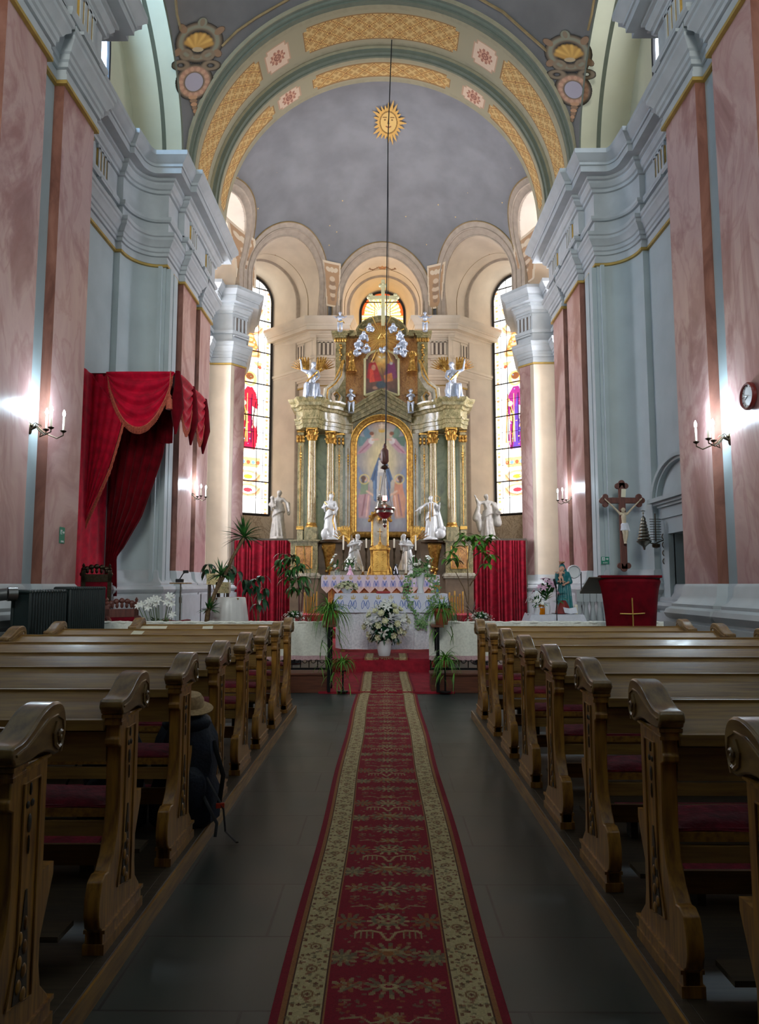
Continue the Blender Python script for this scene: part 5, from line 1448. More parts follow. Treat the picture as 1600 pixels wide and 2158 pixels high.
# middle of the lower storey
q = MB(RO); q.span(RX(745, -1, 23.35), RX(745, 1, 23.35), 23.35, 23.45, Zb, Zt + .6); q.prism([(RX(742, -1, 23), rz(910, 23)), (RX(742, -1, 23), rz(868, 23)), (XC, rz(835, 23)), (RX(742, 1, 23), rz(868, 23)), (RX(742, 1, 23), rz(910, 23))], 23.16, 23.3, 'Y'); part(q, 'back_panel', 'altgreen')
q = MB(RO); q.span(RX(672, -1), RX(672, 1), 22.7, 23.3, .24, rz(1139, 22.7)); part(q, 'centre_plinth', 'altbase')
# picture frame and painting
fx0 = RX(743, -1, 23.05); fx1 = RX(743, 1, 23.05); fr = (fx1 - fx0) / 2; fz0 = rz(1127, 23.05); fzs = rz(880, 23.05) - fr
def archpath(cx, r, z0, zs, y, n=20): return [(cx - r, y, z0)] + [(cx - r * math.cos(PI * k / n), y, zs + r * math.sin(PI * k / n)) for k in range(n + 1)] + [(cx + r, y, z0)]
q = MB(RO); ap = archpath(XC, fr, fz0, fzs, 23.02); q.tube(ap, .085, 8); q.tube(archpath(XC, fr - .1, fz0, fzs, 23.06), .035, 6); q.tube([ap[-1], ap[0]], .1, 8); q.tube(archpath(XC, fr + .1, fz0, fzs, 23.1), .03, 6)
frame = part(q, 'gilt_picture_frame', 'gilt')
def paint_main():
    c = Canvas(130, 290, (150, 146, 160)); c.noise(.35, 5, 8)
    c.ell(.5, .62, .5, .42, (214, 196, 150), .9, soft=.8); c.ell(.5, .68, .3, .3, (230, 214, 160), .8, soft=.9)
    for (x, y, rx_, ry_) in ((.12, .1, .3, .08), (.85, .12, .3, .09), (.5, .05, .4, .06), (.1, .5, .2, .1), (.9, .52, .2, .1)): c.ell(x, y, rx_, ry_, (120, 124, 140), .6, soft=.9)
    c.ell(.5, .95, .26, .05, (190, 160, 140), .8, soft=.7); c.ell(.5, .94, .05, .025, (220, 190, 160)); c.line([(.5, .9), (.5, .97)], .004, (236, 216, 190)); c.line([(.45, .95), (.55, .95)], .004, (236, 216, 190))
    c.ell(.5, .895, .06, .012, (214, 170, 70)); c.line([(.45, .9), (.45, .915), (.475, .9), (.5, .92), (.525, .9), (.55, .915), (.55, .9)], .003, (214, 170, 70))
    for s in (-1, 1):
        X = lambda v: .5 + s * v
        # upper angels
        c.poly([(X(.17), .86), (X(.30), .96), (X(.34), .88), (X(.28), .81)], (96, 130, 150) if s < 0 else (110, 140, 120)); c.poly([(X(.24), .84), (X(.46), .86), (X(.42), .76), (X(.30), .78)], (104, 138, 140) if s < 0 else (90, 120, 104))
        c.poly([(X(.16), .84), (X(.26), .83), (X(.40), .74), (X(.47), .69), (X(.30), .71), (X(.18), .77)], (196, 156, 166)); c.line([(X(.2), .80), (X(.4), .71)], .005, (166, 104, 124)); c.ell(X(.19), .81, .06, .03, (226, 216, 214))
        c.ell(X(.17), .865, .035, .018, (222, 176, 150)); c.ell(X(.185), .877, .045, .018, (130, 72, 44)); c.line([(X(.17), .82), (X(.07), .825)], .008, (222, 180, 156))
        # lower angels
        c.poly([(X(.26), .47), (X(.44), .60), (X(.46), .40), (X(.34), .38)], (136, 146, 170))
        bc = (188, 146, 152) if s < 0 else (204, 146, 116)
        c.poly([(X(.24), .45), (X(.36), .44), (X(.44), .30), (X(.42), .14), (X(.24), .13), (X(.20), .30)], bc); c.poly([(X(.24), .45), (X(.38), .44), (X(.40), .34), (X(.25), .35)], (134, 150, 120) if s < 0 else (210, 140, 110))
        c.line([(X(.3), .34), (X(.36), .16)], .006, (150, 96, 104)); c.line([(X(.24), .33), (X(.28), .15)], .005, (236, 190, 176)); c.line([(X(.27), .37), (X(.14), .33)], .008, (224, 186, 160))
        c.ring(X(.32), .475, .085, .04, .12, (220, 196, 120)); c.ell(X(.31), .475, .045, .022, (224, 180, 154)); c.ell(X(.335), .485, .05, .022, (96, 62, 42)); c.ell(X(.34), .46, .03, .02, (96, 62, 42))
        c.ell(X(.3), .1, .16, .07, (170, 170, 176), .7, soft=.8)
    # central robed woman with open mantle
    c.poly([(0.434, 0.664), (0.566, 0.664), (0.631, 0.580), (0.705, 0.474), (0.664, 0.458), (0.648, 0.291), (0.598, 0.276), (0.402, 0.276), (0.352, 0.291), (0.336, 0.458), (0.295, 0.474), (0.369, 0.580)], (74, 104, 146))
    c.poly([(0.443, 0.641), (0.557, 0.641), (0.582, 0.496), (0.598, 0.230), (0.541, 0.200), (0.459, 0.200), (0.402, 0.230), (0.418, 0.496)], (214, 210, 204))
    for k in range(5): c.line([(.455 + .024 * k, .53), (.44 + .03 * k, .25)], .004, (170, 168, 170))
    c.line([(0.385, 0.550), (0.336, 0.458)], .006, (52, 74, 112)); c.line([(0.615, 0.550), (0.664, 0.458)], .006, (52, 74, 112)); c.line([(0.361, 0.458), (0.369, 0.306)], .006, (110, 142, 180)); c.line([(0.631, 0.443), (0.631, 0.306)], .006, (50, 76, 116))
    c.ell(.5, 0.675, 0.061, 0.033, (104, 86, 84)); c.ell(.5, 0.671, 0.037, 0.021, (224, 186, 160)); c.ell(.5, 0.662, 0.016, 0.003, (180, 110, 100)); c.line([(0.500, 0.677), (0.500, 0.668)], .0025, (186, 140, 118))
    for s in (-1, 1): c.ell(.5 + s * .018, 0.677, 0.007, 0.002, (80, 60, 60)); c.ell(.5 + s * .24, 0.462, 0.025, 0.008, (224, 186, 160), rot=s)
    c.line([(.485, .5), (.46, .38)], .004, (206, 176, 110)); c.blur(2); c.noise(.22, 16, 3); c.noise(.16, 40, 6)
    return c
pc = paint_main(); pr_, pz0, pzs = fr - .05, fz0 + .03, fzs
zz = pz0 + (1 - (np.arange(pc.h) + .5) / pc.h) * (pzs + pr_ - pz0); xx = (((np.arange(pc.w) + .5) / pc.w) * 2 - 1) * pr_
ZZ, XX = np.meshgrid(zz, xx, indexing='ij'); pc.mask = (ZZ < pzs) | (np.hypot(XX, ZZ - pzs) < pr_)
o = pc.build('painting_canvas', lambda u, v: RO @ Vector((XC + (u * 2 - 1) * pr_, 23.12, pz0 + v * (pzs + pr_ - pz0))), VMP, ret)
# upper storey centre
yu = 23.0
q = MB(RO); zA, zB = rz(850, yu), rz(712, yu); q.span(RX(727, -1, yu), RX(727, 1, yu), yu, yu + .3, zA, zB + .1); upc = part(q, 'upper_panel', 'altorange')
ra = abs(RX(747, 1, yu) - XC); zt_ = rz(671, yu); hA = zt_ - zB
def seg(r, z): return [(XC + r * math.cos(PI * k / 24), z * math.sin(PI * k / 24)) for k in range(25)]
q = MB(RO)
q.prism([(x, zB + z) for x, z in seg(ra * .97, hA * .93)], yu + .02, yu + .3, 'Y'); part(q, 'arched_panel', 'altorange')
q = MB(RO)
for (k0, k1, yy) in ((.93, 1.0, 22.72), (.86, .93, 22.8), (.8, .86, 22.9)):
    A = seg(ra * k1, hA * k1); B_ = seg(ra * k0, hA * k0)
    for i in range(24):
        pts = [(A[i][0], zB + A[i][1]), (A[i + 1][0], zB + A[i + 1][1]), (B_[i + 1][0], zB + B_[i + 1][1]), (B_[i][0], zB + B_[i][1])]
        q.prism(pts, yy, yu + .2, 'Y')
for s in (-1, 1): q.span(min(RX(747, s, yu), RX(735, s, yu)), max(RX(747, s, yu), RX(735, s, yu)), 22.74, yu + .2, zB - .02, zB + .17)
part(q, 'arched_cornice', 'altgreen')
# upper painting
px0 = RX(768, -1, 22.9); px1 = RX(768, 1, 22.9); z0, z1, z2 = rz(834, 22.9), rz(757, 22.9), rz(740, 22.9)
def upath(y, e=0): return [(px0 - e, y, z0)] + [(px0 - e, y, z1 - .0)] + [(XC + (px1 - px0) / 2 * .9 * -math.cos(PI * k / 12), y, z1 + .02 + (z2 - z1) * math.sin(PI * k / 12)) for k in range(13)] + [(px1 + e, y, z1), (px1 + e, y, z0)]
q = MB(RO); pth = upath(22.88); q.tube(pth, .045, 6); q.tube([pth[0], (XC, 22.88, rz(822, 22.9)), pth[-1]], .045, 6); part(q, 'white_picture_frame', 'palegold')
c = Canvas(90, 120, (110, 74, 60)); c.noise(.4, 5, 2); c.ell(.5, .80, .4, .34, (236, 176, 80), .95, soft=.9); c.ell(.5, .85, .18, .14, (255, 232, 150), .9, soft=.9)
c.line([(.42, .88), (.5, .86), (.58, .88)], .012, (250, 246, 230)); c.ell(.5, .86, .02, .03, (250, 246, 230))
c.poly([(.12, .74), (.32, .76), (.44, .5), (.5, .34), (.2, .32), (.06, .42)], (176, 34, 40)); c.poly([(.14, .6), (.24, .62), (.3, .32), (.14, .3)], (214, 70, 50)); c.ell(.24, .79, .055, .05, (214, 160, 126)); c.ell(.22, .82, .065, .04, (70, 40, 30)); c.ell(.26, .64, .07, .07, (206, 150, 118), .8)
c.poly([(.66, .72), (.88, .74), (.96, .42), (.7, .30), (.54, .36)], (126, 54, 96)); c.poly([(.56, .46), (.8, .52), (.84, .34), (.6, .3)], (196, 120, 60)); c.ell(.78, .77, .055, .05, (204, 160, 130)); c.ell(.78, .73, .05, .035, (200, 196, 190)); c.line([(.5, .62), (.56, .4)], .012, (120, 84, 50))
c.ell(.48, .25, .16, .09, (60, 74, 84)); c.ell(.3, .18, .08, .04, (206, 150, 120), .7); c.ell(.62, .13, .08, .04, (206, 150, 120), .7); c.ell(.3, .08, .4, .1, (64, 54, 58), .6, soft=.8); c.ell(.8, .1, .3, .1, (74, 60, 58), .6, soft=.8); c.blur(2); c.noise(.35, 14, 4); c.noise(.2, 30, 5)
hw = (px1 - px0) / 2; zz = z0 + (1 - (np.arange(c.h) + .5) / c.h) * (z2 - z0); xx = (((np.arange(c.w) + .5) / c.w) * 2 - 1)
ZZ, XX = np.meshgrid(zz, xx, indexing='ij'); c.mask = (ZZ < z1 + (z2 - z1) * np.sqrt(np.clip(1 - XX ** 2, 0, 1)))
c.build('upper_painting', lambda u, v: RO @ Vector((XC + (u * 2 - 1) * hw, 22.93, z0 + v * (z2 - z0))), VMP, ret)
# sunburst with cherub cloud wreath
sy = 22.5; scx, scz = XC, rz(711, sy)
q = MB(RO)
for k in range(32):
    a = 2 * PI * k / 32; L = (.6, .42, .78, .5)[k % 4] * (1 if math.sin(a) > -.3 else 1.1)
    q.tube([(scx + .1 * math.cos(a), sy, scz + .1 * math.sin(a)), (scx + L * math.cos(a), sy + .05, scz + L * math.sin(a))], [.012, .022], 5)
q.tube([(scx - .13, sy - .05, scz - .08), (scx + .13, sy - .05, scz - .08), (scx, sy - .05, scz + .14), (scx - .13, sy - .05, scz - .08)], .02, 5); q.ball((scx, sy - .03, scz), (.07, .03, .05), 10, 6)
part(q, 'gilt_sunburst', 'giltp')
for k, (cpx, cpy) in enumerate(((779, 690), (829, 690), (767, 707), (843, 706), (757, 723), (850, 722), (773, 733), (839, 734), (756, 738), (852, 740), (804, 731))):
    p = at(cpx, cpy, sy - .05); q = MB(RO); rr_ = random.Random(k)
    for i in range(7): q.ball(p + Vector((rr_.uniform(-.12, .12), rr_.uniform(0, .08), rr_.uniform(-.14, -.02))), rr_.uniform(.05, .08), 8, 6)
    if k < 10:
        q.ball(p + Vector((0, -.06, .06)), (.065, .065, .075), 10, 8); q.ball(p + Vector((0, -.125, .045)), .012, 6, 5); q.ball(p + Vector((0, -.09, .02)), .035, 8, 6)
        for s in (-1, 1): q.cap(p + Vector((s * .06, -.03, .02)), p + Vector((s * .15, -.02, -.02)), .03, .012)
    part(q, 'cherub_cloud', 'silverwhite', rem=.02)
# ---- gilded cross standing on top
q = MB(); H0 = rz(700, 22.5); H1 = rz(594, 22.5); HX = rz(627, 22.5); hx = abs(at(773, 627, 22.5).x - at(807.5, 627, 22.5).x); cx = at(807.5, 640, 22.5).x
q.bbox((0, 0, (H1 - H0) / 2 + .14), (.12, .07, H1 - H0 - .28 + .14), .01); q.bbox((0, 0, HX - H0), (hx * 2 - .2, .072, .115), .01)
for (x, z, dx, dz) in ((0, H1 - H0, 0, 1), (-hx, HX - H0, -1, 0), (hx, HX - H0, 1, 0)):
    for (a, b_) in ((0, 0), (-.075, .06), (.075, .06)):
        px_, pz_ = x - dx * (.07 + b_ * 1.0) + (a if dz else 0), z - dz * (.07 + b_) + (a if dx else 0)
        q.lathe([(.055, -.036), (.06, -.02), (.06, .02), (.055, .036)], (0, 0, 0), 12) if False else q.ball((px_, 0, pz_), (.072, .045, .072), 10, 6)
gc = q.build('gilt_cross', M['palegold']); gc.location = (cx, 22.5, H0); tag(gc, 'tall gilded cross with trefoil ends crowning the high altar', 'cross')
# ---- figures on the reredos
def figure(name, mb, m, loc, label, cat, group=None, vox=.012, parent=None):
    o = mb.build(name, M[m], parent, rem=vox); o.location = loc; return tag(o, label, cat, group)
def put_statue(px_c, py_top, py_bot, d, m, label, pose, seed, hem=.17, extra=None, group=None, name='saint_statue', cat='statue', gilt_trim=True, turn=0):
    b_ = at(px_c, py_bot, d); H = at(px_c, py_top, d).z - b_.z; H /= 1.0
    mb = MB(); mb.lathe([(.17 * H, 0), (.17 * H, .03 * H), (.15 * H, .045 * H)], (0, 0, 0), 8)
    m2 = MB(Matrix.Translation((0, 0, .04 * H))); human(m2, H * .94, 1.0, pose, seed=seed, hem=hem, turn=turn); mb.add(m2.v, m2.f)
    if extra: extra(mb, H)
    o = figure(name, mb, m, b_, label, cat, group, vox=.013 * H); return o, H
o, H = put_statue(696, 1038, 1138, 22.15, 'statue', 'white and gilt saint statue with rayed crown, arms folded, on the left altar console',
    dict(hea=(.015, -.02, .925), el=(-.16, -.03, .68), hl=(-.06, -.13, .72), er=(.15, -.05, .66), hr=(.10, -.13, .55), kr=(.08, -.06, .28)), 11, .17,
    lambda mb, H: (mb.cap((-.02 * H, -.15 * H, .70 * H), (.06 * H, -.15 * H, .66 * H), .045 * H), mb.ball((-.1 * H, -.1 * H, .12 * H), (.09 * H, .08 * H, .12 * H))), turn=.3)
q = MB(); q.tube([(-.12 * H, -.02 * H, .80 * H), (-.02 * H, -.14 * H, .66 * H), (.12 * H, -.08 * H, .6 * H)], [.012 * H, .022 * H, .014 * H], 6); q.tube([(.10 * H, -.1 * H, .58 * H), (.06 * H, -.16 * H, .4 * H), (.11 * H, -.14 * H, .2 * H)], [.014 * H] * 3, 6); q.build('gilt_sash', M['gilt'], o)
halo(o, (.015 * H, .03 * H, .95 * H), .07 * H, M['gilt'], 12)
o, H = put_statue(909, 1042, 1138, 22.15, 'statue', 'white and gilt saint statue reaching out one arm, on the right altar console',
    dict(hea=(-.01, -.02, .925), el=(-.21, -.05, .72), hl=(-.33, -.12, .64), er=(.17, -.04, .68), hr=(.19, -.1, .76), kl=(-.06, -.05, .28)), 12, .15,
    lambda mb, H: (mb.ball((.2 * H, -.05 * H, .14 * H), (.12 * H, .1 * H, .12 * H)), mb.ball((.27 * H, -.08 * H, .24 * H), (.05 * H, .05 * H, .06 * H)), mb.cap((.12 * H, .04 * H, .75 * H), (.2 * H, .06 * H, .3 * H), .05 * H, .09 * H)))
q = MB(); q.tube([(-.03 * H, -.10 * H, .8 * H), (-.035 * H, -.12 * H, .5 * H), (-.03 * H, -.14 * H, .4 * H)], .012 * H, 5); q.tube([(.03 * H, -.10 * H, .8 * H), (.03 * H, -.12 * H, .5 * H)], .012 * H, 5); q.build('gilt_sash', M['gilt'], o)
halo(o, (.13 * H, .03 * H, .9 * H), .07 * H, M['gilt'], 14)
# stone saints left and right of the altar
o, H = put_statue(586, 1030, 1137, 22.9, 'stone', 'grey stone saint holding a child, above the left red curtain',
    dict(hea=(.02, -.02, .925), el=(-.17, -.05, .68), hl=(-.07, -.14, .66), er=(.20, -.02, .70), hr=(.24, -.08, .56), kl=(-.09, -.05, .28)), 21, .16,
    lambda mb, H: (mb.ball((-.1 * H, -.14 * H, .80 * H), .045 * H), mb.cap((-.1 * H, -.14 * H, .74 * H), (-.07 * H, -.13 * H, .64 * H), .04 * H, .045 * H), mb.cap((.18 * H, .02 * H, .7 * H), (.2 * H, .04 * H, .5 * H), .05 * H, .03 * H)), turn=-.3)
o, H = put_statue(1028, 1038, 1137, 22.9, 'stone', 'grey stone saint in a wide cope with raised hand, above the right red curtain',
    dict(hea=(-.02, -.02, .925), el=(-.2, -.03, .76), hl=(-.27, -.1, .9), er=(.18, -.06, .66), hr=(.24, -.12, .6), kr=(.07, -.05, .28)), 22, .17,
    lambda mb, H: (mb.cap((-.16 * H, .0, .8 * H), (-.24 * H, 0, .45 * H), .03 * H, .08 * H), mb.cap((-.2 * H, 0, .5 * H), (-.16 * H, .0, .2 * H), .08 * H, .05 * H), mb.cap((.16 * H, .0, .75 * H), (.22 * H, 0, .35 * H), .05 * H, .09 * H), mb.ball((.22 * H, -.1 * H, .56 * H), (.07 * H, .03 * H, .05 * H))), turn=.4)
# big seated angels on the entablature
for s, pxc in ((-1, 658), (1, 955)):
    b_ = at(pxc, 846, 22.15); H = 1.62
    mb = MB(); pose = dict(pel=(0, 0, .30), che=(0, -.03, .50), nec=(0, -.03, .61), hea=(-s * .03, -.05, .71), sl=(-.1, -.03, .58), sr=(.1, -.03, .58),
        pl=(-.05, -.02, .28), pr=(.05, -.02, .28), kl=(-.08, -.19, .30), kr=(.08, -.2, .26), al=(-.09, -.2, .06), ar=(.08, -.24, .03))
    pose.update({'el': (-.2, -.03, .62), 'hl': (-.22, -.06, .76), 'er': (.14, -.1, .46), 'hr': (.08, -.2, .36)} if s < 0 else {'er': (.2, -.03, .62), 'hr': (.22, -.06, .76), 'el': (-.14, -.1, .46), 'hl': (-.08, -.2, .36)})
    human(mb, H, 1, pose, seed=31 + s, robe=False, turn=-s * .3)
    mb.ball((0, -.05, .2 * H), (.17 * H, .15 * H, .15 * H)); mb.ball((.05, 0, .08 * H), (.2 * H, .17 * H, .09 * H))
    for k in range(6): mb.cap((-.12 * H + .05 * H * k, -.14 * H, .3 * H), (-.13 * H + .055 * H * k, -.17 * H, .06 * H), .03 * H, .035 * H)
    o = figure('seated_angel', mb, 'silverwhite', b_, 'silvered seated angel with one arm raised, on the %s end of the altar entablature' % ('left' if s < 0 else 'right'), 'statue', vox=.02)
    for w_ in (-1, 1):
        q = MB(); wing(q, (w_ * .07 * H, .05 * H, .5 * H), w_, H * .95, 1.0); q.build('gilt_wing', M['gilt'], o)
    q = MB(); q.tube([(.1 * H, -.1 * H, .56 * H), (0, -.13 * H, .45 * H), (-.1 * H, -.1 * H, .36 * H)], .02 * H, 6); q.build('gilt_sash', M['gilt'], o)
# little angels
for pxc, pt, pb, d, lab, arms in ((717, 656, 698, 22.5, 'small silvered cherub standing on the upper left corner of the altar', (-1, 1)), (896, 656, 698, 22.5, 'small silvered cherub standing on the upper right corner of the altar', (-1, 1)),
                            (740, 818, 870, 22.7, 'small silvered cherub on the left slope of the altar pediment', (1, 0)), (866, 818, 870, 22.7, 'small silvered cherub on the right slope of the altar pediment', (-1, 0))):
    b_ = at(pxc, pb, d); H = at(pxc, pt, d).z - b_.z; pose = dict(PUTTO)
    if arms[1]: pose.update(el=(-.19, -.04, .66), hl=(-.29, -.08, .70), er=(.19, -.04, .66), hr=(.29, -.08, .70))
    else: pose.update(el=(-.15, -.1, .64), hl=(-.03, -.2, .70), er=(.15, -.1, .64), hr=(.05, -.2, .68))
    mb = MB(); human(mb, H, 1.45, pose, robe=False, fat=1.35, seed=int(pxc)); mb.lathe([(.14 * H, 0), (.12 * H, .03 * H)], (0, 0, -.01), 8)
    o = figure('cherub', mb, 'silverwhite', b_, lab, 'statue', vox=.017 * H)
    q = MB(); q.tube([(-.13 * H, 0, .5 * H), (0, -.12 * H, .42 * H), (.14 * H, -.02 * H, .5 * H), (.2 * H, 0, .4 * H)], .03 * H, 6); q.build('gilt_sash', M['gilt'], o)
    for w_ in (-1, 1): q = MB(); wing(q, (w_ * .06 * H, .07 * H, .62 * H), w_, H * .62, .7, 6); q.build('gilt_wing', M['gilt'], o)
for pxc, lab in ((741, 'gilded flying angel left of the upper altar painting'), (869, 'gilded flying angel right of the upper altar painting')):
    s = -1 if pxc < 800 else 1; b_ = at(pxc, 784, 22.6); H = at(pxc, 738, 22.6).z - b_.z
    mb = MB(); human(mb, H, 1.1, dict(el=(-s * .0 - .15, -.1, .74), hl=(-.05, -.2, .86), er=(.16, -.1, .74), hr=(.1, -.2, .86)), seed=51 + s, hem=.24, fat=1.15)
    mb.M = Matrix(); o = figure('gilded_angel', mb, 'gilt', b_, lab, 'statue', vox=.02 * H)
    for w_ in (-1, 1): q = MB(); wing(q, (w_ * .06 * H, .07 * H, .66 * H), w_, H * .7, .8, 7); q.build('wing', M['giltp'], o)

# ------------------------------------------------------------------ high altar table, tabernacle, candles
mz = 1.80
root = empty('high_altar_table', (-.12, 20.5, .777), 0, 'wide marble high altar table in front of the altarpiece', 'altar table')
OF = Matrix.Translation((.12, -20.5, -.777)); xl, xr = at(676, 1210, 20).x + .05, at(928, 1210, 20).x - .05
q = MB(OF); q.span(xl, xr, 20.02, 21.3, 1.72, mz); bevel(q.build('table_top', M['altgrey'], root), .01)
q = MB(OF); q.span(xl + .15, xr - .15, 20.15, 21.3, .777, 1.72); bevel(q.build('table_body', M['altorange'], root), .01)
q = MB(OF)
for k in range(4):
    xa_ = xl + .25 + (xr - xl - .5) * k / 4; xb_ = xl + .2 + (xr - xl - .5) * (k + 1) / 4
    q.tube([(xa_, 20.14, .95), (xb_, 20.14, .95), (xb_, 20.14, 1.6), (xa_, 20.14, 1.6), (xa_, 20.14, .95)], .018, 5)
q.build('gilt_frames', M['gilt'], root)
def mcloth(w, h, n, drop_pts=None):
    c = Canvas(int(w / .008), int(h / .008), (222, 226, 240)); B_ = (70, 112, 196); Gd = (206, 182, 116)
    for k in range(n):
        x = (k + .5) / n; e = 1.0 / n
        for s in (-1, 1):
            c.line([(x, .40), (x + s * e * .10, .62), (x + s * e * .13, .3)], .016, B_)
            c.line([(x + s * e * .12, .62), (x + s * e * .2, .68), (x + s * e * .29, .5), (x + s * e * .29, .36), (x + s * e * .22, .26), (x + s * e * .18, .28)], .014, B_)
            c.line([(x, .78), (x + s * e * .13, .80), (x + s * e * .17, .90)], .02, Gd)
        c.line([(x, .76), (x, .98)], .02, Gd)
    return c
w = xr - xl + .06; h = .5
c = mcloth(w, h, 14); X_, Y_ = c.X, c.Y; saw = np.abs(((X_ * 11) % 1) - .5) * 2
c.mask = Y_ > .30 * saw - 0.0; c.mix(((Y_ < .36)).astype(float), (226, 208, 186), .7)
o = c.build('altar_cloth', lambda u, v: (xl - .03 + w * u, 19.985 - .012 * math.sin(u * 60) * (1 - v), mz - h + .012 + h * v), VM)
tag(o, 'white altar cloth with blue monograms and a pointed hem on the high altar', 'altar cloth')
q = MB(); q.span(xl - .03, xr + .03, 19.99, 21.2, mz, mz + .012); q.span(xl - .035, xl - .03, 19.99, 21.2, mz - .3, mz + .012); q.span(xr + .03, xr + .035, 19.99, 21.2, mz - .3, mz + .012); q.build('top_of_cloth', M['linen'], o)
# gradine
zg = mz + .13
q = MB()
for a_, b_ in ((697, 775), (829, 905)): q.span(at(a_, 1200, 20.6).x, at(b_, 1200, 20.6).x, 20.5, 21.2, mz + .013, zg)
o = q.build('candle_shelf', M['altgrey']); tag(o, 'low marble shelf for candles either side of the tabernacle', 'shelf')
# tabernacle
tx = at(801, 1180, 20.4).x; TZ = mz + .013
root = empty('tabernacle', (tx, 20.4, TZ), 0, 'gilded tabernacle with double doors and an arched canopy in the middle of the high altar', 'tabernacle')
OF = Matrix.Translation((-tx, -20.4, -TZ)); zd = at(801, 1152, 20.4).z; zcan = at(801, 1098, 20.4).z
q = MB(OF); q.span(tx - .27, tx + .27, 20.2, 20.8, TZ, TZ + .1); q.span(tx - .24, tx + .24, 20.22, 20.8, TZ + .1, zd - .1); body = q.build('body', M['gilt'], root); bevel(body, .01)
for s in (-1, 1):
    q = MB(OF); P_ = [(tx + s * .01, TZ + .14), (tx + s * .17, TZ + .14), (tx + s * .17, zd - .28), (tx + s * .12, zd - .18), (tx + s * .01, zd - .13)]; q.prism(P_, 20.19, 20.22, 'Y'); d_ = q.build('door', M['brass'], body)
    q = MB(OF)
    for k in range(8): q.tube([(tx + s * (.09 + .035 * math.cos(a + k)), 20.185, TZ + .2 + k * .06 + .02 * math.sin(a)) for a in [i * .9 for i in range(6)]], .006, 5)
    q.build('relief', M['gilt'], d_)
    q = MB(OF); q.lathe([(.05, TZ), (.06, TZ + .05), (.035, TZ + .12), (.03, zd - .2), (.045, zd - .12), (.05, zd - .1)], (tx + s * .235, 20.18, 0), 12)
    q.tube([(tx + s * .24, 20.15, TZ + .05), (tx + s * .33, 20.15, TZ + .02), (tx + s * .3, 20.15, TZ + .16), (tx + s * .25, 20.15, TZ + .28)], [.05, .04, .03, .015], 6)
    q.build('side_column', M['gilt'], root)
    q = MB(OF); q.lathe([(.03, zd), (.045, zd + .03), (.028, zd + .06), (.026, zcan - .02), (.045, zcan)], (tx + s * .22, 20.35, 0), 12); q.build('canopy_column', M['gilt'], root)
q = MB(OF); q.prism([(tx - .29, zd - .1), (tx + .29, zd - .1), (tx + .29, zd - .05), (tx, zd + .07), (tx - .29, zd - .05)], 20.14, 20.8, 'Y'); q.build('gable', M['gilt'], root)
q = MB(OF)
for r_, y_ in ((.27, 20.25), (.22, 20.3)): q.tube([(tx - r_ * math.cos(PI * k / 14), y_, zcan + r_ * .9 * math.sin(PI * k / 14)) for k in range(15)], .04, 8)
for k in range(9):
    a = PI * k / 8; q.ball((tx - .3 * math.cos(a), 20.25, zcan + .29 * math.sin(a)), (.05, .04, .05), 7, 5)
for k in range(16): a = PI * k / 8; q.cap((tx, 20.28, zcan + .06), (tx + .15 * math.cos(a), 20.28, zcan + .06 + .15 * math.sin(a)), .014, .005, 5)
q.build('canopy', M['gilt'], root)
q = MB(OF); q.span(tx - .25, tx + .25, 20.7, 20.78, zd, zcan + .2); q.build('backing', M['altgrey'], root)
q = MB(OF); q.lathe([(.07, 0), (.05, .03), (.02, .08), (.025, .16), (.012, .24)], (tx, 20.35, zd + .07), 12); q.tube([(tx, 20.35, zd + .2), (tx, 20.35, zd + .52)], .012, 6); q.tube([(tx - .07, 20.35, zd + .42), (tx + .07, 20.35, zd + .42)], .012, 6); q.build('altar_cross', M['gilt'], root)
q = MB(); human(q, .55, 1.2, dict(el=(-.15, -.08, .7), hl=(-.02, -.15, .76), er=(.15, -.08, .7), hr=(.04, -.15, .76)), seed=5, hem=.25)
o = figure('lamb_figure', q, 'silver', (tx, 20.4, zcan + .24), 'small silvery figure on top of the tabernacle canopy', 'statue', vox=.011)
# adoring angels
for s, pxc in ((-1, 747), (1, 858)):
    b_ = at(pxc, 1180, 20.9); b_.z = zg + .003; H = at(pxc, 1120, 20.9).z - b_.z
    mb = MB(); human(mb, H * 1.06, 1.05, dict(pel=(0, 0, .44), che=(-s * .04, -.02, .62), nec=(-s * .06, -.03, .73), hea=(-s * .08, -.04, .82), sl=(-.14 if s > 0 else -.05, -.02, .70), sr=(.05 if s > 0 else .14, -.02, .70),
        el=(-.14, -.1, .6), hl=(-s * .14, -.18, .66), er=(.13, -.1, .6), hr=(-s * .14, -.2, .62), kl=(-.06, -.12, .2), kr=(.06, -.12, .2), al=(-.05, .1, .05), ar=(.05, .1, .05)), seed=61 + s, hem=.22, skirt_from=.5, turn=-s * .9)
    o = figure('kneeling_angel', mb, 'statue', b_, 'white kneeling angel with gilt wings, %s of the tabernacle' % ('left' if s < 0 else 'right'), 'statue', vox=.012)
    q = MB(); wing(q, (s * .1 * H, .06 * H, .6 * H), s, H * 1.25, 1.3); q.build('gilt_wing', M['gilt'], o)
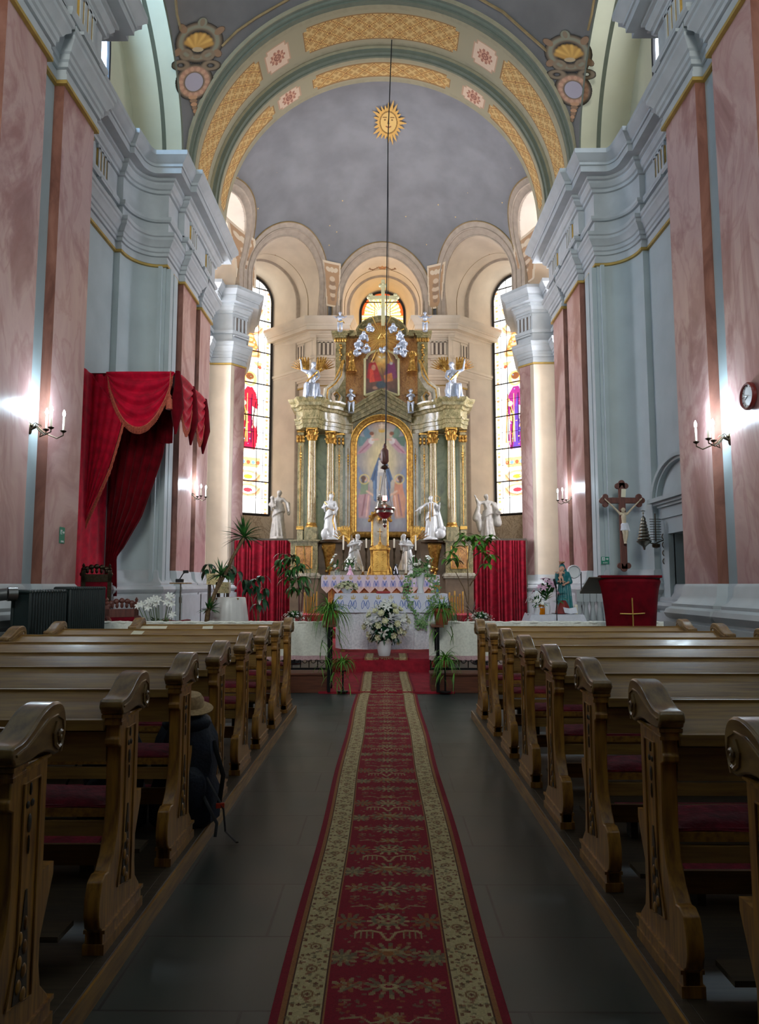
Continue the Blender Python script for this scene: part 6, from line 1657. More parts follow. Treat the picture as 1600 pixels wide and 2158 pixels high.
# candles in candlesticks on the altar
def candlestick(x, y, z, hs, hc, label, group, rc_=.022, m='bronze', name='altar_candle'):
    root = empty(name, (x, y, z), 0, label, 'candle', group)
    q = MB(); q.lathe([(.07, 0), (.072, .015), (.04, .03), (.02, .06), (.03, hs * .35), (.016, hs * .45), (.034, hs * .6), (.016, hs * .8), (.05, hs * .96), (.05, hs)], (0, 0, 0), 14); q.build('candlestick', M[m], root)
    q = MB(); q.lathe([(rc_, hs), (rc_, hs + hc), (rc_ * .6, hs + hc + .006)], (0, 0, 0), 12); q.tube([(0, 0, hs + hc), (0, 0, hs + hc + .02)], .003, 5); q.build('candle', M['wax'], root)
CN = ['far left', 'second from the left', 'just left of the tabernacle', 'just right of the tabernacle', 'second from the right', 'far right']
for k, (pxc, pt, pb, y) in enumerate(((724, 1129, 1159, 20.75), (751, 1127, 1160, 20.85), (772, 1136, 1155, 20.95), (831, 1136, 1155, 20.95), (846.5, 1130, 1160, 20.85), (876, 1129, 1160, 20.75))):
    p = at(pxc, pb, y); t = at(pxc, pt, y); candlestick(p.x, y, zg + .003, p.z - zg, t.z - p.z, 'tall white candle in a dark candlestick on the altar shelf, %s' % CN[k], 'tall candles on the high altar shelf')
p = at(855.5, 1200, 20.25); candlestick(p.x, 20.25, TZ, .05, at(855, 1162, 20.25).z - TZ - .05, 'thick white candle standing on the high altar cloth right of the tabernacle', None, .035, 'brass')
p = at(765, 1190, 20.3); candlestick(p.x, 20.3, TZ, .10, .14, 'short white candle left of the tabernacle doors', None, .02, 'brass')
# vases of flowers on the high altar
def vase_bunch(px, y, z, hv, rv, kind, nfl, spread, label, vm='glassp', group=None, fm='petal', name='flower_vase', hl=None, x=None, seed=0):
    rr_ = random.Random(int(px * 7 + seed)); x = at(px, 1200, y).x if x is None else x
    root = empty(name, (x, y, z), 0, label, 'flowers', group)
    q = MB(); q.lathe([(rv * .7, 0), (rv * .75, .01), (rv, hv * .5), (rv * .8, hv * .9), (rv * .95, hv), (rv * .88, hv), (rv * .7, hv * .85)], (0, 0, 0), 16); q.build('vase', M[vm], root)
    L = MB(); F = MB(); hl = hl or spread
    for k in range(int(26 * max(1, spread / .15))):
        a = rr_.random() * 2 * PI; e = rr_.uniform(.15, 1.4); d = Vector((math.cos(a) * math.cos(e), math.sin(a) * math.cos(e), math.sin(e)))
        p = Vector((0, 0, hv)) + d * hl * rr_.uniform(.1, .6); blade(L, p, d + Vector((rr_.uniform(-.4, .4), rr_.uniform(-.4, .4), 0)), hl * .5, hl * .14, .5, 4)
    L.build('foliage', M['leaf'], root)
    for k in range(nfl):
        a = rr_.random() * 2 * PI; e = rr_.uniform(.25, 1.5); d = Vector((math.cos(a) * math.cos(e), math.sin(a) * math.cos(e) - .25, math.sin(e))).normalized()
        c_ = Vector((0, 0, hv)) + Vector((d.x * spread, d.y * spread, d.z * hl))
        if kind == 'rose': rose(F, c_, spread * .22, d)
        elif kind == 'lily': lily(F, c_, spread * .32, d)
        else: daisy(F, c_, spread * .16, d)
    F.build('blossoms', M[fm], root)
    return root
vase_bunch(709, 20.35, TZ, .16, .05, 'rose', 7, .20, 'vase of white carnations at the left end of the high altar', hl=.42)
vase_bunch(740, 20.4, TZ, .16, .05, 'rose', 9, .2, 'vase of white flowers left of the tabernacle', hl=.40)
vase_bunch(875, 20.4, TZ, .16, .05, 'rose', 9, .2, 'vase of white flowers right of the tabernacle', hl=.40)
vase_bunch(899, 20.35, TZ, .16, .05, 'rose', 7, .2, 'vase of white carnations at the right end of the high altar', hl=.40)
vase_bunch(714, 20.15, TZ, .10, .04, 'daisy', 10, .12, 'small posy of pink flowers at the left end of the high altar', fm='petalr')
# small figures of children in prayer on the altar cloth
for pxc, m_, lab in ((738, 'petalp', 'pale lilac kneeling cherub figurine left on the high altar'), (866, 'statue', 'small white kneeling angel figurine right on the high altar')):
    p = at(pxc, 1200, 20.12); q = MB(); human(q, .30, 1.3, dict(pel=(0, 0, .4), che=(0, -.02, .6), nec=(0, -.03, .7), hea=(0, -.04, .82), sl=(-.11, -.02, .68), sr=(.11, -.02, .68), el=(-.13, -.1, .55), hl=(-.02, -.17, .62), er=(.13, -.1, .55), hr=(.02, -.17, .62), kl=(-.06, -.12, .15), kr=(.06, -.12, .15), al=(-.05, .1, .05), ar=(.05, .1, .05)), seed=9, hem=.34, skirt_from=.5)
    figure('praying_figurine', q, m_, (p.x, 20.12, TZ), lab, 'figurine', vox=.007)
p = at(834, 1200, 20.2); q = MB(); q.lathe([(.09, 0), (.10, .04), (.07, .16), (.02, .22)], (0, 0, 0), 14); q.ball((0, 0, .27), .05)
o = q.build('nun_figurine', M['blackpl']); o.location = (p.x, 20.2, TZ); tag(o, 'small dark cloaked figurine with a white scarf right of the tabernacle', 'figurine'); q = MB()
for s in (-1, 1): q.tube([(0, -.05, .25), (s * .03, -.09, .16), (s * .05, -.105, .04)], .014, 6)
q.build('scarf', M['linen'], o)
# tall gilt candle racks either side below
for side, pxs in (('left', (642, 648, 652, 656, 661, 667)), ('right', (948, 953, 959, 965, 970, 976))):
    for k, pxc in enumerate(pxs):
        y = 19.6; p = at(pxc, 1290, y); t = at(pxc, (1249, 1256, 1246, 1258, 1252, 1247)[k], y)
        q = MB(); z0_ = .24
        q.lathe([(.04, 0), (.04, .02), (.018, .05), (.018, .25)], (0, 0, 0), 10); q.lathe([(.022, .25), (.022, t.z - z0_), (.012, t.z - z0_ + .01)], (0, 0, 0), 10)
        o = q.build('gilt_rod', M['giltp']); o.location = (p.x, y, z0_)
        tag(o, 'slender golden candle rod in the row at the %s foot of the high altar' % side, 'candle rod', '%s row of golden candle rods' % side)
# ------------------------------------------------------------------ altar table with cloths
AXL, AXR, AY0, AY1, AZ = -.93, 1.17, 14.0, 14.85, 1.365
root = empty('altar_table', (.12, 14.4, .26), 0, 'free-standing altar table hidden under white cloths before the high altar', 'altar table')
OF = Matrix.Translation((-.12, -14.4, -.26))
q = MB(OF); q.span(AXL + .02, AXR - .02, AY0 + .03, AY1, AZ - .05, AZ - .004); bevel(q.build('table_top', M['wood'], root), .005)
for x_ in (AXL + .12, AXR - .12):
    for y_ in (AY0 + .12, AY1 - .1): q = MB(OF); q.span(x_ - .04, x_ + .04, y_ - .04, y_ + .04, .26, AZ - .05); q.build('leg', M['wood'], root)
q = MB()
def skirt(u, v):
    # goes left side, front, right side
    L = [(AXL - .0, AY1), (AXL - .0, AY0), (AXR + .0, AY0), (AXR + .0, AY1)]
    seg_ = [.85, 2.1, .85]; s = u * sum(seg_); k = 0
    while k < 2 and s > seg_[k]: s -= seg_[k]; k += 1
    t = s / seg_[k]; x = L[k][0] + (L[k + 1][0] - L[k][0]) * t; y = L[k][1] + (L[k + 1][1] - L[k][1]) * t
    cen = (.12, 14.4); inw = .05 * v
    f = .034 * v * (math.sin(u * 52) + .6 * math.sin(u * 31 + 1.5 * v + 2))
    # folds drawn towards the corners
    f += .03 * v * math.sin(abs(u - .5) * 26 - v * 2.2) * (abs(u - .5) > .12)
    nx, ny = ((-1, 0), (0, -1), (1, 0))[k]
    return (x + nx * (f + .01) - (x - cen[0]) * inw, y + ny * (f + .012), AZ - .02 - (AZ - .34) * v)
q.sheet(skirt, 220, 30, .004); o = q.build('brocade_cloth', M['brocade']); tag(o, 'white brocade cloth falling in folds to the floor around the altar table', 'altar cloth')
# monogram overlay
w = AXR - AXL + .06; h = .36
c = Canvas(430, 74, (224, 228, 244)); c.asp = w / h; B_ = (58, 104, 190); Gd = (206, 180, 112)
for k in range(9):
    x = (k + .5) / 9; e = 1 / 9
    c.line([(x - e * .13, .26), (x - e * .10, .58), (x, .34), (x + e * .10, .58), (x + e * .13, .26)], .014, B_)
    for s in (-1, 1): c.line([(x + s * e * .10, .58), (x + s * e * .2, .64), (x + s * e * .29, .48), (x + s * e * .29, .32), (x + s * e * .22, .2), (x + s * e * .17, .24)], .014, B_); c.line([(x, .78), (x + s * e * .14, .76), (x + s * e * .16, .86)], .018, Gd)
    c.line([(x, .72), (x, .92)], .02, Gd); c.line([(x - e * .12, .73), (x + e * .12, .73)], .02, Gd); c.line([(x - e * .04, .86), (x + e * .04, .86)], .016, Gd)
def ov(u, v):
    x = AXL - .03 + w * u; return (x + (u - .5) * .10 * (1 - v), AY0 - .045 - .02 * (1 - v) - .006 * math.sin(u * 40), AZ + .012 - h * (1 - v))
o = c.build('monogram_cloth', ov, VM); tag(o, 'white top cloth with a row of blue letter M crowned monograms on the front altar', 'altar cloth')
q = MB(); q.sheet(lambda u, v: (AXL - .035 + (w + .01) * u, AY0 - .046 + (AY1 - AY0 + .05) * v, AZ + .013), 8, 4, .01)
for s, x_ in ((-1, AXL - .032), (1, AXR + .032)): q.sheet(lambda u, v: (x_ + s * .09 * v, AY0 - .044 + (AY1 - AY0) * u, AZ + .01 - .33 * v), 6, 6, .004)
q.build('top_of_cloth', M['linen'], o)
TA = AZ + .014
p = at(795, 1245, 14.3); q = MB(); q.bbox((0, 0, .022), (.27, .2, .044), .008); o = q.build('missal', M['bookred']); o.location = (p.x + .12, 14.12, TA); tag(o, 'closed red book lying on the front altar', 'book'); q = MB(); q.span(-.125, .13, -.096, .09, .006, .034); q.build('pages', M['paper'], o)
def icon(px, y, w_, h_, lab, colr):
    p = at(px, 1240, y); root = empty('icon_stand', (p.x, y, TA), 0, lab, 'icon')
    q = MB(Matrix.Rotation(-.12, 4, 'X')); q.span(-w_ / 2, w_ / 2, -.01, .012, 0, h_); q.build('frame', M['crosswood'], root)
    c = Canvas(24, 32, colr); c.ell(.5, .65, .22, .16, (206, 160, 110)); c.ell(.5, .66, .12, .09, (120, 70, 50)); c.poly([(.2, .1), (.8, .1), (.65, .55), (.35, .55)], (130, 40, 44) if colr[0] < 100 else (90, 130, 180))
    R4 = Matrix.Rotation(-.12, 4, 'X'); c.build('icon_picture', lambda u, v: R4 @ Vector(((u - .5) * w_ * .84, -.0125, h_ * (.08 + .84 * v))), VM, root)
    q = MB(); q.span(-w_ / 2, w_ / 2, -.03, .1, -.0, .006); q.build('foot', M['crosswood'], root)
icon(857, 14.2, .11, .15, 'small dark icon standing on the front altar right of the red book', (70, 40, 40)); icon(922, 14.3, .12, .17, 'small golden-yellow icon at the right end of the front altar', (206, 150, 70))
# microphone on the altar
p = at(848, 1247, 14.25); root = empty('altar_microphone', (p.x, 14.25, TA), 0, 'thin black gooseneck microphone standing on the front altar', 'microphone')
q = MB(); q.lathe([(.06, 0), (.06, .01), (.015, .02)], (0, 0, 0), 16); q.build('base', M['blackpl'], root)
t = at(832, 1203, 14.1); dx, dz = t.x - p.x, t.z - TA
q = MB(); q.tube([(0, 0, .01), (.03, 0, .1), (.03 + dx * .4, -.05, dz * .55), (dx, -.15, dz)], .005, 6); q.build('gooseneck', M['blackpl'], root)
q = MB(); q.cap((dx, -.15, dz), (dx - .03, -.17, dz + .03), .012, .014, 8); q.build('capsule', M['blackpl'], root)
# low bowl of white roses on the altar
def bowl_flowers(loc, r, hb, label, potm, nf=26, kind='rose', fm='petalc', dense=True, spread=None, hh=None, seed=1, foliage='leaf', name='flower_bowl', extra_white=True):
    rr_ = random.Random(seed); root = empty(name, loc, 0, label, 'flowers'); spread = spread or r * 1.6; hh = hh or r * 1.0
    q = MB(); q.lathe([(r * .45, 0), (r * .5, .01), (r * .9, hb), (r, hb), (r * .8, hb - .01)], (0, 0, 0), 20); q.build('bowl', M[potm], root)
    L = MB(); F = MB(); G = MB()
    for k in range(130 if dense else 60):
        a = rr_.random() * 2 * PI; e = rr_.uniform(0, 1.4); d = Vector((math.cos(a) * math.cos(e), math.sin(a) * math.cos(e), math.sin(e)))
        blade(L, Vector((0, 0, hb)) + Vector((d.x * spread, d.y * spread, d.z * hh)) * .6, d, spread * .4, spread * .16, .3, 3)
    for k in range(nf):
        a = 2.4 * k; e = .1 + 1.3 * ((k + .5) / nf); d = Vector((math.cos(a) * math.cos(e), math.sin(a) * math.cos(e), math.sin(e))).normalized()
        c_ = Vector((0, 0, hb)) + Vector((d.x * spread, d.y * spread, d.z * hh)) * rr_.uniform(.85, 1.02)
        if kind == 'rose': rose(F, c_, spread * .17, d)
        else: daisy(F, c_, spread * .12, d)
    L.build('foliage', M[foliage], root); F.build('blossoms', M[fm], root)
    if extra_white:
        for k in range(90):
            a = rr_.random() * 2 * PI; e = rr_.uniform(0, 1.5); d = Vector((math.cos(a) * math.cos(e), math.sin(a) * math.cos(e), math.sin(e)))
            G.ball(Vector((0, 0, hb)) + Vector((d.x * spread, d.y * spread, d.z * hh)) * rr_.uniform(.95, 1.12), spread * .028, 5, 4)
        G.build('small_blossoms', M['petal'], root)
    return root
p = at(731, 1240, 14.35); bowl_flowers((p.x, 14.4, TA), .15, .09, 'low bowl of cream roses on the left of the front altar', 'whitepot', 30, spread=.24, hh=.13)
# ivy in a white vase, trailing down the front of the altar
p = at(886, 1245, 14.3); root = empty('ivy_plant', (p.x, 14.25, TA), 0, 'variegated ivy trailing from a tall white vase down the front altar', 'plant')
q = MB(); q.lathe([(.07, 0), (.075, .02), (.05, .1), (.09, .3), (.12, .4), (.115, .4), (.08, .3)], (0, 0, 0), 20); q.build('vase', M['whitepot'], root)
L = MB(); S_ = MB(); rr_ = random.Random(4)
def leaf3(mb, c_, d, up, r):
    c_ = Vector(c_); s_ = d.cross(up).normalized()
    mb.add([c_, c_ + s_ * r * .7 + d * r * .2, c_ + d * r, c_ - s_ * r * .7 + d * r * .2, c_ - d * r * .2], [(0, 1, 2), (0, 2, 3), (0, 3, 4), (0, 4, 1)])
strands = []
for s in (-1, 1):
    for k in range(4):
        w_ = .10 + .05 * k; strands.append([(s * .06, -.02, .38), (s * (w_ + .05), -.12, .34), (s * (w_ + .10), -.22 - .03 * k, .1), (s * (w_ + .06 - .02 * k), -.32, -.2), (s * (.10 - .02 * k), -.34, -.42 - .08 * (3 - k)), (s * .01, -.34, -.5 - .05 * k)])
for st in strands:
    pts = [Vector(a) for a in st]
    S_.tube(pts, .004, 4)
    for a, b_ in zip(pts, pts[1:]):
        n = 9
        for i in range(n):
            c_ = a + (b_ - a) * (i + rr_.random()) / n + Vector((rr_.uniform(-.04, .04), rr_.uniform(-.04, .01), rr_.uniform(-.03, .03)))
            leaf3(L, c_, Vector((rr_.uniform(-1, 1), -.3, rr_.uniform(-1, .3))).normalized(), Vector((rr_.uniform(-.3, .3), -1, .4)), rr_.uniform(.028, .045))
for k in range(60): leaf3(L, (rr_.uniform(-.13, .13), rr_.uniform(-.14, .05), .40 + rr_.uniform(-.08, .1)), Vector((rr_.uniform(-1, 1), -.3, rr_.uniform(-1, 1))).normalized(), Vector((0, -1, .4)), .045)
L.build('ivy_leaves', mk('ivy_leaf', rgb(62, 122, 52), 0.4, scale=30, col2=rgb(150, 180, 124)), root); S_.build('stems', M['twig'], root)
# big bouquet on the step
p = at(810, 1384, 13.15); BZ = .279
root = empty('flower_bouquet', (p.x, 13.15, BZ), 0, 'large domed bouquet of white lilies and roses in a white vase on the altar step', 'flowers')
q = MB(); q.lathe([(.095, 0), (.105, .015), (.13, .14), (.135, .25), (.14, .27), (.128, .27), (.11, .2)], (0, 0, 0), 28); q.build('vase', M['whitepot'], root)
rr_ = random.Random(12); L = MB(); c0 = Vector((.03, 0, .56)); rad = Vector((.40, .30, .36))
for k in range(420):
    a = rr_.random() * 2 * PI; e = rr_.uniform(-1.1, 1.5); d = Vector((math.cos(a) * math.cos(e), math.sin(a) * math.cos(e), math.sin(e)))
    blade(L, c0 + Vector((d.x * rad.x, d.y * rad.y, d.z * rad.z)) * rr_.uniform(.3, .8), d + Vector((0, 0, -.2)), .16, .05, .3, 3)
L.build('foliage', M['leafd'], root)
dirs = []
for k in range(64):
    a = 2.399 * k; z_ = -.85 + 1.85 * (k + .5) / 64; r_ = math.sqrt(max(0, 1 - min(1, z_ * z_))); dirs.append(Vector((r_ * math.cos(a), r_ * math.sin(a), z_)))
for k, d in enumerate(dirs):
    if d.y > .45: continue
    c_ = c0 + Vector((d.x * rad.x, d.y * rad.y, d.z * rad.z)) * rr_.uniform(.92, 1.06)
    F = MB(); kind = k % 3
    if kind == 0 and k % 2: lily(F, c_, .095, d + Vector((0, -.5, 0))); F.build('lily', M['petal'], root)
    elif kind <= 1: rose(F, c_, .062, d + Vector((0, -.4, .1))); F.build('rose', M['petalc'], root)
    else:
        for j in range(5): daisy(F, c_ + Vector((rr_.uniform(-.05, .05), -.01, rr_.uniform(-.05, .05))), .028, d + Vector((0, -.5, .1)), 7)
        F.build('small_blossoms', M['petal'], root)
F = MB()
for k in range(6): lily(F, c0 + Vector(((k - 2.5) * .035, -.08, .33 + .05 * (k % 3))), .055, Vector((0, -1, .4)))
F.build('lily', M['petal'], root)
F = MB()
for k in range(140):
    a = rr_.random() * 2 * PI; e = rr_.uniform(-1, 1.5); d = Vector((math.cos(a) * math.cos(e), -abs(math.sin(a) * math.cos(e)), math.sin(e))); F.ball(c0 + Vector((d.x * rad.x, d.y * rad.y, d.z * rad.z)) * rr_.uniform(1.0, 1.15), .009, 5, 4)
F.build('small_blossoms', M['petal'], root)

# ------------------------------------------------------------------ iron gate leaves with trailing pot plants
def spider(loc, rp, hp, label, nleaf, Lmin, Lmax, seed, pot='terracotta', drop=0.0, side=0):
    rr_ = random.Random(seed); root = empty('spider_plant', loc, 0, label, 'plant')
    if pot:
        q = MB(); q.lathe([(rp * .72, 0), (rp * .97, hp * .78), (rp * 1.08, hp * .8), (rp * 1.1, hp), (rp * .96, hp), (rp * .9, hp * .85), (0.01, hp * .85)], (0, 0, 0), 22); q.build('pot', M[pot], root)
    L = MB()
    for k in range(nleaf):
        a = rr_.random() * 2 * PI; e = rr_.uniform(.5, 1.4); d = Vector((math.cos(a) * math.cos(e), math.sin(a) * math.cos(e), math.sin(e)))
        Lh = rr_.uniform(Lmin, Lmax); blade(L, (rr_.uniform(-.03, .03), rr_.uniform(-.03, .03), hp * .9), d, Lh, .017, rr_.uniform(1.0, 2.2), 8, taper=.7, fold=.5)
    for k in range(int(drop * 60)):
        x0_, y0_ = rr_.uniform(-.12, .12), rr_.uniform(-.14, .02); z0_ = rr_.uniform(-drop, 0)
        a = rr_.random() * 2 * PI; blade(L, (x0_ * (1 + .5 * rr_.random()), y0_ - .06, z0_), (math.cos(a) * .5, math.sin(a) * .5 - .1, -.2), rr_.uniform(.14, .34), .014, .8, 6, taper=.7, fold=.5)
    L.build('leaves', M['leafb'], root); return root
for side, xs, lab in ((-1, -.80, 'left'), (1, .76, 'right')):
    root = empty('iron_gate', (xs, 10.7, .03), 0, 'open black wrought iron gate leaf at the %s communion rail' % lab, 'gate')
    q = MB(); 
    for y_ in (-.22, .16): q.span(-.022, .022, y_ - .022, y_ + .022, 0, .91)
    q.span(-.02, .02, -.22, .16, .06, .09); q.span(-.02, .02, -.22, .16, .84, .87); q.span(-.02, .02, -.22, .16, .42, .44)
    q.build('frame', M['iron'], root)
    q = MB(); q.span(-.09, .09, -.27, .22, .91, .94); bevel(q.build('top_board', M['brownwood'], root), .005)
    q = MB()
    for z_ in (.2, .55):
        for s in (-1, 1):
            q.tube([(0, -.03 + s * (.07 + .05 * math.cos(a) * (1 - a / 9)), z_ + .1 + .06 * math.sin(a) * (1 - a / 9)) for a in [i * .5 for i in range(12)]], .009, 5)
        q.tube([(0, -.03, z_ - .08), (0, -.03, z_ + .26)], .007, 5)
    q.build('scrollwork', M['iron'], root)
spider((-.79, 10.62, .971), .105, .20, 'spider plant in a terracotta pot on the left iron gate, longest trails', 120, .3, .6, 3, drop=.75)
spider((.83, 10.62, .971), .12, .235, 'spider plant in a terracotta pot on the right iron gate', 110, .25, .45, 4, drop=.12)
spider((-.60, 10.50, .03 + .30), .06, .10, 'small spider plant low down beside the left iron gate', 60, .18, .34, 5, drop=.25)
q = MB(); q.tube([(-.60, 10.5, .03), (-.60, 10.5, .33)], .012, 6); q.lathe([(.08, 0), (.08, .012)], (-.6, 10.5, .03), 16); q.lathe([(.06, 0), (.06, .01)], (-.6, 10.5, .319), 16); o = q.build('plant_stand', M['iron']); tag(o, 'thin iron plant stand beside the left gate', 'stand')
spider((.86, 10.46, .38), .07, .10, 'small spider plant low down beside the right iron gate', 90, .2, .38, 6, drop=.15)
q = MB(); q.tube([(.86, 10.46, .03), (.86, 10.46, .37)], .012, 6); q.lathe([(.08, 0), (.08, .012)], (.86, 10.46, .03), 16); q.lathe([(.07, 0), (.07, .01)], (.86, 10.46, .368), 16); o = q.build('plant_stand', M['iron']); tag(o, 'thin iron plant stand beside the right gate', 'stand')

# ------------------------------------------------------------------ red curtain boxes below the side windows
for side, pa, pb in (('left', 490, 617), ('right', 988, 1112)):
    yb = 22.35; zt = at(586, 1137, 22.9).z - .004 if side == 'left' else at(1028, 1137, 22.9).z - .004
    xa_, xb_ = at(pa, 1200, yb).x, at(pb, 1200, yb).x
    root = empty('curtained_screen', ((xa_ + xb_) / 2, yb, .24), 0, 'wooden screen hung with a pleated red curtain on the %s of the high altar' % side, 'curtain')
    OF = Matrix.Translation((-(xa_ + xb_) / 2, -yb, -.24))
    q = MB(OF); q.span(xa_, xb_, yb, 23.3, zt - .08, zt); q.span(xa_, xa_ + .07, yb, yb + .07, .24, zt - .08); q.span(xb_ - .07, xb_, yb, yb + .07, .24, zt - .08); bevel(q.build('frame', M['woodark'], root), .006)
    q = MB(OF); q.sheet(lambda u, v: (xa_ + .05 + (xb_ - xa_ - .1) * u, yb - .03 + (.016 + .02 * v) * math.sin(u * 92 + 3 * math.sin(u * 7) + 2 * math.sin(u * 23)) + .018 * math.sin(u * 33 + v * 2) * (.4 + v), zt - .06 - (zt - .36) * v), 330, 12, .006); q.build('curtain', M['velvet'], root)

# ------------------------------------------------------------------ sanctuary lamp on a long cord
hk = at(826, 78, 16.9); lm = at(811, 1052, 17.0)
root = empty('sanctuary_lamp', (lm.x, 17.0, lm.z), 0, 'hanging silver sanctuary lamp with a red light on a long cord from the arch', 'lamp')
OF = Matrix.Translation((-lm.x, -17.0, -lm.z)); wz = at(812, 962, 17).z
q = MB(OF); kx = at(818, 290, 16.95); q.tube([tuple(hk), tuple(kx), (lm.x + .02, 17.0, wz + .3)], .013, 6); q.tube([tuple(kx), (lm.x + .10, 17.0, 9.0), (lm.x + .02, 17.0, lm.z + .5)], .006, 5); q.build('cord', M['strap'], root)
q = MB(OF); q.lathe([(.01, .32), (.05, .24), (.045, .2), (.095, .14), (.10, -.12), (.06, -.18), (.01, -.2)], (lm.x, 17, wz), 12, wob=lambda a, z: 1 + .06 * math.sin(8 * a)); q.build('wooden_weight', M['crosswood'], root)
q = MB(OF); q.lathe([(.01, .02), (.10, -.02), (.11, -.06), (.02, -.1)], (lm.x, 17, wz - .22), 16); q.build('weight_cap', M['bronze'], root)
q = MB(OF)
for k in range(3):
    a = 2 * PI * k / 3 + .5; q.tube([(lm.x, 17, wz - .3), (lm.x + .20 * math.cos(a), 17 + .20 * math.sin(a), lm.z - .2)], .006, 5)
q.build('chains', M['bronze'], root)
q = MB(OF); q.lathe([(.05, .0), (.055, .05), (.05, .12), (.045, .12), (.04, .02)], (lm.x, 17, lm.z - .04), 18); q.build('red_glass', M['flame'], root)
q = MB(OF); q.lathe([(.06, -.04), (.03, -.08), (.05, -.11), (.12, -.16), (.23, -.20), (.24, -.23), (.20, -.27), (.21, -.33), (.12, -.42), (.05, -.47), (.06, -.52), (.03, -.58), (.05, -.62), (.01, -.68)], (lm.x, 17, lm.z), 26)
for k in range(3):
    a = 2 * PI * k / 3 + .5; q.tube([(lm.x + .2 * math.cos(a), 17 + .2 * math.sin(a), lm.z - .3), (lm.x + .27 * math.cos(a), 17 + .27 * math.sin(a), lm.z - .24), (lm.x + .25 * math.cos(a), 17 + .25 * math.sin(a), lm.z - .18)], .018, 6)
q.build('silver_bowl', M['silver'], root)
q = MB(); q.lathe([(.05, 0), (.05, .03), (.02, .06)], tuple(hk - Vector((0, 0, .0))), 10) if False else q.tube([tuple(hk + Vector((0, 0, .3))), tuple(hk)], .02, 6); q.build('ceiling_hook', M['iron'], None)
bpy.data.objects['ceiling_hook'].parent = root; bpy.data.objects['ceiling_hook'].matrix_parent_inverse = Matrix.Translation((-lm.x, -17.0, -lm.z))

# ------------------------------------------------------------------ wall sconces
def sconce(x, y, z, sx, label, n=3, power=1.0):
    """sx: direction into the nave"""
    root = empty('wall_sconce', (x, y, z), 0, label, 'wall lamp', 'candle wall lamps with lit bulbs')
    q = MB(); q.ball((sx * .01, 0, 0), (.02, .05, .08), 12, 8); q.ball((sx * .03, 0, .04), (.02, .03, .03), 8, 6); q.build('wall_plate', M['bronze'], root)
    spots = [(.34, -.12), (.40, .10), (.22, .0)][:n]
    for k, (ox, oy) in enumerate(spots):
        q = MB(); q.tube([(sx * .02, 0, -.02), (sx * .1, oy * .3, .03), (sx * .16, oy * .6, -.04), (sx * (ox - .08), oy, -.11), (sx * ox, oy, -.07), (sx * ox, oy, -.02)], .009, 7)
        q.tube([(sx * (.1 + .04 * math.cos(a) * (1 - a / 8)), oy * .4, .03 + .04 * math.sin(a) * (1 - a / 8)) for a in [i * .6 for i in range(10)]], .005, 5)
        arm = q.build('arm', M['bronze'], root)
        q = MB(); q.lathe([(.008, -.03), (.035, -.012), (.04, .0), (.018, .004)], (sx * ox, oy, -.01), 14); q.build('drip_pan', M['bronze'], arm)
        q = MB(); q.lathe([(.013, 0), (.013, .17), (.009, .175)], (sx * ox, oy, 0), 12); q.build('candle_tube', M['wax'], arm)
        q = MB(); q.lathe([(.008, 0), (.016, .02), (.019, .045), (.012, .075), (.002, .095)], (sx * ox, oy, .175), 12); q.build('bulb', M['bulb'], arm)
        L = bpy.data.lights.new('bulb_light', 'POINT'); L.energy = SCONCE_W * power; L.color = (.68, .87, 1); L.shadow_soft_size = .035
        lo = bpy.data.objects.new('bulb_light', L); COL.objects.link(lo); lo.parent = root; lo.location = (sx * (ox + .0), oy, .30)
for px, py, y, sx, lab, pw in ((85, 903, 9.16, 1, 'candle-style wall lamp with lit bulbs, on the left pier nearest the camera', .9), (1545, 926, 9.16, -1, 'candle-style wall lamp with lit bulbs, on the right pier below the clock', 1.3),
                             (408, 1045, 17.5, 1, 'candle-style wall lamp with lit bulbs, on the left pier beside the chancel', 1.0), (1211, 1052, 17.5, -1, 'candle-style wall lamp with lit bulbs, on the right pier above the blue-robed statue', 1.0)):
    z = at(px, py, y).z; wx = 4.54 if y < 12 else 4.74
    sconce(X0 - sx * (wx - .012), y, z, sx, lab, 3, pw)
# ------------------------------------------------------------------ clock and signs
zc = at(1583, 835, 8.35).z; root = empty('wall_clock', (X0 + 4.4 - .02, 8.35, zc), 0, 'round wall clock with a dark red rim on the right marble pilaster', 'clock')
RY = Matrix.Rotation(-PI / 2, 4, 'Y')
q = MB(RY); q.lathe([(.15, -.015), (.165, 0), (.165, .03), (.15, .045), (.135, .04), (.135, .02)], (0, 0, 0), 36); q.build('rim', M['clockrim'], root)
q = MB(RY); q.lathe([(.138, .0), (.138, .022)], (0, 0, 0), 36); q.build('clock_face', M['whitepl'], root)
q = MB(RY)
for k in range(12): a = k * PI / 6; q.box((.118 * math.cos(a), .118 * math.sin(a), .024), (.02, .005, .004), rz=a)
q.build('hour_marks', M['blackpl'], root)
q = MB(RY); q.tube([(0, 0, .026), (-.03, .06, .026)], .004, 5); q.tube([(0, 0, .028), (.03, .105, .028)], .003, 5); q.tube([(0.01, -.02, .03), (-.02, -.1, .03)], .0015, 4); q.build('hands', M['blackpl'], root)
def text_mesh(s_, size):
    cu = bpy.data.curves.new('t', 'FONT'); cu.body = s_; cu.size = size; cu.extrude = .001; cu.align_x = 'CENTER'; cu.align_y = 'CENTER'
    o = bpy.data.objects.new('t', cu); COL.objects.link(o); bpy.context.view_layer.update(); me = bpy.data.meshes.new_from_object(o.evaluated_get(bpy.context.evaluated_depsgraph_get()))
    bpy.data.objects.remove(o); return me
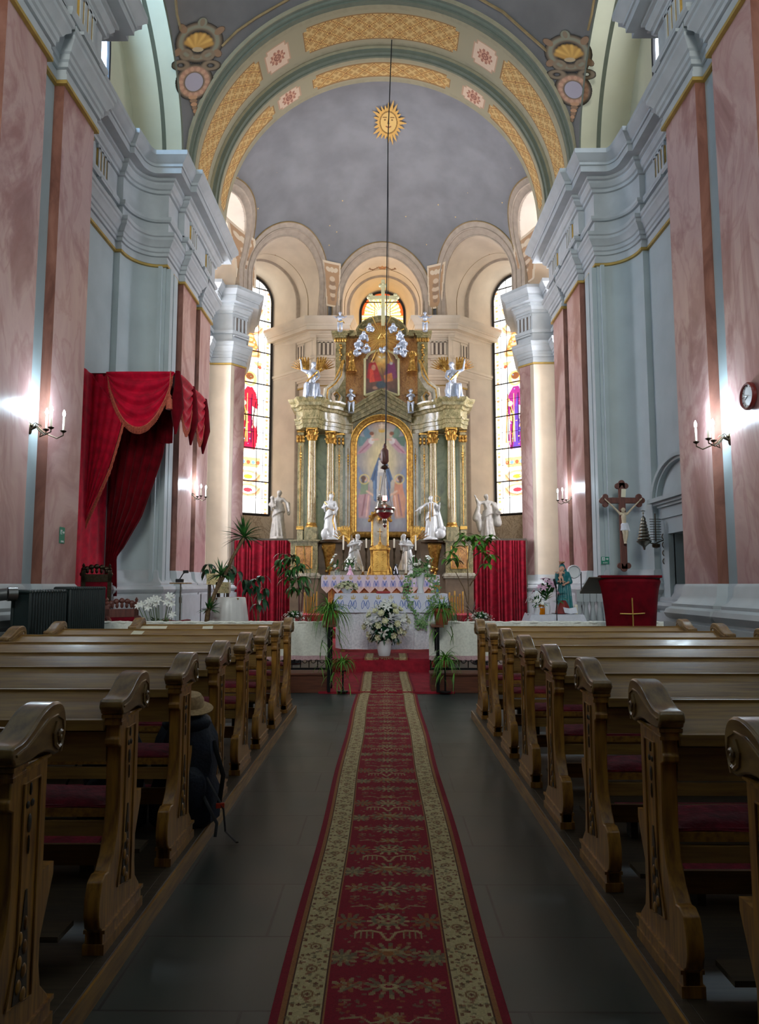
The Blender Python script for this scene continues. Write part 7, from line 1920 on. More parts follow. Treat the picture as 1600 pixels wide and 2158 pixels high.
def exit_sign(loc, rz, w_, label, tall=False):
    root = empty('exit_sign', loc, rz, label, 'sign'); h_ = w_ * (1.5 if tall else .9)
    q = MB(); q.bbox((0, 0, 0), (w_, .008, h_), .002); q.build('plate', M['signgreen'], root)
    q = MB(); f = w_ / 2
    oz = h_ * .14
    q.span(-.8 * f, -.1 * f, -.0062, -.004, oz - .3 * f, oz + .55 * f)
    q.prism([(.1 * f, oz + .02 * f), (.1 * f, oz + .22 * f), (.42 * f, oz + .22 * f), (.42 * f, oz + .42 * f), (.82 * f, oz + .12 * f), (.42 * f, oz - .2 * f), (.42 * f, oz + .02 * f)], -.0062, -.004, 'Y'); q.build('door_and_arrow', M['whitepl'], root)
    q = MB(); q.ball((-.42 * f, -.0065, oz + .40 * f), (.09 * f, .001, .09 * f), 8, 6); q.tube([(-.42 * f, -.0068, oz + .28 * f), (-.5 * f, -.0068, oz + .05 * f), (-.3 * f, -.0068, oz - .02 * f), (-.34 * f, -.0068, oz - .24 * f)], .05 * f, 5); q.tube([(-.5 * f, -.0068, oz + .05 * f), (-.68 * f, -.0068, oz - .18 * f)], .045 * f, 5); q.tube([(-.64 * f, -.0068, oz + .2 * f), (-.42 * f, -.0068, oz + .22 * f), (-.22 * f, -.0068, oz + .1 * f)], .035 * f, 5); q.build('running_figure', M['signgreen'], root)
    me = text_mesh('IESIRE', w_ * .24); me.materials.clear(); me.materials.append(M['whitepl']); t = bpy.data.objects.new('lettering', me); COL.objects.link(t); t.parent = root; t.rotation_euler = (PI / 2, 0, 0); t.location = (0, -.0055, -h_ * .5 + w_ * .16)
z = at(131, 1128, 9.95).z; exit_sign((X0 - 4.4 + .006, 9.95, z), PI / 2, .15, 'green emergency exit sign on the left marble pilaster', True)
p = at(1277, 1181, 15.2); exit_sign((p.x, 15.235, p.z), 0, .17, 'green emergency exit sign on the wall left of the crucifix')
p = at(361, 1212, 15.5); q = MB(); q.bbox((0, 0, 0), (.008, .07, .2), .002); o = q.build('notice', M['signred']); o.location = (X0 - 4.74 + .006, 15.55, p.z); q = MB(); q.span(.004, .006, -.025, .025, -.02, .06); q.build('white_panel', M['whitepl'], o); tag(o, 'narrow red and white notice on the left pier by the music stand', 'sign')

# ------------------------------------------------------------------ crucifix
cz0, cz1 = at(1311, 1206, 14.6).z, at(1311, 1011, 14.6).z; cxx = at(1311, 1054, 14.6).x; cza = at(1311, 1055, 14.6).z; hw_ = .47
root = empty('crucifix', (cxx, 14.6, cz0), 0, 'large dark wooden crucifix with trefoil ends on the pale right wall', 'crucifix')
OF = Matrix.Translation((-cxx, -14.6, -cz0))
q = MB(OF); q.bbox((cxx, 14.6, (cz0 + cz1) / 2), (.13, .06, cz1 - cz0 - .12), .008); q.bbox((cxx, 14.6, cza), (2 * hw_ - .12, .058, .12), .008)
for (x, z, dx, dz) in ((cxx, cz1, 0, 1), (cxx - hw_, cza, -1, 0), (cxx + hw_, cza, 1, 0), (cxx, cz0, 0, -1)):
    for (a, b_) in ((0, .07), (-.075, .13), (.075, .13)):
        q.M = OF @ Matrix.Translation((x - dx * b_ + (a if dz else 0), 14.6, z - dz * b_ + (a if dx else 0))) @ Matrix.Rotation(PI / 2, 4, 'X')
        q.lathe([(.055, -.03), (.062, -.022), (.062, .022), (.055, .03)], (0, 0, 0), 18)
q.build('cross', M['crosswood'], root)
q = MB(OF); q.box((cxx + .02, 14.55, cz1 - .28), (.09, .012, .17), ry=.08); q.build('title_board', M['paper'], root)
H = .80; zf = at(1311, 1146, 14.5).z - .02
mb = MB(Matrix.Translation((0, 0, 0)))
arm = (cza + .02 - zf) / H
human(mb, H, 1.0, dict(pel=(.0, 0, .50), che=(-.01, -.015, .70), nec=(-.01, -.02, .81), hea=(-.035, -.055, .87), sl=(-.10, -.01, .79), sr=(.09, -.01, .79), el=(-.26, -.005, .80 + (arm - .8) * .45), er=(.25, -.005, .80 + (arm - .8) * .45), hl=(-.43, .0, arm - .03), hr=(.42, .0, arm - .03),
    pl=(-.045, 0, .48), pr=(.045, 0, .48), kl=(-.035, -.07, .27), kr=(.045, -.07, .27), al=(-.012, -.02, .06), ar=(.014, -.045, .06)), robe=False, fat=.82, seed=77, turn=-.3)
body = mb.build('corpus', M['ivory'], root, rem=.008); body.location = (-.0, -.085, zf - cz0)
mb = MB()
mb.lathe([(.10 * H, .36 * H), (.088 * H, .42 * H), (.075 * H, .50 * H), (.07 * H, .545 * H)], (0, -.01, 0), 26, True, 1, .8, lambda a, z: 1 + .07 * math.sin(9 * a + z * 20))
for k in range(4): mb.tube([(.078 * H * math.cos(a), -.01 + .062 * H * math.sin(a), (.53 - .03 * k) * H + .02 * H * math.cos(a)) for a in [i * 2 * PI / 14 for i in range(15)]], .012 * H, 6)
mb.cap((.08 * H, -.02 * H, .52 * H), (.11 * H, -.02 * H, .36 * H), .02 * H, .03 * H)
o = mb.build('loincloth', M['linen'], root, rem=.008); o.location = body.location
# ------------------------------------------------------------------ sanctus bells on a bracket
bx_ = at(1357, 1120, 14.05); root = empty('sanctus_bells', (bx_.x, 14.05, bx_.z), 0, 'cone of silver altar bells on a scrolled bracket beside the door', 'bells')
q = MB(); hb = .50
prof = [(.015, .30), (.03, .28)]
for k in range(7): r_ = .045 + .012 * k; zt_ = .27 - .062 * k; prof += [(r_ * .8, zt_), (r_, zt_ - .02), (r_ * 1.08, zt_ - .045), (r_ * .8, zt_ - .058)]
prof += [(.15, -.19), (.13, -.21), (.10, -.24), (.06, -.27), (.03, -.30), (.015, -.36)]
q.lathe(prof, (0, 0, 0), 24); q.tube([(0, 0, .28), (0, 0, .42)], .008, 6); q.ball((0, 0, .36), .02, 8, 6); q.tube([(-.04, 0, .4), (.04, 0, .4)], .008, 5); q.build('bell_cone', M['silver'], root)
q = MB()
for k in range(9): q.tube([(.05 + .03 * math.cos(a) + .16, 0, .24 - .05 * k + .0 * math.sin(a)) for a in (0, PI)] , .005, 5); q.tube([(.12, 0, .24 - .05 * k), (.34, 0, .24 - .05 * k)], .006, 5)
q.tube([(.23, 0, .35), (.23, 0, -.2)], .012, 6); q.tube([(0, 0, -.2), (.2, 0, -.24), (.4, 0, -.16)], .012, 6); q.lathe([(.01, -.05), (.07, -.03), (.08, .03), (.01, .05)], (.23, 0, -.28), 16)
for k in range(4): q.tube([(.40 + .05 * math.cos(a), 0, -.1 - .16 * k + .06 * math.sin(a)) for a in [i * .6 + 1.2 for i in range(8)]], .01, 5)
q.build('bracket', M['bronze'], root)
q = MB(); q.span(.43, .46, -.06, .1, -.75, .1); bevel(q.build('backboard', M['wood'], root), .005)
q = MB(); q.tube([(.44, -.08, -.7), (.44, -.08, -1.05)], .004, 5); q.lathe([(.01, 0), (.035, -.05), (.04, -.14), (.02, -.16)], (.44, -.08, -1.03), 10); q.build('pull_cord', M['crosswood'], root)

# ------------------------------------------------------------------ lectern
yl = 10.05; xl0, xl1 = at(1266, 1215, yl).x, at(1396, 1215, yl).x; xb0, xb1 = at(1290, 1330, yl).x, at(1378, 1330, yl).x; zt = at(1330, 1214, yl).z
root = empty('lectern', ((xl0 + xl1) / 2, yl + .2, 0), 0, 'lectern draped in dark red velvet with a thin gold cross, right of the aisle', 'lectern')
OF = Matrix.Translation((-(xl0 + xl1) / 2, -yl - .2, 0))
q = MB(OF); q.span(xb0 + .1, xb1 - .1, yl + .12, yl + .35, .05, 1.35); q.span(xb0, xb1, yl + .06, yl + .42, 0, .05); q.build('stand', M['brownwood'], root)
q = MB(OF); q.prism([(yl + .01, zt - .03), (yl + .01, zt - .01), (yl + .5, zt - .22), (yl + .5, zt - .25)], xl0 - .16, xl1 - .02, 'X'); bevel(q.build('desk_board', M['woodark'], root), .006)
def lect(u, v):
    t = max(0, v - .06) / .94
    k = t ** .55 if t < .45 else (.45 ** .55 + (t - .45) * .35)
    k = min(1, k * 1.05); xa_ = xl0 + (xb0 - xl0) * k; xb2 = xl1 + (xb1 - xl1) * k
    x = xa_ + (xb2 - xa_) * u; e = abs(u - .5) * 2
    return (x, yl - .012 * math.sin(u * 26) * t + .10 * e ** 6 * (1 - .3 * t) - .02 + (.04 if v < .03 else 0), zt - zt * .955 * v)
q = MB(OF); q.sheet(lect, 60, 40, .01); q.build('velvet_cover', M['velvetd'], root)
q = MB(OF); q.span(xl0, xl1, yl - .01, yl + .12, zt - .025, zt + .012); bevel(q.build('velvet_top', M['velvetd'], root), .008)
q = MB(OF); xm = at(1331, 1290, yl).x; q.tube([(xm, yl - .048, zt - .30), (xm + .003, yl - .05, zt - .6), (xm, yl - .05, zt - 1.0)], .009, 6); q.tube([(xm - .17, yl - .04, zt - .515), (xm, yl - .05, zt - .52), (xm + .17, yl - .04, zt - .51)], .009, 6); q.build('gold_cross', M['giltp'], root)
# ------------------------------------------------------------------ Mary statue and its table on the right
yt = 12.4; xa_, xb_ = at(1122, 1296, yt).x, at(1228, 1296, yt).x; zt = at(1175, 1296, yt).z
root = empty('side_table', ((xa_ + xb_) / 2, yt + .3, .24), 0, 'small wooden table under a white cloth, right of the communion rail opening', 'table')
OF = Matrix.Translation((-(xa_ + xb_) / 2, -yt - .3, -.24))
q = MB(OF); q.span(xa_, xb_, yt, yt + .6, zt - .04, zt - .006); q.build('table_top', M['wood'], root)
for x_ in (xa_ + .06, xb_ - .06):
    for y_ in (yt + .06, yt + .54): q = MB(OF); q.span(x_ - .025, x_ + .025, y_ - .025, y_ + .025, .24, zt - .04); q.build('leg', M['wood'], root)
q = MB(); q.span(xa_ - .01, xb_ + .01, yt - .01, yt + .61, zt - .004, zt + .004)
q.sheet(lambda u, v: (xa_ - .02 + (xb_ - xa_ + .04) * u + (u - .5) * .5 * v + .0, yt - .02 - .05 * v - .02 * v * math.sin(u * 30), zt + .003 - .62 * v), 60, 10, .004)
for s, x_ in ((-1, xa_ - .012), (1, xb_ + .012)): q.sheet(lambda u, v: (x_ + s * (.24 * v), yt - .01 + .62 * u - .05 * v * (1 - u), zt + .002 - .6 * v + .02 * math.sin(u * 9)), 12, 8, .004)
o = q.build('tablecloth', M['linen']); tag(o, 'white cloth over the side table holding the blue-robed statue', 'tablecloth')
TS = zt + .006
# Mary with child
p = at(1188, 1297, 12.75); H = at(1188, 1189, 12.75).z - p.z
root = empty('madonna_statue', (p.x, 12.75, TS), 0, 'painted statue of a woman in a long teal robe holding a child', 'statue')
mb = MB(); human(mb, H * .95, 1.0, dict(hea=(-.02, -.05, .915), el=(-.13, -.08, .66), hl=(-.05, -.17, .66), er=(.14, -.06, .66), hr=(-.02, -.18, .60)), seed=91, robe=False, turn=-.5); mb.build('body', M['skin'], root, rem=.008)
mb = MB(); n = 8
mb.lathe([(.19 * H, 0), (.20 * H, .03 * H), (.17 * H, .2 * H), (.135 * H, .42 * H), (.12 * H, .58 * H), (.13 * H, .74 * H), (.10 * H, .82 * H)], (.02 * H, 0, 0), 40, True, .9, .8, lambda a, z: 1 + .09 * (1 - z / H) * math.sin(n * a + z * 3))
mb.ball((0, .02 * H, .905 * H), (.062 * H, .062 * H, .082 * H), 14, 10); mb.cap((.03 * H, .03 * H, .85 * H), (.05 * H, .06 * H, .3 * H), .06 * H, .12 * H)
for s in (-1, 1): mb.cap((s * .1 * H, 0, .78 * H), (s * .13 * H, -.06 * H, .62 * H), .045 * H, .05 * H)
for k in range(6): mb.cap((-.08 * H + .04 * H * k, -.09 * H, .55 * H), (-.13 * H + .055 * H * k, -.14 * H, .05 * H), .014 * H, .02 * H, 6)
mb.build('teal_robe', M['teal'], root, rem=.01)
mb = MB(); mb.lathe([(.15 * H, 0), (.12 * H, .14 * H), (.06 * H, .26 * H)], (-.03 * H, -.09 * H, .004), 20, wob=lambda a, z: 1 + .06 * math.sin(7 * a)); mb.build('red_gown', M['redrobe'], root, rem=.01)
mb = MB(Matrix.Translation((-.08 * H, -.17 * H, .56 * H))); human(mb, H * .34, 1.5, dict(PUTTO, pl=(-.07, 0, .4), kl=(-.08, -.16, .36), kr=(.08, -.16, .34), al=(-.08, -.2, .14), ar=(.09, -.2, .12), el=(-.2, -.05, .66), hl=(-.32, -.1, .74), er=(.19, -.08, .66), hr=(.2, -.16, .74)), robe=False, fat=1.3, seed=5)
mb.M = Matrix(); mb.build('child', M['skin'], root, rem=.006)
q = MB(); q.lathe([(.05 * H, 0), (.055 * H, .012), (.04 * H, .02)], (-.01 * H, -.02 * H, .985 * H), 12)
for k in range(8): a = k * PI / 4; q.ball((-.01 * H + .052 * H * math.cos(a), -.02 * H + .052 * H * math.sin(a), .985 * H + .03), .008, 5, 4)
q.build('crown', M['brass'], root)
q = MB(); q.span(-.2 * H, .2 * H, -.15 * H, .15 * H, -.004, .012); q.build('plinth', M['blackpl'], root)
# flowers and small things on the table
x_ = at(1150, 1296, 12.6).x
rt = vase_bunch(1150, 12.62, TS, .20, .075, 'lily', 12, .24, 'white vase of pink lilies beside the blue-robed statue', 'whitepot', fm='petalp', hl=.42, x=x_ + .02)
x_ = at(1129, 1296, 12.5).x; vase_bunch(1129, 12.45, TS, .13, .065, 'daisy', 26, .2, 'small white pot of white blossom at the left end of the side table', 'whitepot', hl=.24, x=x_ + .02)
x_ = at(1142, 1296, 12.45).x
root = empty('amber_jar', (x_, 12.44, TS), 0, 'amber glass jar of orange flowers on the side table', 'jar'); q = MB(); q.lathe([(.05, 0), (.055, .01), (.055, .11), (.05, .11)], (0, 0, 0), 16); q.build('jar', M['amber'], root)
q = MB(); [daisy(q, (.035 * math.cos(k), .035 * math.sin(k), .13 + .012 * (k % 3)), .03, (math.cos(k) * .5, -.5, .7)) for k in range(12)]; q.build('blossoms', M['petalo'], root)
x_ = at(1203, 1290, 12.42).x; q = MB(); q.sheet(lambda u, v: (-.11 + .22 * u, -.09 + .02 * math.sin(u * 3) + .1 * v, .012 + .09 * v + .04 * abs(u - .5)), 8, 5, .004); q.span(-.1, .1, -.1, .02, .0, .006); o = q.build('open_booklet', M['linen']); o.location = (x_, 12.47, TS); tag(o, 'open white booklet propped on the side table', 'booklet')
x_ = at(1221, 1290, 12.42).x; q = MB(); q.lathe([(.032, 0), (.032, .16), (.028, .165)], (0, 0, 0), 16); q.tube([(0, 0, .16), (0, 0, .18)], .002, 4); o = q.build('pillar_candle', M['wax']); o.location = (x_ - .02, 12.55, TS); tag(o, 'short white pillar candle at the right end of the side table', 'candle')
# microphone on a stand before the statue
p = at(1168, 1296, 12.3); root = empty('microphone_stand', (p.x, 12.1, .24), 0, 'black microphone on a stand in front of the side table', 'microphone'); q = MB(); zt_ = at(1167, 1222, 12.1).z - .24
q.lathe([(.1, 0), (.1, .02), (.02, .03)], (0, 0, 0), 16); q.tube([(0, 0, .02), (0, 0, zt_ - .12)], .008, 6); q.build('pole', M['blackpl'], root); q = MB(); q.cap((0, 0, zt_ - .13), (-.03, 0, zt_), .015, .022, 8); q.build('microphone_head', M['blackpl'], root)
# marble baptistery balusters behind the table
xa_, xb_ = at(1226, 1300, 14.3).x, at(1292, 1300, 14.3).x
for k, px in enumerate((1222, 1236, 1250, 1264, 1278)):
    p = at(px, 1300, 14.1); zt_ = at(px, 1243, 14.1).z - .24
    q = MB(); q.lathe([(.055, .42), (.06, .44), (.045, .48), (.058, .60), (.062, .70), (.045, .84), (.035, .9), (.05, .93), (.055, .98)], (0, 0, 0), 18)
    q.span(-.06, .06, -.06, .06, 0, .42); q.span(-.06, .06, -.06, .06, .98, zt_)
    o = q.build('stone_baluster', M['cornice']); o.location = (p.x, 14.1, .24); tag(o, 'pale stone baluster post in the row behind the side table', 'baluster', 'stone balusters behind the side table')
# white floodlight on a stand
p = at(1208, 1205, 15.2); root = empty('floodlight', (p.x, 15.2, .24), 0, 'round white floodlight on a stand behind the blue-robed statue', 'lamp'); zz_ = p.z - .24
q = MB(Matrix.Translation((0, 0, zz_)) @ Matrix.Rotation(PI / 2, 4, 'X')); q.lathe([(.04, -.10), (.11, -.05), (.14, .02), (.14, .08), (.125, .1), (.12, .04)], (0, 0, 0), 24); q.build('lamp_head', M['whitepl'], root)
q = MB(); q.tube([(.17, .02, 0), (.17, .02, zz_)], .012, 6); q.lathe([(.14, 0), (.14, .02)], (.17, .02, 0), 16); q.build('stand', M['blackpl'], root)

# ------------------------------------------------------------------ plants
def leafy_tree(root, stems, leafpos, lm_, stm, L0, w0, seed, droop=.5, nper=7, sr=.014):
    rr_ = random.Random(seed)
    for st in stems: q = MB(); q.tube(st, [sr * (1 - .5 * i / len(st)) for i in range(len(st))], 6); q.build('stem', M[stm], root)
    L = MB()
    for (x, y, z, r_) in leafpos:
        for k in range(nper):
            a = 2 * PI * k / nper + rr_.random(); e = rr_.uniform(-.2, .9); d = Vector((math.cos(a) * math.cos(e), math.sin(a) * math.cos(e), math.sin(e)))
            blade(L, Vector((x, y, z)) + d * r_ * .2, d, L0 * rr_.uniform(.7, 1.1), w0, droop, 5)
    L.build('leaves', M[lm_], root)
def pot(root, r_, h_, m='terracotta'):
    q = MB(); q.lathe([(r_ * .72, 0), (r_ * .97, h_ * .8), (r_ * 1.08, h_ * .82), (r_ * 1.1, h_), (r_ * .96, h_), (r_ * .9, h_ * .85), (.01, h_ * .85)], (0, 0, 0), 22); q.build('pot', M[m], root)
def P3(px, py, d, o): q = at(px, py, d); return (q.x - o[0], q.y - o[1], q.z - o[2])
# money tree, right of altar
o_ = (at(985, 1300, 13.6).x, 13.6, .24); root = empty('potted_tree', o_, 0, 'slender potted tree with glossy green leaves, right of the front altar', 'plant'); pot(root, .16, .26)
st = [[(0, 0, .2), P3(985, 1270, 13.6, o_), P3(978, 1240, 13.6, o_), P3(960, 1205, 13.6, o_)], [(0, 0, .2), P3(988, 1250, 13.7, o_), P3(985, 1190, 13.7, o_), P3(990, 1150, 13.7, o_)], [P3(990, 1235, 13.7, o_), P3(1008, 1205, 13.6, o_), P3(1020, 1160, 13.5, o_)]]
lp = [P3(*a, o_) + (.1,) for a in ((945, 1180, 13.6), (952, 1168, 13.5), (962, 1155, 13.6), (970, 1140, 13.6), (985, 1132, 13.5), (1000, 1128, 13.6), (1012, 1138, 13.4), (1025, 1145, 13.6), (1032, 1132, 13.5), (1020, 1165, 13.5), (1036, 1170, 13.6), (1030, 1190, 13.5), (995, 1140, 13.8), (978, 1128, 13.7), (960, 1180, 13.7), (1008, 1150, 13.5))]
leafy_tree(root, st, lp, 'leafb', 'stem', .25, .075, 3, .8, 8, .012)
# spiky dark grass plant beside it
o_ = (at(1003, 1300, 13.2).x, 13.2, .24); root = empty('dracaena', o_, 0, 'thin-leaved pinkish dracaena in a pot right of the potted tree', 'plant'); pot(root, .12, .2)
L = MB(); rr_ = random.Random(8)
q = MB(); q.tube([(0, 0, .15), (-.05, 0, .8)], .012, 6); q.build('stem', M['stem'], root)
for k in range(34): a = rr_.random() * 2 * PI; e = rr_.uniform(.3, 1.3); blade(L, (-.05, 0, .78), (math.cos(a) * math.cos(e), math.sin(a) * math.cos(e), math.sin(e)), rr_.uniform(.3, .5), .016, rr_.uniform(.5, 1.3), 7)
L.build('leaves', mk('dracaena_leaf', rgb(86, 92, 74), .5, scale=20, col2=rgb(130, 70, 84)), root)
# grey-green bush
o_ = (at(962, 1300, 13.0).x, 13.0, .24); root = empty('rosemary_bush', o_, 0, 'grey-green bushy plant in a pot at the right corner of the front altar', 'plant'); pot(root, .15, .28)
L = MB()
for k in range(420): a = rr_.random() * 2 * PI; e = rr_.uniform(.0, 1.5); d = Vector((math.cos(a) * math.cos(e), math.sin(a) * math.cos(e), math.sin(e))); blade(L, Vector((0, 0, .34)) + d * rr_.uniform(.1, .38), d + Vector((0, 0, .5)), .12, .014, .2, 2)
L.build('leaves', mk('grey_leaf', rgb(92, 116, 96), .6, scale=30), root)
# left: umbrella plant and palm
o_ = (at(632, 1300, 15.5).x, 15.5, .26); root = empty('umbrella_plant', o_, 0, 'umbrella plant with drooping glossy leaves before the left red curtain', 'plant'); pot(root, .17, .3, 'bookred')
st = [[(0, 0, .25), P3(630, 1240, 15.5, o_), P3(625, 1190, 15.5, o_)], [(0, 0, .25), P3(640, 1230, 15.5, o_), P3(642, 1215, 15.5, o_)]]
lp = [P3(*a, o_) + (.1,) for a in ((600, 1170, 15.5), (612, 1178, 15.4), (625, 1172, 15.5), (595, 1195, 15.5), (610, 1205, 15.4), (622, 1195, 15.4), (636, 1190, 15.4), (608, 1220, 15.5), (625, 1225, 15.4), (640, 1215, 15.4), (618, 1240, 15.5), (640, 1238, 15.5), (592, 1180, 15.5))]
leafy_tree(root, st, lp, 'leaf', 'crosswood', .32, .065, 5, 1.1, 11, .02)
o_ = (at(652, 1300, 15.9).x, 15.9, .26); root = empty('parlour_palm', o_, 0, 'small feathery palm in a pot behind the umbrella plant', 'plant'); pot(root, .13, .24)
L = MB()
for (px, py) in ((672, 1188), (668, 1205), (640, 1148), (655, 1165), (625, 1200), (680, 1210)):
    t = Vector(P3(px, py, 15.9, o_)); b0 = Vector((0, 0, .2)); mid = Vector((t.x * .45, 0, t.z * .85)); pts = [b0, mid, t]
    q_ = [b0 * (1 - s_) ** 2 + mid * 2 * s_ * (1 - s_) + t * s_ ** 2 for s_ in [i / 14 for i in range(15)]]
    L.tube(q_, .005, 4)
    for i in range(5, 15):
        for s in (-1, 1):
            d = (q_[i] - q_[i - 1]).normalized(); sd = d.cross(Vector((0, 1, .1))).normalized(); blade(L, q_[i], d * .7 + sd * s, .20 - .008 * i, .018, .4, 3)
L.build('fronds', M['leaf'], root)
# yucca: leaning trunk with three crowns
o_ = (at(430, 1310, 12.3).x, 12.3, .24); root = empty('yucca', o_, 0, 'leaning yucca with a tall spiky crown before the left chancel pier', 'plant'); pot(root, .17, .28)
tr = [(0, 0, .2), P3(438, 1290, 12.3, o_), P3(455, 1245, 12.35, o_), P3(477, 1205, 12.5, o_), P3(490, 1175, 12.6, o_), P3(514, 1135, 12.8, o_)]
q = MB(); q.tube(tr, [.045, .04, .035, .03, .03, .028], 10); q.build('trunk', M['stem'], root)
q = MB(); q.tube([P3(455, 1245, 12.35, o_), P3(466, 1215, 12.4, o_)], [.03, .025], 8); q.build('trunk', M['stem'], root)
for (px, py, d, n, L_) in ((515, 1133, 12.8, 46, .46), (466, 1213, 12.4, 34, .34), (441, 1285, 12.3, 26, .26)):
    L = MB(); c_ = Vector(P3(px, py, d, o_))
    for k in range(n): a = rr_.random() * 2 * PI; e = rr_.uniform(-.1, 1.45); blade(L, c_, (math.cos(a) * math.cos(e), math.sin(a) * math.cos(e), math.sin(e)), L_ * rr_.uniform(.75, 1.05), .04, rr_.uniform(.05, .5), 6, taper=.8, fold=.4)
    L.build('crown', M['leaf'], root)
# rubber plants with big hanging leaves
for (pc, d, lab, lp, sd) in (((470, 1300), 14.2, 'rubber plant with dark hanging leaves behind the yucca', ((440, 1190), (452, 1200), (486, 1192), (492, 1210), (445, 1212), (500, 1205), (480, 1200), (437, 1200)), 5),
                             ((545, 1300), 14.6, 'dark-leaved rubber plant in front of the left red curtain', ((515, 1222), (528, 1228), (540, 1235), (552, 1215), (548, 1250), (556, 1262), (538, 1222), (522, 1240), (560, 1240), (545, 1275)), 6)):
    o_ = (at(pc[0], pc[1], d).x, d, .24); root = empty('rubber_plant', o_, 0, lab, 'plant'); pot(root, .15, .26)
    leafy_tree(root, [[(0, 0, .2), P3(lp[0][0] * .5 + pc[0] * .5, 1260, d, o_), P3(*lp[0], d, o_)], [(0, 0, .2), P3(lp[2][0] * .5 + pc[0] * .5, 1255, d, o_), P3(*lp[2], d, o_)], [(0, 0, .2), P3(pc[0] + 3, 1250, d, o_), P3(*lp[5], d, o_)]], [P3(*a, d, o_) + (.08,) for a in lp], 'leafd', 'stem', .27, .085, sd, 1.6, 4, .014)
# decorated boxes and little table with a white satin cloth
yt = 12.6; xa_, xb_ = at(455, 1258, yt).x, at(503, 1258, yt).x; zt = at(480, 1259, yt).z
root = empty('flower_stand_table', ((xa_ + xb_) / 2, yt + .2, .24), 0, 'small square table under the white satin cloth beside the yucca', 'table'); OF = Matrix.Translation((-(xa_ + xb_) / 2, -yt - .2, -.24))
q = MB(OF); q.span(xa_, xb_, yt, yt + .42, zt - .04, zt - .008); q.build('table_top', M['wood'], root)
for x_ in (xa_ + .05, xb_ - .05):
    for y_ in (yt + .05, yt + .37): q = MB(OF); q.span(x_ - .02, x_ + .02, y_ - .02, y_ + .02, .24, zt - .04); q.build('leg', M['wood'], root)
cxm, cym = (xa_ + xb_) / 2, yt + .21
q = MB(); q.lathe([(.30, -zt + .30), (.27, -.6), (.235, -.2), (.215, -.02), (.205, .0), (.02, .004)], (cxm, cym, zt), 96, False, 1.3, 1.25, lambda a, z: 1 + (.05 * min(1, -z) + .004) * math.sin(11 * a + 2) + .03 * min(1, -z) * math.sin(23 * a)); o = q.build('satin_cloth', M['satin']); tag(o, 'white satin cloth falling in folds over a small table beside the yucca', 'tablecloth')
for px, py, lab in ((449, 1222, 'cream patterned planter behind the yucca trunk, the upper one'), (468, 1240, 'cream patterned planter behind the yucca trunk, the lower one')):
    p = at(px, py + 10, 13.2); c = Canvas(30, 30, (222, 204, 150)); rp = random.Random(px)
    for k in range(40): c.ell(rp.random(), rp.random(), .05, .03, [(150, 110, 60), (240, 226, 180), (120, 130, 80)][k % 3], rot=rp.random() * 3)
    o = c.build('patterned_planter', lambda u, v: (p.x + (u - .5) * .24, 13.2, p.z + v * .2), VM)
    q = MB(); q.span(p.x - .12, p.x + .12, 13.201, 13.38, p.z, p.z + .2); q.build('planter_body', M['paper'], o); q = MB(); q.span(p.x - .1, p.x - .07, 13.22, 13.36, .24, p.z); q.span(p.x + .07, p.x + .1, 13.22, 13.36, .24, p.z); q.build('legs', M['woodark'], o); tag(o, lab, 'planter')
# white lily plant behind the left rail
o_ = (at(335, 1310, 11.7).x, 11.7, .24); root = empty('lily_plant', o_, 0, 'white flowering lily plant with thin stems behind the left communion rail', 'plant'); pot(root, .2, .3, 'whitepot')
L = MB(); S_ = MB(); F = MB()
for k, (px, py) in enumerate(((292, 1279), (300, 1276), (314, 1270), (320, 1268), (326, 1264), (313, 1283), (334, 1266), (357, 1258), (362, 1261), (352, 1272), (363, 1276), (364, 1298), (330, 1275))):
    t = Vector(P3(px, py, 11.6, o_)); S_.tube([(t.x * .2, 0, .25), (t.x * .5, 0, t.z * .6), tuple(t)], .006, 5); lily(F, t + Vector((0, -.03, .02)), .075, Vector((rr_.uniform(-.5, .5), -1, .5)))
for k in range(70): a = rr_.random() * 2 * PI; blade(L, (rr_.uniform(-.15, .15), rr_.uniform(-.1, .1), rr_.uniform(.3, .75)), (math.cos(a), math.sin(a), .9), .22, .03, .4, 4)
S_.build('stems', M['twig'], root); L.build('leaves', M['twig'], root); F.build('lilies', M['petal'], root)
# music stand / amplifier shelf
p = at(381, 1228, 12.6); root = empty('lectern_stand', (p.x, 12.6, .24), 0, 'thin metal stand with a small wooden shelf holding a black device, left chancel pier', 'stand'); zz_ = p.z - .24
q = MB(); q.tube([(0, 0, .02), (0, 0, zz_ - .02)], .013, 7)
for k in range(3): a = k * 2 * PI / 3; q.tube([(0, 0, .25), (.28 * math.cos(a), .28 * math.sin(a), .01)], .01, 6)
q.lathe([(.025, 0), (.025, .1)], (0, 0, zz_ - .35), 10); q.build('tripod', M['silver'], root); q = MB(); q.span(-.16, .16, -.13, .13, zz_ - .02, zz_); bevel(q.build('shelf', M['wood'], root), .004)
q = MB(); q.bbox((-.02, 0, zz_ + .035), (.12, .1, .06), .006); q.tube([(-.02, 0, zz_ + .06), (.04, 0, zz_ + .16), (.09, -.02, zz_ + .18)], .01, 6); q.bbox((.09, -.02, zz_ + .19), (.09, .05, .05), .006); q.build('device', M['blackpl'], root)
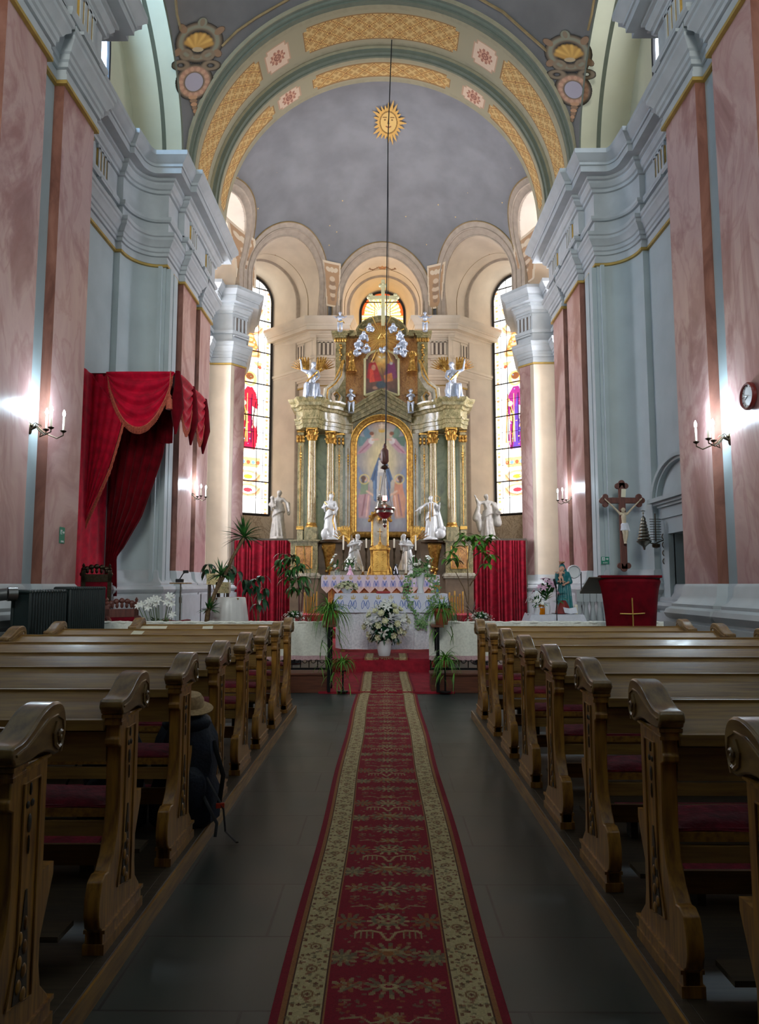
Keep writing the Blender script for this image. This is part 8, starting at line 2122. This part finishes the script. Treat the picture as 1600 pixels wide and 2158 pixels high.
# baby's breath bowls near the rails
p = at(621, 1296, 12.2); bowl_flowers((p.x, 12.2, .26 + .55), .13, .12, 'grey bowl of white blossom behind the left communion rail', 'silver', 22, 'daisy', 'petal', spread=.24, hh=.17, seed=5); q = MB(); q.lathe([(.14, 0), (.12, .03), (.03, .06), (.03, .50), (.14, .54), (.14, .548)], (p.x, 12.2, .26), 18); o = q.build('flower_pedestal', M['iron']); tag(o, 'dark pedestal under the grey flower bowl on the left', 'stand')
p = at(1012, 1300, 12.2); bowl_flowers((p.x, 12.2, .26 + .55), .12, .10, 'bowl of white blossom behind the right communion rail', 'whitepot', 22, 'daisy', 'petal', spread=.25, hh=.17, seed=6); q = MB(); q.lathe([(.14, 0), (.12, .03), (.03, .06), (.03, .50), (.14, .54), (.14, .548)], (p.x, 12.2, .26), 18); o = q.build('flower_pedestal', M['iron']); tag(o, 'dark pedestal under the white flower bowl on the right', 'stand')

# ------------------------------------------------------------------ red canopy with throne on the left
YN, YF = 13.5, 15.5; XF = -4.02; XW = X0 - 5.58; ZC = at(300, 786, YN).z
root = empty('canopy', ((XF + XW) / 2, YN, .24), 0, 'red velvet throne canopy with fringed swags on the left wall', 'canopy'); OF = Matrix.Translation((-(XF + XW) / 2, -YN, -.24))
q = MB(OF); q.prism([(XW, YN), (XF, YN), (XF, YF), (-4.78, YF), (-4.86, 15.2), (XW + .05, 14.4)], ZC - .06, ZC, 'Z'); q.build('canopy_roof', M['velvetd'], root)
q = MB(OF); q.sheet(lambda u, v: (XW + .03 + .012 * math.sin(u * 40), 11.9 + 2.5 * u, ZC - .02 - (ZC - .26) * v), 60, 10, .012); q.build('back_hanging', M['velvetc'], root)
def swag(x0_, y0_, x1_, y1_, z0_, drop, seed, side_):
    n = 8
    dx_, dy_ = x1_ - x0_, y1_ - y0_; L_ = math.hypot(dx_, dy_); nx, ny = side_
    def fn(u, v):
        # folds are concentric catenaries
        sag = drop * v * (4 * u * (1 - u)) ** .75
        wv = .035 * math.sin(v * 26 + 1.4 * math.sin(3 * u)) * (4 * u * (1 - u)) ** .5 + .02
        uu = u + (0.5 - u) * .06 * v
        return (x0_ + dx_ * uu + nx * wv, y0_ + dy_ * uu + ny * wv, z0_ - sag - .06 * v)
    return fn
def fringe(pts, L_, m, parent, name='fringe'):
    q = MB(OF)
    q.tube(pts, .018, 6)
    n = len(pts)
    for i in range(n - 1):
        a, b_ = Vector(pts[i]), Vector(pts[i + 1]); k = max(1, int((b_ - a).length / .022))
        for j in range(k):
            p_ = a + (b_ - a) * (j + .5) / k; q.tube([p_, p_ + Vector((.004 * math.sin(i * 7 + j), .004 * math.cos(j * 3), -L_))], [.009, .006], 4)
    return q.build(name, M[m], parent)
f1 = swag(XW + .32, YN - .03, XF - .0, YN - .03, ZC, 1.02, 1, (0, -1)); q = MB(OF); q.sheet(f1, 48, 70, .012); s1 = q.build('swag', M['velvetc'], root)
fringe([f1(i / 60, 1.0) for i in range(61)], .13, 'fringe', s1)
zc = [(YN - .03, 14.6, .95, 2), (14.6, YF + .1, .95, 3)]
for ya, yb, dr, sd in zc:
    f2 = swag(XF + .03, ya, XF + .03, yb, ZC, dr, sd, (1, 0)); q = MB(OF); q.sheet(f2, 40, 50, .012); s2 = q.build('swag', M['velvetc'], root); fringe([f2(i / 50, 1.0) for i in range(51)], .13, 'fringe', s2)
for y_ in (YN - .03, 14.55, YF + .05):      # pinched jabots
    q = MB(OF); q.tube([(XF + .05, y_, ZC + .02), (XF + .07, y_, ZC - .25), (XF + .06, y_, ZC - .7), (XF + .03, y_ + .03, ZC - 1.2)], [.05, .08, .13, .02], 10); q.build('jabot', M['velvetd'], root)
# tassel
q = MB(OF); q.tube([(XF - .06, YN - .12, ZC), (XF - .06, YN - .14, ZC - .48)], .012, 6); q.lathe([(.02, .04), (.045, 0), (.03, -.03), (.055, -.06), (.065, -.24), (.06, -.25)], (XF - .06, YN - .14, ZC - .5), 14); q.build('tassel', M['fringe'], root)
# near side curtain swept back to the wall
e0 = [(at(x, y, YN).x, at(x, y, YN).z) for x, y in ((262, 880), (250, 925), (232, 985), (208, 1040), (185, 1090), (170, 1130))]
def near_c(u, v):
    k = v * (len(e0) - 1); i = min(int(k), len(e0) - 2); f = k - i; ex = e0[i][0] + (e0[i + 1][0] - e0[i][0]) * f; ez = e0[i][1] + (e0[i + 1][1] - e0[i][1]) * f
    xw = XW + .03; x = xw + (ex - xw) * u
    return (x, YN + .03 * math.sin(u * 30 * (1 - .0 * v)) * (.4 + .6 * v) - .03, (ZC - .03) * (1 - v) * (1 - u) + ez * u * 1 + (1 - u) * v * (e0[-1][1] - .1) if False else ez * u + (1 - u) * (ZC - .03 + (e0[-1][1] - ZC) * v))
q = MB(OF); q.sheet(near_c, 40, 40, .012)
q.sheet(lambda u, v: (XW + .04 + (e0[0][0] - XW) * u, YN + .0 + .02 * math.sin(u * 24), ZC - .03 - (ZC - .03 - (e0[0][1] * u + (1 - u) * (ZC - .2))) * v), 30, 6, .012)
s3 = q.build('side_curtain', M['velvetc'], root); fringe([(x + .02, YN - .03, z) for x, z in e0], .12, 'fringe', s3)
# far side curtain: darker velvet paints in the canopy's shade
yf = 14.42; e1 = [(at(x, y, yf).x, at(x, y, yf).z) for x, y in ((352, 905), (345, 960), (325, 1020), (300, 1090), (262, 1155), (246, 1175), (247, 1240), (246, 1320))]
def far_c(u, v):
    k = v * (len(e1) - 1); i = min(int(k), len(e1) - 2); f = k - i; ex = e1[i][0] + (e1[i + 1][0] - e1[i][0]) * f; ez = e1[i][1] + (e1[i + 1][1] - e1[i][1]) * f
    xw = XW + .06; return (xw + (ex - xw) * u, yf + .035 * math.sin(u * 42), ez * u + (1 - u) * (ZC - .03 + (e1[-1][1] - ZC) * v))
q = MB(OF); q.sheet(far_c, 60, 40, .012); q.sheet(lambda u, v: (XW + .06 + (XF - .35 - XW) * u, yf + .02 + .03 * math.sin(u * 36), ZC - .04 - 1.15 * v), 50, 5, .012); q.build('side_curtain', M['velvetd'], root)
# throne and two armchairs
def throne(loc, rz, label, hback=1.25, sw=.62, m='bronze', rich=True):
    root = empty('armchair', loc, rz, label, 'chair')
    q = MB(); q.bbox((0, 0, .46), (sw, .55, .1), .02); bevel(q.build('seat', M['velvet'], root), .01)
    for x_ in (-sw / 2 + .04, sw / 2 - .04):
        for y_ in (-.23, .23): q = MB(); q.lathe([(.035, 0), (.025, .05), (.04, .2), (.03, .3), (.04, .42)], (x_, y_, 0), 10); q.build('leg', M['crosswood'], root)
    q = MB(); q.span(-sw / 2 + .06, sw / 2 - .06, .22, .27, .52, hback - .28); q.build('back_cushion', M['velvet'], root)
    q = MB(); q.span(-sw / 2, -sw / 2 + .07, .21, .29, .42, hback - .1); q.span(sw / 2 - .07, sw / 2, .21, .29, .42, hback - .1); q.span(-sw / 2, sw / 2, .21, .29, hback - .30, hback - .16)
    for k in range(9): a = PI * k / 8; q.ball((-.24 * math.cos(a), .25, hback - .16 + .14 * math.sin(a)), (.05, .04, .05), 8, 6)
    for s in (-1, 1): q.lathe([(.03, 0), (.045, .04), (.02, .07), (.03, .10), (.005, .14)], (s * (sw / 2 - .035), .25, hback - .1), 10)
    for k in range(5): q.ball(((k - 2) * .08, .24, hback - .1), (.03, .03, .05), 7, 5)
    q.build('carved_back', M['bronze'] if rich else M['crosswood'], root)
    for s in (-1, 1): q = MB(); q.tube([(s * (sw / 2 - .03), .24, .74), (s * (sw / 2 - .02), 0, .75), (s * (sw / 2 - .02), -.2, .72), (s * (sw / 2 - .02), -.27, .66), (s * (sw / 2 - .02), -.24, .6)], [.03, .03, .035, .04, .025], 8); q.lathe([(.025, .5), (.035, .6), (.02, .72)], (s * (sw / 2 - .03), -.18, 0), 10); q.build('armrest', M['crosswood'], root)
p = at(186, 1197, 13.0); throne((p.x + .2, 13.0, .24), .55, 'carved gilt throne with red back under the canopy', p.z - .24 + .05, .52)
p = at(262, 1270, 12.4); throne((p.x, 12.4, .24), .5, 'smaller carved armchair with a red seat right of the throne', 1.05, .56, rich=False)
q = MB(); q.sheet(lambda u, v: (-.4 + .8 * u, -.25 + .5 * v, .9 + .02 * math.sin(u * 9)), 8, 4, .02); q.span(-.35, .35, -.2, .2, 0, .88); o = q.build('red_bench', M['velvet']); p = at(365, 1306, 12.0); o.location = (p.x, 12.0, .24); o.scale = (.6, .8, .8); tag(o, 'low red covered stool beside the music stand', 'stool')

# ------------------------------------------------------------------ radiators and pipes
for y0_, y1_, z1_, lab in ((7.78, 8.7, 1.50, 'dark green ribbed radiator by the left pier, the nearer one'), (8.78, 9.9, 1.53, 'dark green ribbed radiator by the left pier, the farther one')):
    root = empty('radiator', (-3.92, (y0_ + y1_) / 2, 0), 0, lab, 'radiator', 'ribbed radiators along the left wall')
    n = int((y1_ - y0_) / .062)
    for k in range(n):
        y = y0_ + (y1_ - y0_) * (k + .5) / n - (y0_ + y1_) / 2; q = MB()
        q.cap((-.09, y, .14), (-.09, y, z1_ - .04), .022, .022, 8); q.cap((.09, y, .14), (.09, y, z1_ - .04), .022, .022, 8); q.cap((-.09, y, z1_ - .03), (.09, y, z1_ - .03), .026, .026, 8); q.cap((-.09, y, .14), (.09, y, .14), .026, .026, 8); q.span(-.09, .09, y - .006, y + .006, .14, z1_ - .04)
        q.build('rib', M['radiator'], root)
    for y in (y0_, y1_): q = MB(); q.span(-.1, .1, y - (y0_ + y1_) / 2 - .025, y - (y0_ + y1_) / 2 + .025, 0, .14); q.build('foot', M['radiator'], root)
q = MB(); q.tube([(-4.465, 7.62, 1.43), (-4.2, 7.62, 1.43), (-3.98, 7.66, 1.45)], .065, 14); q.tube([(-4.0, 7.66, 1.45), (-3.93, 7.72, 1.45)], .075, 14); o = q.build('steel_pipe', M['pipe']); tag(o, 'steel pipe running from the left wall into the radiator', 'pipe')
# ------------------------------------------------------------------ papers, hat and rucksacks on the left pews
for k, (px, py, d, lab) in enumerate(((288, 1337, 7.75, 'white card on the left pew ledge, alone in the second row from the rail'), (297, 1322, 8.62, 'pale leaflet on the front left pew ledge, leftmost of three'), (318, 1323, 8.62, 'pale leaflet on the front left pew ledge, middle of three'), (338, 1324, 8.62, 'pale leaflet on the front left pew ledge, rightmost of three'), (436, 1323, 8.62, 'white card alone on the front left pew ledge near the aisle'))):
    p = at(px, py, d); row = 7 if d > 8 else 6; yy = 2.56 + .9 * row
    q = MB(Matrix.Rotation(math.atan2(.10, .235) , 4, 'X')); q.box((0, 0, 0), (.12, .14, .002), rz=.05 * (k - 2)); o = q.build('leaflet', M['paper']); o.location = (p.x, yy - .215, 1.028); tag(o, lab, 'leaflet', 'papers on the left pews')
def rucksack(loc, rz, label, H_, w_, straps):
    root = empty('rucksack', loc, rz, label, 'bag')
    q = MB(); q.lathe([(.46, 0), (.56, .05), (.58, .3), (.5, .42), (.55, .6), (.50, .8), (.36, .96), (.1, 1.0)], (0, 0, 0), 24, True, 1, .7, lambda a, z: 1 + .10 * math.cos(4 * a) ** 2 + .03 * math.sin(5 * a + z * 9)); q.v = [(x * w_, y * w_, z * H_) for x, y, z in q.v]; q.build('bag', M['navy'], root)
    q = MB(); q.ball((0, -.3 * w_, H_ * .35), (.36 * w_, .22 * w_, H_ * .24), 14, 10); q.build('front_pocket', M['navy'], root)
    q = MB(); q.ball((0, -.02, H_ * .93), (.44 * w_, .34 * w_, H_ * .12), 14, 8); q.build('top_flap', M['navy'], root)
    for st in straps: q = MB(); q.tube(st, .014, 6, flat=.35); q.build('strap', M['strap'], root)
    q = MB(); q.tube([(-.06, 0, H_ * 1.0), (0, 0, H_ * 1.1), (.06, 0, H_ * 1.0)], .01, 6); q.build('handle', M['strap'], root); return root
r1 = rucksack((-1.23, 4.58, .088), .3, 'dark navy rucksack standing at the aisle end of a left pew', .66, .34, [[(.16, -.05, .5), (.22, -.1, .3), (.2, -.06, .1)], [(.12, -.12, .3), (.22, -.16, .12), (.24, -.1, -.03), (.30, -.2, -.07)], [(.1, -.12, .2), (.18, -.2, .05), (.17, -.22, -.02)]])
q = MB(); q.bbox((.2, -.16, .14), (.05, .012, .03), .002); q.build('orange_buckle', M['orange'], r1)
rucksack((-1.66, 4.55, .088), -.2, 'dark navy bag deeper inside the same left pew', .58, .36, [[(-.1, -.15, .5), (-.16, -.24, .3), (-.1, -.2, .1)]])
q = MB(); q.lathe([(.0, .09), (.07, .088), (.09, .06), (.095, .015), (.15, .0), (.152, .006), (.09, .02)], (0, 0, 0), 28, False); o = q.build('straw_hat', M['straw']); o.location = (-1.22, 4.57, .088 + .70); o.rotation_euler = (.15, .1, 0); tag(o, 'beige sun hat resting on top of the navy rucksack', 'hat')
